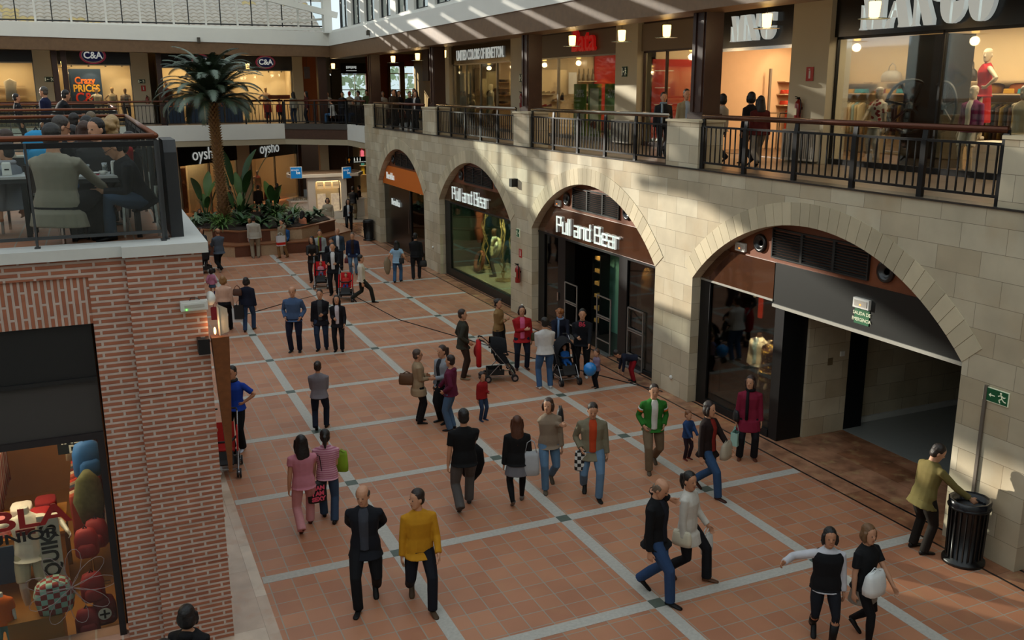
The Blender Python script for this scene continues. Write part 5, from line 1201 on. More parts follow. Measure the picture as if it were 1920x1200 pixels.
mb = MB(); mb.box(0, .3, 0, .1, 0, .6).tube([(.15, .05, .6), (.15, .05, 1.1)], .01, 5); tag(mb.build('hanging_sign', M('brown_sign', '3a2418', .6), loc=(10.3, 50.0, 7.35)), 'dark brown square sign hanging near the ochre wall', 'sign')
for k, (x, y_, r) in enumerate(((18, 74, 3.0), (23.5, 80, 3.4), (27, 73, 2.8), (31.5, 84, 4))):
    t = thing('tree', 'pale green '+('tree', 'wide tree', 'round tree', 'distant tree')[k]+' outdoors seen through the cafe windows', 'tree', (x, y_, 0)); rr = random.Random(k); mb = MB()
    for j in range(260):
        a, b = rr.uniform(0, 6.28), math.acos(rr.uniform(-1, 1)); q = V(math.sin(b)*math.cos(a), math.sin(b)*math.sin(a), math.cos(b))*r*rr.uniform(.7, 1)+V(0, 0, 6.0); u_ = V(rr.uniform(-1, 1), rr.uniform(-1, 1), rr.uniform(-1, 1))*.35; v_ = u_.cross(V(.3, .5, .8))
        mb.add([q-u_, q-v_, q+u_, q+v_], [(0, 1, 2, 3)])
    mb.build('crown', M('tree_pale', 'a9b598', .8, var=.3), t); mb = MB(); mb.tube([(0, 0, 0), (0, 0, 6)], [.3, .15], 8); mb.build('trunk', bark if 'bark' in globals() else darkwood, t)

# ================================================================ FAR WING, GROUND FLOOR
def slant_shop(label, p, q, zb, ztop, txt, tx, depth=3, e=120):
    a = V(*p, 0); b = V(*q, 0); L = (b-a).length; ang = math.atan2((b-a).y, (b-a).x)
    t = thing('shop_front', label, 'shop front', (a.x, a.y, 0), ang)
    mb = MB(); mb.box(0, L, -.1, .08, zb, ztop); mb.build('fascia', blackp, t)
    place_text('oysho', txt, 'lettering', letter_w, t, (tx, -.13, zb+.5*(min(ztop, 3.9)-zb)), 0, .03, 1, .0)
    mb = MB(); mb.box(.05, L-.05, 0, .01, .1, zb); mb.build('pane', clear, t)
    mb = MB(); mb.box(0, .08, -.05, .05, 0, zb).box(L-.08, L, -.05, .05, 0, zb).box(L/2-.04, L/2+.04, -.05, .05, 0, zb); mb.build('window_frame', M('alu_frame', ''), t)
    mb = MB(); mb.box(0, L, depth, depth+.1, 0, 4).box(-.1, 0, .1, depth, 0, 4).box(L, L+.1, .1, depth, 0, 4); w_ = mb.build('wall_boutique', M('boutique_wall', 'b39878', .8, var=.08)); tag(w_, kind='structure'); w_.location = (a.x, a.y, 0); w_.rotation_euler[2] = ang
    o = arealight('boutique_light', (a.x+(b.x-a.x)/2-math.sin(ang)*depth*.5, a.y+(b.y-a.y)/2+math.cos(ang)*depth*.5, 3.4), L*.6, e, (1, .68, .36), (0, 0, ang), 1.5)
    return t, a, ang
def loc2(a, ang, u, v, z=0): return (a.x+u*math.cos(ang)-v*math.sin(ang), a.y+u*math.sin(ang)+v*math.cos(ang), z)
t, a1, g1 = slant_shop('underwear shop front with white rounded lettering, behind the palm trunk', (3.95, 53), (7.4, 56.5), 2.86, 4.1, .95, 2.15)
t, a2, g2_ = slant_shop('underwear shop front with white rounded lettering, beside the kiosk', (8.3, 57.2), (11.85, 61.5), 2.8, 4.1, .95, 2.1)
mb = MB(); mb.prism([(7.4, 56.5), (8.3, 57.2), (8.0, 57.6), (7.1, 56.9)], 2, 0, 4.1); struct('wall_between_shops', mb, cream)
mb = MB(); mb.box(3.2, 3.95, 52.9, 53.3, 0, 4.1); struct('wall_shop_edge', mb, cream)
mb = MB(); mb.box(0, .1, 0, .02, 0, .15); 
p = loc2(a1, g1, 1.2, 1.2, .1)
mb = MB(); mb.box(-.75, .75, 0, .05, 0, 2.5); o = tag(mb.build('photo_panel', M('photo_brown', '6a3a20', .5, var=.8, vs_=2), loc=p, rotz=g1), 'tall brown photographic panel inside the first underwear shop', 'poster')
for s, lab in ((2.4, 'slim security frame by the pale screen of the underwear shop'),):
    t = thing('security_gate', lab, 'security gate', loc2(a1, g1, s, .5), g1); g = MB(); g.tube([(-.3, 0, 0), (-.3, 0, 1.7), (.3, 0, 1.7), (.3, 0, 0)], .02, 6).bar((-.3, 0, .9), (.3, 0, .9), .02); g.build('gate_frame', MATS['gate_grey'], t)
mb = MB(); mb.box(2.6, 4.3, 1.6, 1.7, 0, 2.8); o = tag(mb.build('wall_pale_screen', M('pale_screen', 'd8c8a8', .7, var=.1)), kind='structure'); o.location = (a1.x, a1.y, 0); o.rotation_euler[2] = g1
for k in range(3):
    q = loc2(a2, g2_, 1.1+.45*k, .8+.3*(k % 2), .25)
    person(('dark shop dummy in black underwear in the lit boutique window', 'dark shop dummy in red nightdress in the lit boutique window', 'dark shop dummy in dark red top at the boutique window edge')[k], q[0], q[1], 200, 1.75, .25, mannequin='3a2018', hair='none', top=['1a1416', 'b01c18', '7a1a18'][k], sleeve=0, legs=['1a1416', 'b01c18', '5a1a18'][k], cut='skirt' if k == 1 else 'tight', shoe='none', arms=('down', 'hip'), cat='mannequin', name='mannequin', lod=2)
l = bpy.data.lights.new('dummy_spot', 'SPOT'); l.energy = 260; l.color = (1, .75, .45); l.spot_size = R_(40); l.spot_blend = .7
o = bpy.data.objects.new('dummy_spot', l); C.objects.link(o); o.location = loc2(a2, g2_, 1.7, .6, 3.6); o.rotation_euler = V(.1, .35, -1).to_track_quat('-Z', 'Y').to_euler()
# passage to the other court, counters and columns
for x, y_ in ((12.3, 55.5), (14.8, 58)): mb = MB(); mb.box(x-.25, x+.25, y_-.25, y_+.25, 0, 4.1); struct('wall_ground_column', mb, cream)
mb = MB(); mb.box(12.6, 14.2, 56, 56.2, 0, 4.1).box(12.0, 12.2, 61.5, 66, 0, 4.1); struct('wall_ground_inner', mb, M('umber_paint', ''))
t = thing('hanging_sign', 'black hanging direction sign with arrow and toilet symbols near the arcade end', 'sign', (13.2, 50.6, 3.05)); mb = MB(); mb.box(-.75, .75, 0, .06, -.18, .18); mb.build('panel', blackp, t)
mb = MB()
for q in range(3): mb.ell((-.3+.16*q, -.01, .1), (.03, .01, .03), None, 8, 5).box(-.33+.16*q, -.27+.16*q, -.015, 0, -.04, .06)
for q in range(9): mb.box(-.34+.09*q, -.28+.09*q, -.015, 0, -.12, -.08)
mb.build('lettering', letter_w, t)
mb = MB(); mb.add([(-.6, -.01, .12), (-.68, -.01, 0), (-.52, -.01, 0)], [(0, 1, 2)]).box(-.62, -.58, -.015, 0, -.12, .02); mb.build('arrow', M('arrow_amber', 'b07020', .5, emit=.2), t)
mb = MB()
for s in (-.6, .6): mb.tube([(s, .03, .18), (s, .03, 1.1)], .012, 5)
mb.build('hanger', black, t)
# display kiosk
arealight('ceiling_court_light', (10.8, 49.6, 4.05), 2.5, 70, (1, .85, .65), sy=1.5)  # area light added under the ceiling to brighten the kiosk frame
KX, KY = 10.3, 50.0
t = thing('display_kiosk', 'white rounded display kiosk with lit panels and a cloth roof line', 'kiosk', (KX, KY, 0)); wk = M('kiosk_white', 'eeeae0', .4)
mb = MB()
mb.box(-.15, .25, 0, .3, 0, 2.25).box(1.65, 1.95, 0, .3, 0, 2.25).box(.25, 1.65, 0, .3, 0, .4).box(.25, 1.65, 0, .3, 2.05, 2.25).box(-.1, 1.9, .3, 1.9, 0, .15)
for (x0_, s_) in ((.25, 1), (1.65, -1)):
    for z_, sz in ((.35, 1), (2.05, -1)): mb.prism([(x0_, z_), (x0_+s_*.14, z_), (x0_+s_*.04, z_+sz*.04), (x0_, z_+sz*.14)][::(1 if s_*sz > 0 else -1)], 1, 0, .3)
mb.build('kiosk_frame', wk, t)
mb = MB(); mb.prism([(-1.0, -.1), (2.6, -.1), (3.1, .8), (2.9, 2.2), (-.8, 2.2), (-1.1, .8)], 2, 2.25, 2.42); mb.build('kiosk_roof', wk, t)
mb = MB(); mb.prism([(-.85, 0), (2.45, 0), (2.9, .8), (2.7, 2.05), (-.65, 2.05), (-.95, .8)], 2, 2.42, 2.45); mb.build('roof_cover', M('kiosk_cover', '5a4838', .7), t)
lit = M('lit_panel', 'f0c890', .5, emit=.4, var=.35, vs_=5)
for k in range(3):
    mb = MB(); mb.box(.38+.42*k, .72+.42*k, .12, .16, 1.62, 1.98); o = mb.build('lit_sign', lit, t); 
    place_text('swatch', .105, 'lettering', M('sign_grey', '6a5848', .6), t, (.55+.42*k, .11, 1.8), 0, .006)
for k, x in enumerate((.36, 1.1)):
    mb = MB(); mb.box(x, x+.44, .1, .16, .42, 1.35); mb.build('lit_showcard', M('lit_card', 'e8c8a8', .5, emit=.3, var=.7, vs_=7), t)
mb = MB(); mb.box(.3, 1.6, .4, .45, .35, 2.05); mb.build('back_board', M('kiosk_back', 'a89878', .6, emit=.15), t)
mb = MB(); mb.box(-.95, -.1, .3, 1.4, .0, .95).box(-1.05, 0, .2, 1.5, .95, 1.02); mb.build('counter', wk, t)
mb = MB(); mb.box(1.9, 3.0, .4, 1.5, .0, .95).box(1.9, 3.1, .3, 1.6, .95, 1.02); mb.build('counter', wk, t)
bsign = M('sign_blue', '1467a0', .4, emit=.5)
for k, (x, z_) in enumerate(((-.75, 2.55), (1.95, 2.45))):
    o = thing('kiosk_sign', ('blue square sign reading timein be above the kiosk counter', 'blue square sign reading timein be at the far corner of the kiosk roof')[k], 'sign', (KX+x, KY-.15, z_), (0, .5)[k])
    mb = MB(); mb.cbox(0, 0, 0, .62, .06, .62); mb.build('border', wk, o); mb = MB(); mb.cbox(0, -.035, 0, .56, .02, .56); mb.build('panel', bsign, o)
    place_text('timein', .16, 'lettering', letter_w, o, (-.06, -.05, .15), 0, .006); place_text('be', .22, 'lettering', letter_w, o, (.1, -.05, -.0), 0, .006, bold=.004)
arealight('kiosk_light', (KX+1, KY+.35, 2.0), 1.2, 9, (1, .8, .5), sy=.2)
for k in range(8):
    mb = MB(); mb.lathe([(.03, 0), (.03, .06), (.012, .08), (.012, .16), (.03, .18)], n=8); tag(mb.build('display_stand', chrome, loc=(KX-.85+.1*k, KY+.5+.1*(k % 3), 1.02)), 'small shiny display item on the kiosk counter', 'display item', 'items on the kiosk counter')

# lit shop glimpsed far behind the kiosk
mb = MB(); mb.box(14.2, 19.5, 62.3, 62.4, 0, 4.1).box(14.1, 14.2, 59, 62.3, 0, 4.1); struct('wall_far_lit_shop', mb, warmw)
arealight('far_shop_light_low', (16.5, 61, 3.9), 3, 90, (1, .75, .45), sy=1)
GCOL = ['c03a2a', 'd8c040', '3a8a9a', 'c86a9a', 'e0d8c8', '7a9a30', 'd07030']
for k, z_ in enumerate((1.2, 1.8, 2.4, 3.0)):
    wshelf('shelf of bright goods in the lit shop far behind the kiosk', 14.4, 18.6, 62.25, z_, .4, 'c9b090', 'shelves in the lit shop behind the kiosk')
    for j in range(12): mb = MB(); mb.box(-.11, .11, -.1, .1, 0, .28+.1*((j+k) % 3)).box(-.05, .05, -.05, .05, .2, .42+.1*((j+k) % 3)); tag(mb.build('boxed_goods', cloth(GCOL[(j*3+k) % 7]), loc=(14.65+.34*j, 62.05, z_+.03)), 'small bright packet on the shelves of the lit shop behind the kiosk', 'packet', 'bright packets in the lit shop')
# ================================================================ PLANTER, PALM
PCX, PCY = 6.5, 43.6
pg = M('planter_granite', 'b3987a', .6, var=.2, vs_=15); pr_ = M('planter_brown', '643a28', .4, var=.2, vs_=10); cap_m = M('planter_cap', '8a5a3c', .4, var=.2, vs_=8)
def octa(r): return [(r*math.cos(a), r*.98*math.sin(a)) for a in [math.pi/8+k*math.pi/4 for k in range(8)]]
def tier(r, z0, z1, T, nm, sides=8):
    P = octa(r)
    mb = MB(); mb.v = []
    for i in range(8):
        A, B = V(*P[i], 0), V(*P[(i+1) % 8], 0); n = max(2, int((B-A).length/.95))
        for k in range(n):
            p, q = A.lerp(B, k/n), A.lerp(B, (k+1)/n); mb.cur = (k+i) % 2
            mb.add([(p.x, p.y, z0), (q.x, q.y, z0), (q.x, q.y, z1), (p.x, p.y, z1)], [(0, 1, 2, 3)])
    mb.cur = 0; mb.add([(x, y_, z1) for x, y_ in P], [list(range(8))])
    mb.build(nm, [pg, pr_], T)
    mb = MB(); mb.prism(octa(r+.04), 2, z1, z1+.05); mb.build(nm+'_cap', cap_m, T)
T = thing('planter', 'tiered eight sided planter of chequered brown and tan stone', 'planter', (PCX, PCY, 0))
tier(4.2, 0, .45, T, 'seat_tier'); tier(3.5, .5, .95, T, 'wall_tier')
mb = MB(); mb.prism(octa(3.3), 2, 1.0, 1.03); mb.build('soil', M('soil', '2a1c12', .9, var=.3), T)
leafm = lambda nm, c: M(nm, c, .45, var=.3, vs_=3)
def blade(mb, base, az, L, w_, up, droop, n=6, fold=.2):
    pts = []; p = V(*base); el = up
    for k in range(n+1):
        t_ = k/n; ww = w_*math.sin(math.pi*min(.98, .08+t_*.92))**.7
        sd = V(-math.sin(az), math.cos(az), 0)*ww; pts.append((p-sd+V(0, 0, ww*fold), V(*p), p+sd+V(0, 0, ww*fold)))
        el = up-droop*t_; p = p+V(math.cos(az)*math.cos(el), math.sin(az)*math.cos(el), math.sin(el))*L/n
    k0 = len(mb.v)
    for a, b, c_ in pts: mb.v += [tuple(a), tuple(b), tuple(c_)]
    for k in range(n):
        for j in (0, 1): mb.f.append([k0+3*k+j, k0+3*k+j+1, k0+3*k+4+j, k0+3*k+3+j]); mb.mi.append(mb.cur)
# low plants round the planter, one clump each
rr = random.Random(11)
lp = [leafm('leaf_light', '4f7030'), leafm('leaf_mid', '2f4f26'), leafm('leaf_dark', '1f3620'), leafm('leaf_grey', '6f8568')]
names_ = ('bright arching grassy plant', 'deep green leafy plant', 'dark bushy plant', 'pale striped leafy plant')
k = 0
for i in range(26):
    a = i*2.399; r = .5+2.55*math.sqrt((i+.5)/26); x, y_ = PCX+r*math.cos(a), PCY+r*math.sin(a); kd = (i*7) % 4
    if kd == 2: nb_, L, w_, up, dr = 34, .55, .07, 1.1, 1.6
    elif kd == 0: nb_, L, w_, up, dr = 40, .75, .03, 1.2, 2.0
    elif kd == 1: nb_, L, w_, up, dr = 26, .8, .09, 1.15, 1.5
    else: nb_, L, w_, up, dr = 28, .7, .07, 1.0, 1.4
    mb = MB()
    for j in range(nb_): blade(mb, (rr.uniform(-.12, .12), rr.uniform(-.12, .12), 0), rr.uniform(0, 6.28), L*rr.uniform(.7, 1.15), w_, up*rr.uniform(.5, 1.2), dr*rr.uniform(.7, 1.2), 5)
    tag(mb.build('potted_plant', lp[kd], smooth=True, loc=(x, y_, 1.03)), names_[kd]+' in the planter around the palm', 'plant', names_[kd]+'s of the planter')
# banana like plants
def bigleaf(label, x, y_, n, h_, sd):
    r2 = random.Random(sd); t = thing('broadleaf_plant', label, 'plant', (x, y_, 1.03))
    for j in range(n):
        az = j*2.4+r2.uniform(-.3, .3); hh = h_*r2.uniform(.45, 1.0); mb = MB(); lean_ = r2.uniform(.05, .28)
        q = V(math.cos(az)*lean_*hh, math.sin(az)*lean_*hh, hh*.5); mb.tube([(0, 0, 0), q], [.03, .018], 6); mb.build('stalk', lp[1], t, True)
        mb = MB(); blade(mb, q, az, hh*.6, .17*min(1.2, hh/1.4), r2.uniform(1.15, 1.5), r2.uniform(.2, .8), 8, .35); mb.build('leaf', lp[1 if j % 3 else 0], t, True)
bigleaf('tall broad leaved plant rising beside the palm trunk', 6.0, 45.2, 9, 3.3, 1); bigleaf('broad leaved plant beside the palm trunk, terrace side', 4.35, 44.4, 8, 2.1, 2); bigleaf('glossy broad leaved plant on the boutique side of the palm', 7.3, 44.4, 8, 1.6, 3); bigleaf('low broad leaved plant in front of the palm trunk', 5.6, 43.2, 6, 1.3, 4)
# the palm
PX, PY = 5.05, 43.9
T = thing('palm_tree', 'tall date palm with shaggy trunk growing from the stone planter', 'palm tree', (PX, PY, 1.03)); bark = M('palm_bark', '7a5638', .9, var=.45, vs_=14, bump=.6)
mb = MB(); H_ = 5.35
mb.tube([(0, 0, 0), (-.03, 0, 1.5), (-.08, 0, 3), (-.12, 0, 4.5), (-.14, 0, H_)], [.3, .21, .19, .18, .2], 12); mb.build('trunk', bark, T, True); mb = MB(); rr = random.Random(4)
for lv in range(46):
    z = .1+lv*(H_-.15)/46; r0 = .2 if z > .6 else .26
    for j in range(9):
        a = j*2*math.pi/9+(lv % 2)*.35; cx = -.14*(z/H_)
        c_ = V(cx+r0*math.cos(a), r0*math.sin(a), z); o_ = V(math.cos(a), math.sin(a), 0); s_ = V(-math.sin(a), math.cos(a), 0)
        mb.add([c_-s_*.06-o_*.03, c_+s_*.06-o_*.03, c_+s_*.03+o_*.1+V(0, 0, .13), c_-s_*.03+o_*.1+V(0, 0, .13), c_-o_*.05+V(0, 0, .12)], [(0, 1, 2, 3), (0, 3, 4), (1, 4, 2), (3, 2, 4)])
mb.build('leaf_bases', M('leaf_base', '9c7a50', .9, var=.35, vs_=10), T)
pm = [M('frond_dark', '34422f', .45, var=.3, vs_=4), M('frond_grey', '667565', .4, var=.3, vs_=4)]
rr = random.Random(9)
for k in range(88):
    az = k*2.39996; t_ = k/87; up = 1.5-1.3*t_**.9+rr.uniform(-.1, .1); L = (2.75+.15*math.sin(3*t_)-.2*t_)*rr.uniform(.85, 1.08); dr = 1.3+.9*rr.random()
    mb = MB(); mb.cur = 0; n = 30; p = V(-.14, 0, H_+.1-.25*t_); pts = []; el = up
    for i in range(n+1):
        pts.append(V(*p)); el = up-dr*(i/n)**2.1; p = p+V(math.cos(az)*math.cos(el), math.sin(az)*math.cos(el), math.sin(el))*L/n
    mb.tube(pts[::3], [.022-.016*i/7 for i in range(len(pts[::3]))], 5)
    for i in range(2, n+1):
        d = (pts[i]-pts[i-1]).normalized(); s_ = d.cross(V(0, 0, 1)).normalized() if abs(d.z) < .98 else V(-math.sin(az), math.cos(az), 0); u_ = s_.cross(d)
        ll = .5*math.sin(math.pi*(.12+.83*i/n))**.8
        for sg in (1, -1):
            for sub in (0, .5):
                b = pts[i-1].lerp(pts[i], sub); e = b+(s_*sg*.72+d*.6+u_*.12)*ll*rr.uniform(.85, 1.1)+V(0, 0, -.3*ll); w_ = d*.02
                mid = b.lerp(e, .5)+V(0, 0, .03)
                k0 = len(mb.v); mb.v += [tuple(b-w_), tuple(b+w_), tuple(mid+w_), tuple(mid-w_), tuple(e)]; mb.f += [[k0, k0+1, k0+2, k0+3], [k0+3, k0+2, k0+4]]; mb.mi += [0, 0]
    mb.build('frond', pm[1 if rr.random() < .45 else 0], T)
# litter bins
def bin_(label, x, y_, h_=.95, r=.25, bag=False):
    t = thing('litter_bin', label, 'bin', (x, y_, 0)); mb = MB()
    mb.lathe([(r*1.1, 0), (r*1.1, .05), (r*.85, .06), (r*.92, h_*.9), (r, h_*.92), (r, h_), (r*.88, h_), (r*.8, .1)], n=20); mb.build('bin_body', M('bin_black', '0e0f10', .35), t, True)
    mb = MB()
    for k in range(20): a = k*math.pi/10; mb.bar((r*.9*math.cos(a), r*.9*math.sin(a), .1), (r*.96*math.cos(a), r*.96*math.sin(a), h_*.88), .02)
    mb.build('ribs', M('bin_black', ''), t)
    mb = MB(); mb.tube([(r*1.02*math.cos(a), r*1.02*math.sin(a), h_*.9) for a in [k*math.pi/10 for k in range(21)]], .025, 6); mb.build('rim', black, t, True)
    if bag: mb = MB(); mb.loft([ring(V(0, 0, z), V(1, 0, 0), V(0, 1, 0), a, a*.95, 12, 2) for z, a in ((h_-.1, r*.85), (h_+.02, r*1.02), (h_+.01, r*1.12), (h_-.1, r*1.1))], caps=False); mb.build('bin_liner', M('liner', '1a1c20', .2), t, True)
bin_('black ribbed litter bin the man in olive jacket reaches into', 11.12, 8.75, .98, .27, True); bin_('black litter bin beside the last stone pier of the arcade', 11.2, 41.9, .95, .24)
# ================================================================ BRICK BUILDING: SHOP WINDOW
GY = BY+.2
T = thing('shop_front', 'dark framed surf shop window in the brick building', 'shop front', (-.25, GY, 0)); dp = M('header_black', '141314', .5); dg = M('header_grey', '3c3836', .55, var=.05)
mb = MB(); mb.box(-6, 0, 0, .1, 3.58, 4.24).box(-6, 0, -.03, 0, 3.55, 3.6); mb.build('header_panel', dp, T)
mb = MB(); mb.box(-6, 0, .02, .1, 2.9, 3.58); mb.build('shutter_box', dg, T)
fdk = M('frame_plum', '231c1e', .4)
mb = MB(); mb.box(-6, 0, -.02, .1, 2.84, 2.92).box(-.075, 0, -.02, .1, .0, 2.84).box(-6, -.08, -.02, .1, 0, .2); mb.build('window_frame', fdk, T)
mb = MB(); mb.box(-6, -.08, .03, .04, .2, 2.84); mb.build('pane', clear, T)
place_text('BLA', .34, 'window_lettering', M('decal_red', '8c1a16', .5), T, (-.88, .0, 1.98), 0, .01, 1.45, .006)
place_text('JUNIOR', .17, 'window_lettering', M('decal_black', '141010', .5), T, (-1.0, .0, 1.76), 0, .01, 1.35, .004)
mb = MB(); rr = random.Random(2)
for k in range(9):
    a = k*.7; cx, cz = -.55, 1.0; pts = []
    for j in range(12):
        t_ = j/11; r = .5*math.sin(math.pi*t_); th = a+.5*(t_-.5)*2
        pts.append((cx+r*math.cos(th), .02, cz+r*math.sin(th)))
    mb.tube(pts, .004, 4)
mb.build('flower_decal', M('decal_grey', '8a7a7a', .5), T)
room_y1 = 17.0
woodw = M('shop_wood', '8c5c24', .4, var=.25, vs_=2.5)
mb = MB(); mb.box(-7, -.7, room_y1, room_y1+.1, 0, 4.7).box(-.3, -.24, BY+.46, room_y1, 0, 4.7).box(-7.1, -7, BY+.46, room_y1, 0, 4.7); struct('wall_surf_shop', mb, M('surf_wall', '8a5a30', .8, var=.1))
mb = MB(); mb.box(-7, -.3, BY+.4, room_y1, 0, .02); struct('floor_surf_shop', mb, woodw)
mb = MB(); mb.box(-7, -.3, BY+.46, room_y1, 3.4, 3.5); struct('ceiling_surf_shop', mb, M('surf_ceiling', '6a4a30', .8))
arealight('surf_shop_light', (-2.2, 13.4, 3.35), 3.2, 150, (1, .76, .45), sy=3)
# clothes dummy in white tee with black lettered strip
wt = 'd8d4cc'
pp = person('headless window dummy in white tee and printed board shorts', -1.28, 12.35, 180, 1.72, .22, mannequin='c8c8c4', hair='none', headless=True, top=wt, sleeve=.4, legs='b8b4a0', cut='shorts', shoe='none', arms=((.17, .05, -.12), (.17, .05, -.12)), cat='mannequin', name='mannequin', lod=0)
t = thing('beach_towel', 'white towel with tall black letters draped on the tee dummy', 'towel', (-1.02, 12.14, 0)); mb = MB(); mb.box(-.12, .12, -.03, .03, .75, 1.66); mb.build('cloth', cloth('d0ccc0'), t)
o = place_text('QUIKS', .26, 'lettering', M('decal_black', ''), t, (0, -.04, 1.18), 0, .006, .95, .006); o.rotation_euler = (0, -math.pi/2, 0)
mb = MB(); mb.box(-.11, .11, -.01, 0, 0, .08); tag(mb.build('shirt_print', M('print_maroon', '7a1c1c', .7), loc=(-1.28, 12.18, 1.42)), 'maroon printed badge on the white tee of the window dummy', 'print')
person('headless window dummy in orange tee low by the glass', -1.6, 11.75, 175, 1.0, .05, mannequin='c8c8c4', hair='none', headless=True, top='c05a1c', sleeve=.4, legs='5a7a7a', shoe='none', cat='mannequin', name='mannequin', lod=1)
mb = MB(); mb.box(-.3, .3, -.2, .2, 0, .55); tag(mb.build('display_block', woodw, loc=(-1.25, 11.8, 0)), 'low wooden display block by the surf shop glass', 'block')
mb = MB(); mb.loft([ring(V(0, 0, z), V(1, 0, 0), V(0, 1, 0), a, .14, 12, 3) for z, a in ((0, .2), (.2, .24), (.35, .2), (.4, .1))]); o = tag(mb.build('checked_bag', M('checked', 'c0b0a0', .7), smooth=True, loc=(-1.02, 11.75, .56)), 'bag with coloured chequered pattern on the display block', 'bag')
ck = MATS['checked']; n_, l_ = ck.node_tree.nodes, ck.node_tree.links; ch = n_.new('ShaderNodeTexChecker'); ch.inputs['Scale'].default_value = 14; ch.inputs[1].default_value = (*lin('8c2a2c'), 1); ch.inputs[2].default_value = (*lin('9ac0b8'), 1); tc_ = n_.new('ShaderNodeTexCoord'); l_.new(tc_.outputs['Object'], ch.inputs['Vector']); l_.new(ch.outputs[0], n_['Principled BSDF'].inputs['Base Color'])
def backpack(label, x, y_, z, col, s=1., g=None):
    t = thing('backpack', label, 'backpack', (x, y_, z), rnd.uniform(-.3, .3), g); mt = M('pack_'+col, col, .7, var=.25, vs_=9)
    mb = MB(); mb.loft([ring(V(0, 0, zz*s), V(1, 0, 0), V(0, 1, 0), rx*s, ry*s, 12, 3) for zz, rx, ry in ((0, .13, .08), (.05, .17, .11), (.3, .17, .11), (.42, .13, .09), (.46, .05, .04))]); mb.build('pack_body', mt, t, True)
    mb = MB(); mb.loft([ring(V(0, -.1*s, zz*s), V(1, 0, 0), V(0, 1, 0), rx*s, ry*s, 10, 3) for zz, rx, ry in ((.04, .11, .03), (.1, .13, .05), (.2, .12, .04), (.24, .08, .02))]); mb.build('front_pocket', mt, t, True)
    mb = MB(); mb.tube([(-.03*s, 0, .45*s), (0, 0, .5*s), (.03*s, 0, .45*s)], .01, 6); mb.build('handle', black, t)
for k, (x, y_, z, c_) in enumerate(((-.62, 12.25, .95, '9a2a30'), (-.6, 12.0, .45, '9a2a30'), (-.5, 12.5, .95, '8a2028'), (-.49, 12.0, .1, '7a1418'), (-.7, 11.9, .02, '8a2430'))):
    backpack('patterned crimson backpack '+('hung highest near the glass', 'hung below the highest one', 'beside the window post', 'with round white emblem at the window foot', 'lowest on the shop floor')[k], x, y_, z, c_, .85)
t = thing('round_emblem', 'round white cross emblem on the lowest crimson backpack', 'emblem', (-.49, 11.86, .3)); mb = MB(); mb.prism([(.08*math.cos(a), .08*math.sin(a)) for a in [k*math.pi/10 for k in range(20)]], 1, -.01, 0); mb.build('disc', paper_w, t)
mb = MB(); mb.box(-.06, .06, -.015, -.01, -.012, .012).box(-.012, .012, -.015, -.01, -.06, .06); mb.build('cross', black, t)
backpack('bright blue bag hanging over the rail of clothes by the window post', -.52, 13.0, 1.75, '1c5aa0', 1.1)
rack('clothes rail crowded with garments along the side wall of the surf shop', -.62, 14.6, 2.8, ['7a2a20', 'a8503a', 'c0a890', '5a1a1c', '3a3a48', '8a7060', 'b03a2a'], z=.02, h_=1.45, gl='garment on the crowded side rail of the surf shop')
rack('upper clothes rail along the side wall of the surf shop', -.62, 14.8, 2.4, ['b8a890', '9a4030', '4a3a50', '7a5a4a'], z=1.2, h_=1.35, gl='garment on the upper side rail of the surf shop')
for k in range(4): folded('orange folded shirt stacked high by the surf shop side wall', -.6, 13.6+.02*k, 2.35+.11*k, 'c8601c', 'orange folded shirts by the side wall')
t = thing('boxed_shirt', 'black shirt with bold white letters under the orange stack', 'shirt', (-.66, 13.3, 2.0)); mb = MB(); mb.box(-.22, .22, 0, .1, 0, .3); mb.build('cloth', black, t); place_text('INDE', .17, 'lettering', paper_w, t, (0, -.01, .2), 0, .006, .9, .006); place_text('DE', .15, 'lettering', paper_w, t, (0, -.01, .06), 0, .006, .9, .006)
mb = MB(); mb.loft([ring(V(0, 0, z), V(1, 0, 0), V(0, 1, 0), a, .1, 10, 2.5) for z, a in ((0, .12), (.3, .2), (.6, .14), (.7, .05))]); tag(mb.build('camouflage_shirt', M('camo', '5a5a3a', .9, var=.6, vs_=14), smooth=True, loc=(-.54, 12.65, 1.25)), 'camouflage green shirt hanging by the window post', 'shirt')
t = thing('display_table', 'table of folded shirts behind the tee dummy', 'table', (-1.7, 13.6, .02)); mb = MB(); mb.box(-.8, .8, -.5, .5, .92, .96); mb.build('table_top', woodw, t)
for a in (-.75, .75):
    for b in (-.45, .45): mb = MB(); mb.box(a-.03, a+.03, b-.03, b+.03, 0, .92); mb.build('leg', woodw, t)
for k, (x, y_, c_) in enumerate(((-2.2, 13.4, 'd89aa0'), (-1.95, 13.75, 'd8a0a4'), (-1.7, 13.35, 'c87a80'), (-1.45, 13.7, 'd8d0cc'), (-1.2, 13.4, '9a1c20'), (-1.15, 13.8, '7a1418'))):
    for j in range(2): folded('folded %s shirt on the table behind the tee dummy' % ('pink', 'pink', 'rose', 'white', 'red', 'dark red')[k], x, y_, .98+.11*j, c_, 'folded %s shirts on the display table' % ('pink', 'pink', 'rose', 'white', 'red', 'dark red')[k])
rack('rail of pink and white children clothes behind the display table', -2.0, 15.4, 1.8, ['d8b0a8', 'c87a70', 'e0d0c8', 'a84a40'], z=.02, h_=1.5, gl='pink or white garment on the rail behind the table')
mb = MB(); mb.box(0, .5, 0, .03, 0, .5); tag(mb.build('surf_poster', M('poster_seablue', '1c3450', .5), loc=(-1.95, 12.3, .75)), 'dark blue seascape poster beside the tee dummy', 'poster')
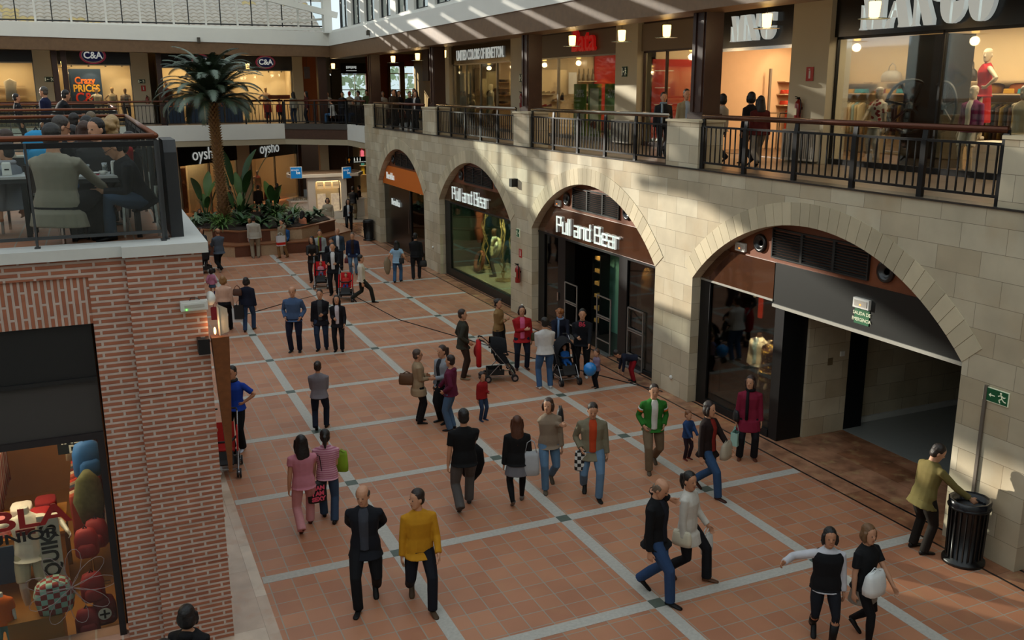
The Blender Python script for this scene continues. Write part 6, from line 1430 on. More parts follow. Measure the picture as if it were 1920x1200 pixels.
# ---- fittings on the brick corner
t = thing('emergency_light', 'white bulkhead emergency light on the brick corner', 'emergency light', (.87, BY-.0, 4.38), .02)
b = MB(); b.box(-.16, .14, -.09, 0, -.055, .055).box(-.14, .12, -.1, -.09, -.04, .04); b.build('housing', paper_w, t); b = MB(); b.box(-.12, .1, -.108, -.1, -.015, .02); b.build('diffuser', M('diffuser', ''), t)
b = MB(); b.tube([(-.05, -.03, .055), (-.04, -.04, .085), (.02, -.04, .08), (.06, -.03, .06)], .005, 5); b.build('cable', black, t); b = MB(); b.cbox(-.1, -.11, -.035, .012, .008, .012); b.build('indicator', M('green_led', '60ff50', .5, emit=4), t)
t = thing('spotlight', 'white round backed spotlight on the brick corner edge', 'spotlight', (1.06, BY+.08, 4.42)); b = MB(); b.ell((0, 0, 0), (.06, .09, .085)); b.build('lamp_body', paper_w, t, True)
t = thing('wall_speaker', 'black box loudspeaker on the brick corner beside the torch', 'loudspeaker', (.93, BY-.09, 3.9)); b = MB(); b.box(-.07, .06, -.08, .08, -.09, .09); b.build('housing', black, t); b = MB(); b.box(-.03, .02, -.02, .02, .09, .105); b.build('cap', chrome, t)
t = thing('wall_torch', 'tapering copper wall torch with lit bulb and pale glass shades', 'wall lamp', (1.12, BY-.02, 2.26)); cu = M('oxidised_copper', '7a4a28', .5, metal=.4, var=.4, vs_=14)
b = MB(); b.loft([[(x, y_, z) for x, y_ in ((-w_, -d_), (w_, -d_), (w_, d_), (-w_, d_))] for z, w_, d_ in ((0, .02, .02), (1.0, .07, .06), (1.72, .1, .085))]); b.build('cone', cu, t)
b = MB(); b.add([(.0, .02, 1.72), (.11, -.0, 1.76), (.11, .0, 2.04), (.0, .02, 2.1)], [(0, 1, 2, 3), (3, 2, 1, 0)]).box(.0, .012, .0, .1, 1.7, 2.06); b.build('glass_shade', M('frosted_glass', 'cfc8b8', .6), t)
b = MB(); b.ell((-.05, -.02, 1.79), (.014, .014, .045)); b.build('bulb', M('torch_bulb', 'ffd080', .5, emit=9, ecol='ffb060'), t, True)
l = bpy.data.lights.new('torch_light', 'POINT'); l.energy = 1.0; l.color = (1, .6, .3); l.shadow_soft_size = .03; o = bpy.data.objects.new('torch_light', l); C.objects.link(o); o.parent = t; o.location = (-.05, -.03, 1.87)

# ================================================================ TERRACE
TZ = 5.04; copper_r = M('copper_rail', '7a4a34', .28, metal=.7)
def tbal(label, a, b, nseg, z0=5.11, gl=True, endcap=None):
    a = V(*a, 0); b = V(*b, 0); L = (b-a).length; T = thing('glass_balustrade', label, 'balustrade', (a.x, a.y, z0), math.atan2((b-a).y, (b-a).x)); H2 = 6.3-z0
    mb = MB(); mb.tube([(0, 0, H2), (L, 0, H2)], .033, 12); mb.build('handrail', copper_r, T, True)
    mb = MB(); mb.box(0, L, -.02, .02, H2-.11, H2-.05); mb.build('top_channel', black, T)
    mb = MB(); mb.box(0, L, -.018, .018, .09, .125); mb.build('bottom_rail', M('grey_rail', '4a4c4e', .4, metal=.5), T)
    for k in range(nseg+1):
        x = L*k/nseg; mb = MB(); mb.box(-.012, .012, -.03, .03, 0, H2-.05).box(-.03, .03, -.05, .05, 0, .012); mb.build('post', MATS['grey_rail'], T, loc=(x, 0, 0))
    if gl:
        for k in range(nseg): mb = MB(); mb.box(L*k/nseg+.02, L*(k+1)/nseg-.02, -.006, .004, .13, H2-.1); mb.build('pane', tintg, T)
    return T
tbal('nearest glass balustrade of the terrace with copper handrail', (-5.95, 11.42), (.62, 11.42), 5); tbal('side glass balustrade of the terrace running away along the coping', (.64, 11.5), (.64, 20.9), 6)
tbal('glass balustrade closing the far end of the near terrace', (-6, 21.0), (.64, 21.0), 5); tbal('first cross balustrade of the second terrace', (-6, 28.7), (.64, 28.7), 5); tbal('side balustrade of the second terrace', (.64, 28.8), (.64, 40.6), 6); tbal('farthest cross balustrade of the second terrace', (-6, 40.7), (.64, 40.7), 5)
mb = MB(); mb.prism([(5.11, 0), (5.11, 1), (6.0, 1)][:0] or [(11.62, 5.11), (12.4, 5.11), (12.4, 6.24), (11.7, 6.24), (11.62, 6.1)], 0, .72, .86)
tag(mb.build('screen_panel', M('slate_panel', '26282b', .5)), 'dark slate screen panel standing at the terrace corner on the coping', 'panel')
# tables, chairs
def cafe_table(label, x, y_, rz=0, w_=.8, d_=.75):
    t = thing('cafe_table', label, 'table', (x, y_, TZ), rz); mb = MB(); mb.box(-w_/2, w_/2, -d_/2, d_/2, .74, .77); mb.build('table_top', M('table_white', 'b9babb', .35), t)
    mb = MB(); mb.box(-w_/2+.02, w_/2-.02, -d_/2+.02, d_/2-.02, .69, .74); mb.build('apron', M('table_grey', '3a3c40', .5), t)
    for a in (-1, 1):
        for b in (-1, 1): mb = MB(); mb.box(a*(w_/2-.06)-.03, a*(w_/2-.06)+.03, b*(d_/2-.06)-.03, b*(d_/2-.06)+.03, 0, .69); mb.build('leg', black, t)
    return t
def cafe_chair(label, x, y_, rz):
    t = thing('cafe_chair', label, 'chair', (x, y_, TZ), rz); mb = MB(); mb.box(-.21, .21, -.2, .2, .43, .46); mb.build('seat', black, t)
    mb = MB(); mb.loft([[(-.2, -.2-.06*u, .6+.32*u), (.2, -.2-.06*u, .6+.32*u), (.2, -.18-.06*u, .6+.32*u), (-.2, -.18-.06*u, .6+.32*u)] for u in (0, .5, 1)]); mb.build('backrest', black, t)
    for a in (-1, 1):
        for b in (-1, 1): mb = MB(); mb.bar((a*.19, b*.18, .43), (a*.2, b*.2, 0), .03); mb.build('leg', chrome, t)
        mb = MB(); mb.bar((a*.19, -.19, .43), (a*.19, -.2, .62), .025); mb.build('back_post', chrome, t)
    return t
cafe_table('white topped cafe table behind the nearest glass panes', .03, 12.55, 0, .85, .65); cafe_table('white topped cafe table at the picture edge on the terrace', -1.12, 12.9, 0, .7, .7); cafe_table('cafe table beside the man with the turquoise bag', -.55, 14.4); cafe_table('cafe table in the middle of the near terrace', .0, 15.6); cafe_table('cafe table near the far balustrade of the terrace', -.4, 18.6)
cafe_chair('black cafe chair under the man in the beige jacket', -.47, 12.3, -.7); cafe_chair('black cafe chair under the eating man', .45, 12.55, 1.45); cafe_chair('black cafe chair beside the edge table', -.95, 13.5, 3.0); cafe_chair('black cafe chair of the blond diner', .32, 14.9, 2.4); cafe_chair('black cafe chair of the frowning man', .0, 14.2, .3)
for k, (x, y_, lab) in enumerate(((.2, 12.45, 'white napkin dispenser on the nearest cafe table'), (-1.0, 12.75, 'white napkin dispenser on the edge cafe table'))):
    t = thing('napkin_dispenser', lab, 'napkin dispenser', (x, y_, TZ+.77), .1); mb = MB(); mb.loft([ring(V(0, 0, z), V(1, 0, 0), V(0, 1, 0), a, a*.7, 12, 5) for z, a in ((0, .055), (.02, .052), (.14, .05), (.16, .042))]); mb.build('casing', paper_w, t, True); mb = MB(); mb.box(-.025, .025, -.041, -.038, .07, .085); mb.build('print', black, t)
def tumbler(label, x, y_):
    t = thing('drinking_glass', label, 'glass', (x, y_, TZ+.77)); mb = MB(); mb.lathe([(.028, 0), (.036, .13), (.034, .13), (.026, .006)], n=14); mb.build('glass_body', glass('tumbler_glass', 'c8d0d0', .25), t, True); mb = MB(); mb.lathe([(.0, .01), (.026, .01), (.031, .07), (0, .07)], n=12); mb.build('drink', M('iced_water', '9aa4a4', .2), t, True)
tumbler('drinking glass with water beside the beige sleeve', -.12, 12.4); tumbler('drinking glass beside the napkin dispenser', .08, 12.6)
mb = MB(); mb.lathe([(.04, 0), (.1, .012), (.102, .016), (.05, .008)], n=20); tag(mb.build('plate', paper_w, smooth=True, loc=(-.03, 12.62, TZ+.77)), 'round white plate on the nearest cafe table', 'plate')
mb = MB(); mb.lathe([(.0, 0), (.03, 0), (.042, .05), (.039, .05), (.02, .01)], n=14).tube([(.04, 0, .04), (.06, 0, .035), (.055, 0, .015), (.035, 0, .012)], .005, 5); tag(mb.build('coffee_cup', paper_w, smooth=True, loc=(.05, 12.36, TZ+.77)), 'white coffee cup on the nearest cafe table', 'cup')
mb = MB(); mb.box(-.09, .09, -.06, .06, 0, .004); tag(mb.build('paper_mat', paper_w, loc=(.28, 12.36, TZ+.771), rotz=.3), 'white paper mat under the napkin dispenser side', 'paper')
mb = MB(); mb.box(-.03, .03, -.012, .012, 0, .015); tag(mb.build('sugar_packet', M('packet_red', 'b03a50', .6), loc=(-.02, 12.33, TZ+.771), rotz=.5), 'small red and white sugar packet on the nearest table', 'packet')
# ================================================================ PEOPLE IN THE COURT
P = person
def stroller(label, x, y, face, red='c02020', h=1.0, hood_=None, baby=None, extra=None, group=None):
    t = thing('stroller', label, 'stroller', (x, y, 0), R_(face), group); al = M('stroller_tube', '9a9a9c', .25, metal=.8); bk = M('stroller_black', '141416', .7)
    for s in (-1, 1):
        mb = MB(); mb.tube([(s*.23, -.38, 1.02), (s*.23, -.25, .9), (s*.22, .35, .14)], .013, 8).tube([(s*.22, .05, .5), (s*.22, -.3, .13)], .012, 8).bar((s*.22, -.3, .14), (s*.22, .35, .14), .02); mb.build('side_frame', al, t)
    mb = MB(); mb.bar((-.22, .33, .16), (.22, .33, .16), .02).bar((-.22, -.3, .14), (.22, -.3, .14), .02).bar((-.22, .0, .3), (.22, .0, .3), .02); mb.build('cross_bar', al, t)
    for s in (-1, 1): mb = MB(); mb.tube([(s*.23, -.38, 1.02), (s*.21, -.46, 1.05), (s*.12, -.48, 1.05)], .018, 8); mb.build('handle', bk, t)
    mb = MB(); mb.loft([[(-.17, p[0], p[1]), (.17, p[0], p[1]), (.17, p[0]+.02, p[1]+.05), (-.17, p[0]+.02, p[1]+.05)] for p in ((-.2, .84), (-.1, .52), (.02, .42), (.2, .44))]); mb.build('seat', cloth(red), t)
    mb = MB(); mb.loft([[(-.15, p[0], p[1]), (.15, p[0], p[1]), (.15, p[0]+.02, p[1]+.03), (-.15, p[0]+.02, p[1]+.03)] for p in ((.2, .44), (.27, .3), (.34, .24))]); mb.build('footrest', bk, t); mb = MB(); mb.tube([(-.2, .0, .66), (-.12, .2, .64), (.12, .2, .64), (.2, .0, .66)], .022, 8); mb.build('bumper_bar', bk, t, True)
    for s in (-1, 1): mb = MB(); mb.loft([[(s*.21, a, b), (s*.235, a, b), (s*.235, a+c_, b), (s*.21, a+c_, b)] for a, b, c_ in ((-.15, .84, .1), (-.05, .62, .2), (.0, .46, .22))]); mb.build('side_wing', cloth(red), t)
    if hood_:
        mb = MB(); mb.loft([[(.24*math.cos(a), -.22+.42*math.sin(b)*1.0, .72+.36*math.sin(a)*1.0*math.cos(b*.6)) for a in [math.pi*k/10 for k in range(11)]] for b in (0, .3, .6, .9, 1.15)], caps=False, closed=False); mb.build('canopy', cloth(hood_), t, True)
    mb = MB(); mb.box(-.18, .18, -.28, .1, .16, .19).box(-.19, -.17, -.28, .1, .16, .3).box(.17, .19, -.28, .1, .16, .3).box(-.19, .19, -.3, -.28, .16, .3); mb.build('basket', bk, t)
    for a in (-1, 1):
        for b in (-.3, .35):
            mb = MB()
            for dx in (-.025, .025): mb.tube([(a*.23+dx-.014, b, .085), (a*.23+dx+.014, b, .085)], .085, 14)
            w_ = mb.build('wheel', M('tyre', '16161a', .7), t); mb = MB(); mb.tube([(a*.23-.042, b, .085), (a*.23+.042, b, .085)], .048, 10); mb.build('hub', al, w_)
            w_.location = (0, 0, 0)
    if baby:
        Wm = Matrix.Translation(V(x, y, 0)) @ Matrix.Rotation(R_(face), 4, 'Z'); q = Wm @ V(0, .02, .0)
        P(baby[0], q.x, q.y, face, .78, .26, top=baby[1], legs=baby[2], hair='short', hc='3a2618', child=True, sit=.26, lean=-18, lod=1, shoe=baby[3] if len(baby) > 3 else 'c9c4b8', arms=((-.03, .2, -.1), (-.03, .2, -.1)))
    if extra: extra(t)
    return t
B = {}
# ---- nearest walkers
p = P('balding man in dark open jacket and grey sweater walking towards the camera', 2.78, 11.23, 160, 1.8, w=1.06, hair='bald', hc='3a342e', top='15171e', hem=-.09, inner='3a3d46', legs='121317', shoe='0e0d0d', stride=.5, arms=('behind', 'behind'), yaw=-12, nod=8, lod=0)
P('man in mustard yellow sweater and dark trousers, mid-stride', 3.44, 10.93, 172, 1.76, w=1.02, hc='241812', top='b9821a', hem=-.07, legs='14161f', cut='straight', shoe='4a3826', stride=-.62, arms=('fwd', 'down'), yaw=-62, lod=0)
P('man in black leather jacket and blue jeans striding beside the white bloused woman', 6.42, 9.77, 215, 1.85, w=1.08, hair='bald', hc='6a5a4a', top='101114', hem=-.06, inner='1a1c24', legs='2c4468', shoe='0e0d0d', stride=.56, arms=('phone', 'down'), nod=25, lod=0)
p = P('woman in long white blouse and dark trousers walking with a white plastic bag', 7.09, 9.99, 215, 1.72, hair='pony', hc='120e0c', top='c9c4ba', hem=-.14, legs='15151a', cut='flare', shoe='5a3a26', stride=-.55, arms=('fwd', 'down'), skin=1, yaw=-25, lod=0)
handbag('white plastic bag carried by the woman in the white blouse', p['hand'][-1]+V(0, 0, -.03), 'd8dad8', (.24, .1, .3), 20, .1, name='plastic_bag', cat='bag')
handbag('cream shoulder bag at the side of the white bloused woman', p['tp'](.13, -.0, .02), 'cfc6ae', (.3, .12, .22), 120, .02)
P('fair haired woman in black top with white bag, blurred beside her companion', 8.27, 7.86, 190, 1.62, hair='bob', hc='6a4a2c', top='17181a', sleeve=.35, legs='8a8074', cut='skirt', tights='121214', shoe='121212', stride=.4, arms=('low', 'down'), lod=0, yaw=-10)
handbag('round white handbag carried between the two women at the lower edge', (8.17, 7.6, 1.12), 'dcdedc', (.34, .2, .3), 190, .04)
P('dark haired woman with white sleeve pointing aside, sunglasses on her head', 7.79, 8.01, 150, 1.6, hair='bob', hc='100d0c', top='c4c4ca', vest='121316', hem=-.05, legs='16181f', cut='tight', shoe='101012', boots='101012', stride=-.35, arms=('down', (.25, .1, -.04)), lod=0, skin=1)
p = P('man in olive jacket bending to reach into the litter bin', 10.76, 9.25, -100, 1.76, w=1.16, hc='241a14', top='6b5f34', hem=-.09, legs='1d1712', shoe='121010', arms=('down', (.13, .2, -.2)), lean=11, nod=20, yaw=-30, toes=.05, lod=0)
# pink pair
P('dark haired woman in pink top and pale pink trousers walking away', 2.46, 13.73, -5, 1.68, hair='long', hc='100c0c', top='c27d8c', sleeve=.22, hem=-.04, legs='c98e92', cut='flare', shoe='4a2620', stride=.5, arms=('down', 'low'), lod=0, yaw=10)
pstr = M('pink_striped_tee', 'b8748a', .8); n_, l_ = pstr.node_tree.nodes, pstr.node_tree.links
wv = n_.new('ShaderNodeTexWave'); wv.bands_direction = 'Z'; wv.inputs['Scale'].default_value = 9; tc_ = n_.new('ShaderNodeTexCoord'); l_.new(tc_.outputs['Object'], wv.inputs['Vector'])
mx = n_.new('ShaderNodeMix'); mx.data_type = 'RGBA'; mx.inputs[6].default_value = (*lin('a85c7a'), 1); mx.inputs[7].default_value = (*lin('d0a0ac'), 1); l_.new(wv.outputs['Fac'], mx.inputs[0]); l_.new(mx.outputs[2], n_['Principled BSDF'].inputs['Base Color'])
p = P('woman in pink striped tee and jeans walking away with two bags', 2.88, 13.95, -15, 1.6, hair='pony', hc='120d0c', top=pstr, sleeve=.3, legs='32445c', cut='flare', shoe='201a18', stride=-.3, arms=('down', 'hold'), lod=0)
handbag('black tote bag with pink capital letters on the shoulder of the striped woman', p['shoulder'][-1]+V(-.03, -.1, -.02), '101012', (.32, .1, .36), 5, .46, name='tote_bag', text=(('MAN', 'I AM', 'SEXY'), .095, 'e0506c'))
handbag('lime green bag held by the woman in pink stripes', (3.16, 14.1, 1.12), '7da018', (.22, .1, .36), -30, .02)
# middle distance pair of pairs
p = P('man in black tee and grey trousers walking away with a black jacket over his arm', 5.03, 13.4, -12, 1.84, w=1.08, hc='120e0d', top='101113', sleeve=.36, legs='54504e', cut='baggy', shoe='3a3a3c', stride=.5, arms=('down', 'low'), lod=0)
mb = MB(); mb.loft([ring(V(0, y_, z), V(1, 0, 0), V(0, 1, 0), a, b, 12, 2.4) for z, a, b, y_ in ((0, .08, .05, 0), (-.12, .19, .1, 0), (-.35, .22, .12, .02), (-.55, .17, .09, .05), (-.68, .05, .04, .06))]); tag(mb.build('jacket', cloth('0f1013'), smooth=True, loc=p['hand'][1]+V(.02, 0, .08)), 'black jacket hanging from the arm of the man in the black tee', 'jacket')
p = P('woman with very long auburn hair in black top and grey ruffled skirt', 5.9, 13.21, -20, 1.64, hair='verylong', hc='4a2614', top='131315', legs='6b6a70', cut='skirt', tights='121214', shoe='6a625c', stride=.4, arms=('down', 'down'), lod=0)
tg = MB(); 
for s in (1, -1): pass
handbag('pale grey slouchy bag on the shoulder of the auburn haired woman', p['tp'](.135, -.03, .22), 'a5a8ac', (.3, .14, .42), -20, .2, name='shoulder_bag')
P('woman in beige fleece and light jeans holding her shoulder strap', 6.7, 13.66, 165, 1.7, hair='bob', hc='3a2418', top='8a7866', hem=-.05, legs='5a7894', shoe='54483a', stride=.45, arms=('down', (-.2, .13, -.03)), yaw=-30, lod=0)
handbag('dark bag hanging at the far side of the woman in beige fleece', (6.98, 13.78, 1.42), '1c1a1e', (.26, .14, .3), 60, .03)
p = P('man in khaki jacket over orange red sweater and light jeans', 7.21, 13.03, 158, 1.75, w=1.12, hc='2a1c14', top='77705c', hem=-.1, inner='b0401e', legs='5f7c98', shoe='15120f', stride=-.42, arms=('down', 'pocket'), nod=14, lod=0)
ckb = M('checked_black', '101010', .7); n_, l_ = ckb.node_tree.nodes, ckb.node_tree.links; ch = n_.new('ShaderNodeTexChecker'); ch.inputs['Scale'].default_value = 16; ch.inputs[1].default_value = (*lin('101010'), 1); ch.inputs[2].default_value = (*lin('cfcfcb'), 1); tc_ = n_.new('ShaderNodeTexCoord'); l_.new(tc_.outputs['Object'], ch.inputs['Vector']); l_.new(ch.outputs[0], n_['Principled BSDF'].inputs['Base Color'])
t = handbag('black and white chequered bag in the hand of the man in orange red', p['hand'][1]+V(0, 0, .0), '101011', (.22, .1, .36), 160, .03); t.children[0].data.materials[0] = ckb
pg_ = P('man in green cardigan with orange stripes over a white printed tee', 8.81, 13.64, 160, 1.68, w=1.08, hc='2a1a12', top='2a6a24', inner='c8c4bc', legs='6f5d48', cut='baggy', shoe='5a4a3a', stride=.5, arms=('pocket', 'pocket'), lod=0)
for nm_, col_, dz in (('orange_stripe', 'd8641c', 0), ('white_stripe', 'dcdad4', .035)):
    for s_ in (1, -1):
        a_, b_ = pg_['shoulder'][s_], pg_['elbow'][s_]; d_ = (b_-a_).normalized(); c_ = a_.lerp(b_, .5)-d_*dz
        mb = MB(); mb.tube([c_-d_*.016, c_+d_*.016], .064, 14); attach(mb.build(nm_, cloth(col_), None, True), pg_)
p = P('woman in dark brown jacket with a strap across, striding by the toddler in blue', 9.04, 12.28, 205, 1.76, hair='bob', hc='24140f', top='221614', hem=-.08, inner='7a2018', legs='2f4a6c', shoe='3a2018', stride=.6, arms=('low', 'down'), lod=0)
handbag('pale patterned shoulder bag of the woman in the dark brown jacket', (9.24, 12.02, 1.02), 'a89c88', (.36, .16, .28), 30, .02)
P('toddler in blue jacket walking just behind the woman in dark brown', 9.62, 13.7, 190, .95, hair='short', hc='7a4a28', top='26406a', legs='2c1c24', shoe='6a2420', child=True, lod=1, arms=('low', 'low'))
p = P('woman in maroon coat with long black scarf standing by the dark window', 10.66, 13.25, 148, 1.66, hair='bob', hc='33201a', top='7a1c34', hem=-.17, legs='16161b', cut='flare', shoe='5a3020', scarf='0e0e11', arms=('down', 'down'), yaw=-25, toes=.14, lod=0)
paperbag('pale mint shopping bag held by the woman in the maroon coat', p['hand'][1]+V(.02, -.02, -.06), '9cc4b8', (.3, .13, .26), 30); paperbag('second mint shopping bag with handles behind the first', p['hand'][1]+V(.12, .04, -.06), '86b4a8', (.26, .12, .26), 75)
handbag('black handbag under the arm of the woman in the maroon coat', p['tp'](.14, 0, .08), '121114', (.28, .12, .2), 60, .02)
# trio and circle in the middle
p = P('grey haired woman in long tan cardigan and black trousers in profile', 5.65, 17.69, -100, 1.62, w=1.1, hair='short', hc='4a3c34', top='9a8468', hem=-.13, legs='141418', shoe='121013', arms=('fold', 'hold'), glasses=True, lod=0)
handbag('brown handbag slung behind the woman in the tan cardigan', p['tp'](-.02, -.14, .18), '5a3a20', (.36, .16, .24), 150, .04)
P('young woman in pale grey top with pony tail, behind the maroon one', 6.12, 17.5, 110, 1.7, hair='pony', hc='33201a', top='8e949c', inner='2a2a30', legs='17171c', shoe='1a1a1c', arms=('hold', 'down'), lod=0)
p = P('woman in maroon top and flared jeans seen from the side', 6.12, 17.0, 50, 1.62, hair='short', hc='1c100e', top='5c1c36', hem=-.05, legs='46607e', cut='flare', shoe='141416', arms=('pocket', 'low'), lod=0, hood=True)
mb = MB(); mb.loft([ring(V(0, 0, z), V(1, 0, 0), V(0, 1, 0), a, b, 12, 2.4) for z, a, b in ((0, .06, .05), (-.15, .13, .09), (-.4, .15, .1), (-.6, .1, .06))]); tag(mb.build('jacket', cloth('15161a'), smooth=True, loc=p['hand'][1]+V(.03, .05, .06)), 'dark jacket carried over the arm of the woman in maroon', 'jacket')
P('small child in red jumper and jeans standing alone on the tiles', 6.91, 17.26, -160, 1.05, hair='curly', hc='2a1810', top='8f1c1e', legs='2c3c58', shoe='2a3a58', child=True, lod=1, arms=('hold', 'down'))
P('man in dark olive jacket and brown trousers watching the pushchairs', 7.6, 20.2, -115, 1.74, hc='2a1c16', top='32332a', hem=-.08, inner='4a1a1a', legs='33241c', shoe='8a7a62', arms=('pocket', 'pocket'), toes=.1, lod=0, twist=20)
p = P('woman with dark curls in short tan jacket, arms folded', 9.0, 21.3, -135, 1.64, hair='curly', hc='1f1511', top='8a6c44', hem=-.04, legs='17171b', shoe='141416', arms=('fold', 'fold'), yaw=-20, lod=0)
handbag('large black shoulder bag of the curly haired woman in the tan jacket', p['tp'](-.14, -.05, .22), '0f0f11', (.42, .16, .32), 20, .3)
p = P('woman in red cardigan over pink top with crossed bag strap', 9.2, 20.3, 165, 1.64, w=1.12, hair='bob', hc='2a140f', top='9c1a20', hem=-.08, inner='cf5f86', legs='1c2030', shoe='3a2018', arms=('down', 'fold'), toes=.08, lod=0)
handbag('small olive bag on the hip of the woman in the red cardigan', (9.47, 20.08, .98), '3a3618', (.24, .1, .2), 165, .02)
P('man in white long sleeved top and blue jeans seen from behind', 9.05, 18.66, -10, 1.72, w=1.1, hc='17120f', top='c4c2c0', hem=-.03, legs='3c5c84', shoe='c8c8c8', arms=('hold', 'hold'), toes=.09, lean=6, lod=0)
P('woman with fair curls in navy coat leaning over a pushchair', 10.1, 20.0, 160, 1.6, w=1.1, hair='curly', hc='8a5428', top='161a2a', hem=-.12, legs='15161c', shoe='15151a', arms=('low', 'low'), lean=12, nod=15, yaw=-30, lod=0, scarf='6f8ab0')
ps_ = P('dark haired man in black sweatshirt with pink number beside the pushchair', 10.25, 19.1, 150, 1.72, w=1.12, hc='120e0c', top='111319', hem=-.05, legs='101217', shoe='c8c8cc', arms=('low', 'hold'), lod=0)
place_ = place_text('86', .16, 'shirt_number', M('number_pink', 'b83048', .7), None, (10.15, 18.93, 1.36), R_(-30), .004, 1, .004); attach(place_, ps_)
P('toddler in checked shirt clutching the blue balloon', 10.16, 18.2, 95, .92, hair='short', hc='4a3020', top='7a6a7c', legs='17181f', shoe='1a1a1c', child=True, lod=1, arms=('hold', 'hold'))
mb = MB(); mb.lathe([(.0, -.17), (.06, -.155), (.13, -.09), (.155, 0), (.14, .08), (.08, .14), (0, .165)], n=20).tube([(0, 0, -.16), (0, 0, -.2)], [.006, .014], 6); tag(mb.build('balloon', M('balloon_blue', '1480d0', .25, coat=.5), smooth=True, loc=(9.92, 18.08, .52)), 'bright blue balloon held by the toddler', 'balloon')
P('child in navy jumper and red trousers bending down by the doorway', 11.2, 18.25, 75, 1.12, hair='short', hc='1a1210', top='171b2c', legs='8a1420', shoe='15151c', child=True, lean=80, nod=20, lod=1, arms=((0, .02, -.33), (0, .05, -.33)))
def coatonhandle(t):
    mb = MB(); mb.loft([ring(V(.1, -.5, z), V(1, 0, 0), V(0, 1, 0), a, .06, 10, 2.4) for z, a in ((1.02, .12), (.8, .2), (.5, .18), (.38, .1))]); mb.build('draped_coat', cloth('b01c20'), t, True); mb = MB(); mb.ell((-.2, -.5, .68), (.13, .09, .17)); mb.build('hanging_pack', cloth('a02a28'), t, True)
stroller('dark pushchair hung with a red coat, child in cream seated', 8.35, 19.75, -105, '1c1c20', hood_='15161a', baby=('small child in cream jacket sitting in the pushchair hung with a red coat', 'b8b4a4', 'a8a49a', '1c1c1e'), extra=coatonhandle)
stroller('black and red pushchair with blue blanket beside the man in white', 9.72, 18.95, 175, '15161a', hood_='1a1a1e', baby=('baby in blue sitting in the black and red pushchair', '1f5ca8', '1f5ca8'))
# three walking towards the camera, left of centre
P('balding man in blue grey sweater, hands in the pockets of navy trousers', 4.36, 24.27, 158, 1.8, w=1.12, hair='bald', hc='5a4a40', top='42587a', hem=-.04, legs='171c30', shoe='121216', arms=('pocket', 'pocket'), lod=0)
P('woman in open black padded jacket over grey roll neck, jeans', 5.06, 24.18, 160, 1.68, w=1.06, hair='pony', hc='2a1a14', top='14131a', hem=-.1, inner='3c3e42', legs='26344c', shoe='121214', arms=('hold', 'down'), lod=0, stride=.15)
P('dark haired woman in black coat with white collar beside the grey roll neck', 5.43, 23.84, 162, 1.55, hair='long', hc='0e0b0c', top='151217', hem=-.08, inner='c4bcc4', legs='16171d', boots='1a1412', arms=('fwd', 'hold'), lod=0)
P('young woman in grey tee with pink hem walking away in dark boots', 3.67, 18.11, -20, 1.52, w=1.06, hair='bun', hc='24150f', top='77737a', sleeve=.7, hem=-.03, legs='171d2e', boots='17130f', stride=.32, arms=('hold', 'hold'), lod=0)
# by the brick corner
p = P('man in royal blue shirt with dark striped scarf, hand on hip by the brick wall', 1.95, 17.7, 145, 1.72, w=1.12, hc='120e0c', top='183c9c', sleeve=.4, hem=-.03, legs='101116', cut='baggy', shoe='b8bcc8', scarf='26282e', arms=('hip', 'hold'), lod=0, skin=1)
stroller('red pushchair mostly hidden by the brick corner near the blue shirted man', 1.62, 16.7, 170, 'a82420')
P('dark haired woman passing close under the brick wall at the lower edge', .38, 9.25, -30, 1.66, hair='bob', hc='120d0e', top='141417', legs='141418', lod=0, hood=True, arms=('down', 'hold'))
P('dark head of a second passer-by under the brick wall', .12, 8.75, -60, 1.62, hair='short', hc='120d0e', top='1a1518', legs='141418', lod=1)
P('child walking beside the woman under the brick wall', .62, 8.95, -20, 1.25, hair='short', hc='0f0c0d', top='15161a', legs='141418', lod=1, child=True)
# walking away / across, farther
P('blond woman in peach waistcoat over cream top walking away with shopping', 2.96, 27.3, -15, 1.68, hair='bob', hc='8a6238', top='cfa792', hem=-.02, legs='131318', shoe='1a1414', stride=.35, arms=('down', 'down'), lod=1)
paperbag('dark red shopping bag of the woman in the peach waistcoat', (2.68, 27.1, .92), '8a1a24', (.26, .1, .36), -15); paperbag('white shopping bag between the two women walking away', (3.25, 27.0, .85), 'd4d6d8', (.26, .1, .4), -15)
P('dark haired woman in navy jacket and jeans walking away', 3.57, 27.06, -22, 1.62, hair='bob', hc='1a1110', top='171c2e', hem=-.04, legs='2c4262', shoe='3a2018', stride=.3, arms=('down', 'down'), lod=1)
paperbag('black glossy shopping bag of the woman in the navy jacket', (3.3, 26.95, .95), '121214', (.26, .1, .4), -15); handbag('brown shoulder bag of the woman in the navy jacket', (3.3, 27.0, 1.38), '4a2a1c', (.26, .1, .2), -15, .1)
P('man in white jacket and dark trousers striding across', 7.53, 29.3, -105, 1.7, hc='15100e', top='c6beb0', hem=-.04, legs='22231f', shoe='121214', stride=.72, arms=('down', 'down'), lod=1)
p = P('dark haired woman in light blue tee and jeans walking towards the shops', 9.56, 32.0, -30, 1.55, hair='long', hc='110d0d', top='8fb0cc', sleeve=.3, legs='37587e', cut='flare', shoe='1a1a1e', stride=.25, arms=((.1, .0, -.25), (.12, .05, -.25)), lod=1)
mb = MB(); mb.loft([ring(V(0, 0, z), V(1, 0, 0), V(0, 1, 0), a, .07, 10, 2.4) for z, a in ((0, .06), (-.2, .14), (-.45, .12), (-.62, .05))]); tag(mb.build('jacket', cloth('8a7862'), smooth=True, loc=p['hand'][-1]+V(-.05, 0, .12)), 'beige jacket hanging from the arm of the light blue tee woman', 'jacket')
handbag('small black bag at the hip of the light blue tee woman', (9.68, 31.85, 1.0), '131316', (.2, .08, .2), -20, .1)
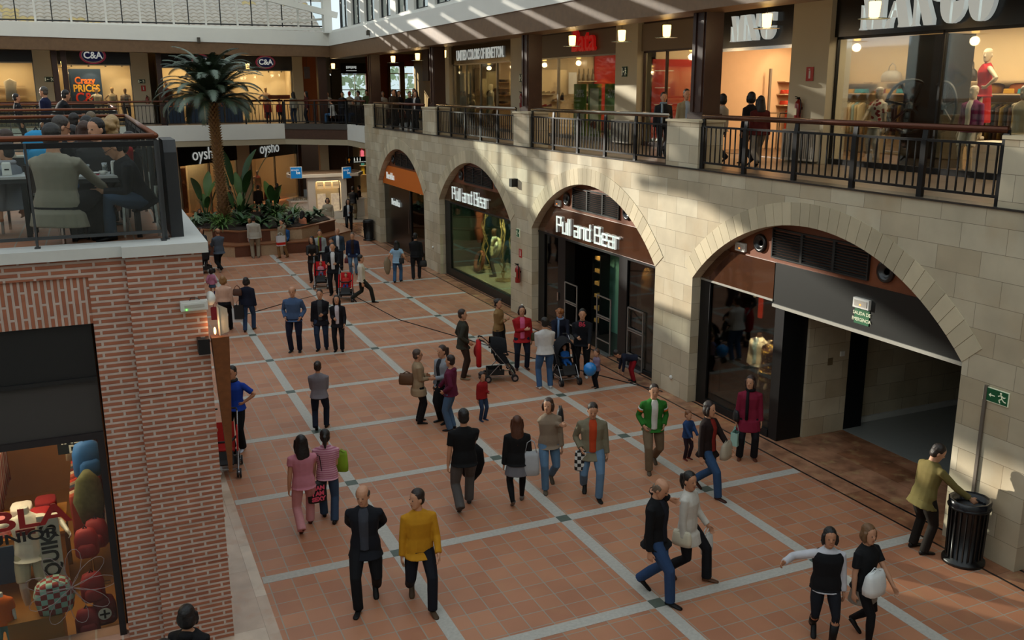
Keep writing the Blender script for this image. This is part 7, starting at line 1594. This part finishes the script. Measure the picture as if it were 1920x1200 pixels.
p = P('man all in black walking away with a black bag', 10.36, 32.27, -20, 1.74, w=1.08, hc='100d0c', top='141418', hem=-.04, legs='1c1d22', shoe='2a1a14', stride=.2, arms=('hold', 'down'), lod=1)
handbag('black bag in the hand of the man all in black', p['hand'][1], '0f0f11', (.3, .14, .24), -20, .1)
# family with red pushchairs
P('woman with long dark hair in black padded jacket pushing the first red pushchair', 6.8, 33.3, 165, 1.7, hair='long', hc='17100e', top='1a1412', hem=-.1, legs='2a1c20', shoe='15151a', arms=('push', 'push'), yaw=-30, lod=1)
stroller('red pushchair with chrome tubes pushed by the woman in black padding', 6.85, 32.3, 165, 'c01a20', baby=('baby in pink and white in the first red pushchair', 'c07a86', '4a5a78'))
P('man in black suit jacket and white shirt pushing the second red pushchair', 6.98, 30.85, 160, 1.82, w=1.1, hc='15100e', top='101116', hem=-.1, inner='cfcfd0', legs='15161b', shoe='121214', arms=('push', 'push'), lod=0)
stroller('red pushchair with chrome tubes pushed by the man in the white shirt', 7.15, 29.9, 160, 'c01a20', baby=('baby in red and blue in the second red pushchair', 'b83028', '24407a', '1c2a5a'))
P('woman in black coat with white collar between the pushchair couple', 7.45, 33.1, 160, 1.64, w=1.1, hair='short', hc='2a1a16', top='14141a', hem=-.1, inner='c6c6c8', legs='15151a', lod=1, nod=12)
P('woman in pale jacket with mustard scarf behind the pushchair family', 7.5, 35.2, 165, 1.64, hair='short', hc='3a2418', top='8f9a9c', hem=-.05, inner='5a1a28', legs='22222a', scarf='8a8a3a', lod=1)
P('bald elderly man in navy jacket and white shirt behind the family', 8.18, 35.2, 165, 1.66, w=1.08, hair='bald', hc='a0988c', top='2c3a4a', hem=-.06, inner='c4cad2', legs='24242c', lod=1)
p = P('short haired woman in dark navy coat and pale jeans at the family edge', 8.48, 34.1, 160, 1.62, w=1.1, hair='short', hc='5a5048', top='141c38', hem=-.1, inner='2a1c18', legs='5f7a98', shoe='6a4a34', lod=1)
handbag('dark red handbag of the woman in the dark navy coat', p['hand'][1]+V(.03, 0, 0), '5a1420', (.26, .12, .2), 0, .1)
# around the planter
P('bearded man in cream sweater and cream trousers walking from the kiosk', 10.06, 45.05, 165, 1.75, w=1.1, hair='bob', hc='24140f', top='b9ab94', hem=-.05, legs='b5a892', cut='baggy', shoe='7a6a58', stride=.4, lod=1)
p = P('woman in black blazer over white top and black trousers near the stone pier', 10.96, 44.6, 165, 1.68, hair='long', hc='15100f', top='101014', hem=-.04, inner='c8ccd2', legs='121216', stride=.3, arms=('hold', 'down'), lod=1)
handbag('tan handbag of the woman in the black blazer', (11.25, 44.5, 1.2), '6a5034', (.24, .1, .2), 20, .06)
P('man in pale jacket and khaki trousers facing the planter', 5.66, 39.3, -8, 1.8, w=1.08, hc='15110f', top='aaa79c', hem=-.06, legs='8f8674', cut='baggy', shoe='8a8478', lod=1)
P('small girl in white top standing on the planter step', 5.62, 40.2, -20, 1.02, hair='pony', hc='8a6238', top='d2cccc', legs='7f98a8', shoe='a88a70', z=.5, child=True, lod=1, arms=('hold', 'hold'))
p = P('woman in beige sweater crossing quickly with white and red carrier bag', 6.73, 38.91, 130, 1.64, hair='bun', hc='24140f', top='8f836c', hem=-.03, legs='8a6a48', boots='6a4a30', stride=.3, arms=('phone', 'hold'), lod=1)
t = paperbag('white carrier bag with a red band held by the woman in beige', (6.62, 38.7, 1.1), 'c9cdd4', (.34, .14, .42), 10, band='c0281c')
P('woman in denim jacket and beige trousers with dark bag by the planter', 7.6, 41.6, 20, 1.62, hair='verylong', hc='24160f', top='2c4864', hem=-.02, legs='6a5a48', arms=('hold', 'phone'), lod=1); handbag('dark bag held low by the woman in the denim jacket', (7.55, 41.4, .75), '15131a', (.3, .14, .24), 10, .1)
p = P('woman in black and peach cropped top, jeans tucked in dark boots', 8.1, 41.4, -60, 1.62, hair='verylong', hc='100c0c', top='c27a5c', hem=.03, legs='1c2438', boots='121218', arms=('down', 'down'), lod=1)
handbag('lime green bag at the side of the woman in tall boots', (8.3, 41.3, 1.05), '7a9a14', (.2, .1, .26), -30, .1)
P('man in bright blue jacket sitting on the planter seat', 7.05, 40.15, 150, 1.7, hair='short', hc='5a504a', top='1f4a7c', legs='1c1c22', sit=.5, z=0, arms=('lap', 'lap'), lod=1, nod=20)
P('man in grey blazer and black trousers pushing a child stroller past the planter', 3.95, 36.9, 20, 1.78, w=1.08, hair='bald', hc='6a4a34', top='4c5664', hem=-.08, legs='101115', shoe='c8c8cc', stride=.7, arms=('push', 'push'), lod=1)
P('woman in chequered dark jacket half hidden behind the terrace coping', 3.45, 38.0, 200, 1.6, hair='long', hc='3a2014', top='3a4048', legs='1a2030', lod=1)
stroller('dark stroller half hidden by the terrace coping', 3.35, 36.9, 20, '2a2c34')
P('woman in purple trousers mostly hidden by the brick corner', 2.6, 34.0, -10, 1.6, hair='bob', hc='2a1a14', top='4a4250', legs='3c2a50', lod=1)
P('little girl in pink top and denim skirt walking away', 3.13, 32.13, -20, .98, hair='bob', hc='1a1010', top='b87a98', legs='3a5068', cut='skirt', shoe='3a2a50', child=True, lod=1, arms=((.06, .0, -.27), (.06, .0, -.27)), boots='3a2a50')
P('child crouched in grey hooded top behind the planter rim', 8.1, 45.6, 150, 1.1, hair='short', hc='201614', top='4a4a50', legs='2a2a30', child=True, lod=2, hood=True)
P('dark haired head beyond the planter plants near the terrace edge', 4.3, 47.2, 180, 1.2, hair='long', hc='14100f', top='9a9aa0', legs='2a2a30', child=True, lod=2)
P('man in dark jacket before the second underwear shop', 8.0, 53.0, -10, 1.72, w=1.08, hc='100c0b', top='191512', legs='17161a', lod=2)
P('woman in dark red jacket between two others at the boutique', 8.6, 53.4, 150, 1.6, hair='short', hc='100c0b', top='4a1a14', legs='14141a', lod=2)
P('slim woman in black looking at the boutique window', 9.15, 53.66, 60, 1.7, hair='long', hc='0e0b0b', top='121116', legs='121217', cut='flare', lod=2, arms=('phone', 'down'))
P('person in maroon walking past the first underwear shop', 6.6, 53.8, -60, 1.68, hair='short', hc='100c0b', top='3a1512', legs='14141a', lod=2, stride=.4)
P('man in black jacket and khaki trousers leaning over the kiosk counter', 12.35, 49.2, -30, 1.8, w=1.1, hc='100d0c', top='121216', legs='7f7458', cut='baggy', lod=1, arms=('table', 'table'), lean=12)
P('kiosk attendant with dark hair behind the far counter', 12.2, 51.9, 160, 1.7, hair='bob', hc='120d0c', top='8a7060', legs='2a2a2a', lod=2)
P('customer in dark brown coat beyond the kiosk', 13.1, 50.7, 70, 1.68, hair='short', hc='201510', top='2a1c16', legs='17171a', lod=2)
# ================================================================ UPPER GALLERY PEOPLE
G1 = 'people strolling behind the dress shop balustrade'
P('man in dark top with light blue scarf walking behind the balustrade by the shoe shop', 13.2, 20.46, 160, 1.66, z=UP, hc='1c1411', top='1a1c20', legs='22242a', scarf='7a8c9c', lod=1, stride=.4)
P('person in beige jacket half hidden by the dark column', 13.4, 19.75, 165, 1.7, z=UP, hc='15100e', top='8f8266', legs='2a2a2e', lod=1, inner='9aa8b8')
P('person in red sweater bending forward beside the column', 13.2, 18.5, 30, 1.58, z=UP, hc='1c1210', top='8a1812', legs='17171b', lod=1, lean=14, stride=.4)
P('woman in white top walking in front of the open peach shop', 13.3, 18.15, 20, 1.64, z=UP, hair='bob', hc='15100e', top='b5aca0', legs='1a1a1f', lod=1, stride=.5)
P('person in black close behind the woman in white', 13.6, 17.5, 10, 1.68, z=UP, hair='bob', hc='100d0c', top='15131a', legs='1a1a1f', lod=1, stride=.5)
P('woman in dark red jacket and pale trousers moving along the gallery', 13.4, 16.9, -20, 1.62, z=UP, hair='long', hc='120d0c', top='4c1614', legs='8a8074', lod=1, stride=.6)
cols = ['1c1a1e', '2a2420', 'a8a49c', '1a1a20', '3a2e26', '141418', '5a4a3c', '1c2420', '2a1c1a', '22262c']; hairs = ['short', 'bob', 'short', 'long', 'short']
CR = [(12.9, 45.4, 'dark haired person in red brown jacket standing by the slim column', '4a1c14'), (12.7, 43.9, 'woman in white top with green below, first of the crowd', 'b0aca4'), (13.3, 43.3, 'tall person in dark top behind the white topped woman', '1c1a1e'), (12.9, 42.6, 'person in dark grey jumper in the crowd at the rail', '2a2826'),
      (12.6, 41.9, 'man in brown jumper facing outwards at the middle of the crowd', '3a3026'), (13.4, 41.3, 'pale faced person at the back of the crowd', '4a4038'), (13.2, 40.7, 'bright haired person at the rear of the crowd', '5a5248'), (12.8, 40.1, 'woman with long dark hair turned aside in the crowd', '141418'), (12.7, 38.9, 'man in dark jacket over white shirt nearest the dark column', '17191e'), (13.2, 38.2, 'person half hidden behind the paired dark column', '3a2a20'),
      (13.8, 42.5, 'person in olive jumper in the second row of the crowd', '34362a'), (13.9, 39.6, 'person in black at the second row near the column', '121214')]
for k, (x, y_, lab, c_) in enumerate(CR): P(lab, x, y_, (150, 165, 180, 120, 200)[k % 5], 1.6+.03*((k*7) % 6), z=UP, hair=hairs[k % 5], hc=['15100e', '241812', '1a1412'][k % 3], top=c_, inner='c8c8c8' if k == 8 else None, legs='1a1a1e', lod=2)
CR2 = [(12.0, 49.0, 'person in black standing at the cafe rail by the corner post', '121216', 0), (12.7, 50.3, 'man with red cap and white shirt at the cafe', 'b8b0a4', 1), (12.9, 49.2, 'person with grey top leaning on the cafe rail', '77776f', 0), (13.2, 50.4, 'person in white shirt in front of the bright cafe window', 'b0aaa0', 0), (13.4, 49.4, 'small person in olive top at the cafe', '55603a', 0), (13.5, 48.4, 'person in white at the slim column end of the cafe', 'b4aca4', 0),
       (9.66, 50.0, 'woman in pale top and jeans with dark hair at the chamfered balustrade', '8c8878', 0), (10.25, 49.6, 'woman in dark red jacket behind the chamfered balustrade', '4a1c18', 0), (8.96, 50.2, 'child in red jacket at the far balustrade near the ochre wall', '7a1a14', 0), (8.39, 50.3, 'second child in red at the far balustrade', '6a1c16', 0), (11.59, 50.6, 'person standing in pale shirt by the dark doorway', '9a9a94', 0)]
for k, (x, y_, lab, c_, cap) in enumerate(CR2):
    kid = 'child' in lab
    P(lab, x, y_, (160, 20, 90, 200, 170)[k % 5], 1.22 if kid else 1.6+.02*(k % 5), z=UP, hair=('short', 'long')[k in (6, 7)], hc='9c1a1a' if cap else '15100e', top=c_, legs='2c3a50' if k == 6 else '1a1a20', lod=2, child=kid)
P('person in white shirt sitting on the bench behind the chamfered balustrade', 11.35, 48.3, 60, 1.65, z=UP, hair='short', hc='15100e', top='b9b8b2', legs='37587a', sit=.47, lean=12, lod=2); P('person in dark jacket and jeans sitting at the bench end', 12.2, 47.6, 120, 1.65, z=UP, hair='short', hc='5a4a3c', top='1a1c22', legs='2f4f78', sit=.47, lod=2)
t = thing('bench', 'dark bench behind the chamfered balustrade', 'bench', (11.8, 48.1, UP), R_(-38)); mb = MB(); mb.box(-.9, .9, -.22, .22, .4, .45); mb.build('seat', black, t)
for a in (-.8, .8): mb = MB(); mb.box(a-.03, a+.03, -.2, .2, 0, .4); mb.build('leg', black, t)
# ================================================================ TERRACE GUESTS
P('grey haired man in beige jacket seated with his back to us at the nearest table', -.46, 11.95, -35, 1.95, z=TZ, w=1.38, hair='short', hc='24221f', top='9a9282', hem=-.13, legs='101014', sit=.48, arms=('table', (-.02, .3, -.2)), lod=0, lean=4)
P('young man in dark jumper with red glasses bending over his food', .47, 12.35, 100, 1.8, z=TZ, w=1.12, hair='short', hc='14100f', top='14161c', hem=-.05, legs='3a4c62', sit=.46, arms=('hold', 'table'), lean=24, nod=24, lod=0, glasses=True)
P('frowning dark haired man in grey shirt looking sideways', .04, 13.0, 165, 1.88, z=TZ, w=1.12, hair='short', hc='0f0d0d', top='2a2a2c', legs='17171b', sit=.54, yaw=-30, arms=('table', 'lap'), lod=0)
P('person with short blond hair and red top, back turned', .2, 13.4, 5, 1.84, z=TZ, w=1.05, hair='curly', hc='9a7a4c', top='a01a20', legs='17171b', sit=.54, lod=0, arms=('table', 'table'))
P('second blond head just behind the red topped person', .24, 14.3, 30, 1.84, z=TZ, hair='short', hc='a88a5c', top='5a5048', legs='17171b', sit=.56, lod=1)
P('dark haired diner bowed low beside the eating man', .3, 13.2, 70, 1.6, z=TZ, hair='bob', hc='120f0f', top='17171b', legs='17171b', sit=.46, lod=1)
P('second bowed dark head at the side balustrade', .42, 13.7, 60, 1.62, z=TZ, hair='bob', hc='171212', top='17171b', legs='17171b', sit=.46, lod=1)
P('man with glasses and short grey hair beside the turquoise bag', -.41, 13.5, -70, 1.86, z=TZ, w=1.05, hair='short', hc='3a3430', top='1a1c20', legs='3c5a78', sit=.58, lod=0, nod=18, glasses=True, arms=('table', 'table'))
backpack('turquoise padded backpack on the terrace chair', -.66, 13.3, TZ+.82, '1a8cc0', 1.0)
P('auburn haired person between the dark man and the man with glasses', -.11, 14.1, 0, 1.74, z=TZ, hair='long', hc='3a2014', top='15151a', legs='17171b', sit=.54, lod=1)
P('person in black with dark hair behind the auburn head', -.08, 15.0, 20, 1.8, z=TZ, hair='short', hc='0e0c0c', top='141418', legs='17171b', sit=.56, lod=1)
P('person in pale blue sleeve behind the man with glasses', -.3, 15.6, 60, 1.7, z=TZ, hair='short', hc='15100f', top='6f8298', legs='17171b', sit=.46, lod=1)
P('person in pale jacket at the picture edge of the terrace', -1.1, 14.4, 90, 1.7, z=TZ, hair='short', hc='3a2a20', top='a39a86', legs='2a2a30', sit=.46, lod=1)
P('person in patterned grey scarf seated at the edge table', -1.0, 13.0, 60, 1.6, z=TZ, hair='short', hc='24201e', top='7c8088', legs='2a2a30', sit=.42, lod=1, scarf='9a9aa0')
P('person in black leaning forward on the second terrace', -.95, 29.6, -70, 1.9, z=TZ, w=1.1, hair='short', hc='14100f', top='15161a', legs='1c1c22', lean=34, nod=-5, lod=1, arms=('push', 'push'))
P('grey haired man in navy coat standing on the second terrace', -1.21, 31.0, 70, 1.9, z=TZ, w=1.15, hair='short', hc='4a443e', top='141c3c', legs='1c1c22', hem=-.1, lod=1)
P('dark haired person standing farther on the second terrace', -2.06, 33.0, -80, 1.7, z=TZ, hair='short', hc='15100f', top='17171b', legs='1c1c22', lod=1)
P('head with short fair hair at the far end of the near terrace', -.02, 19.4, 20, 1.78, z=TZ, hair='short', hc='6a5a44', top='3a3a40', legs='1c1c22', sit=.54, lod=1)
P('second dark head at the far end of the near terrace', -.3, 19.2, -30, 1.78, z=TZ, hair='short', hc='15100f', top='2a3038', legs='1c1c22', sit=.52, lod=1)
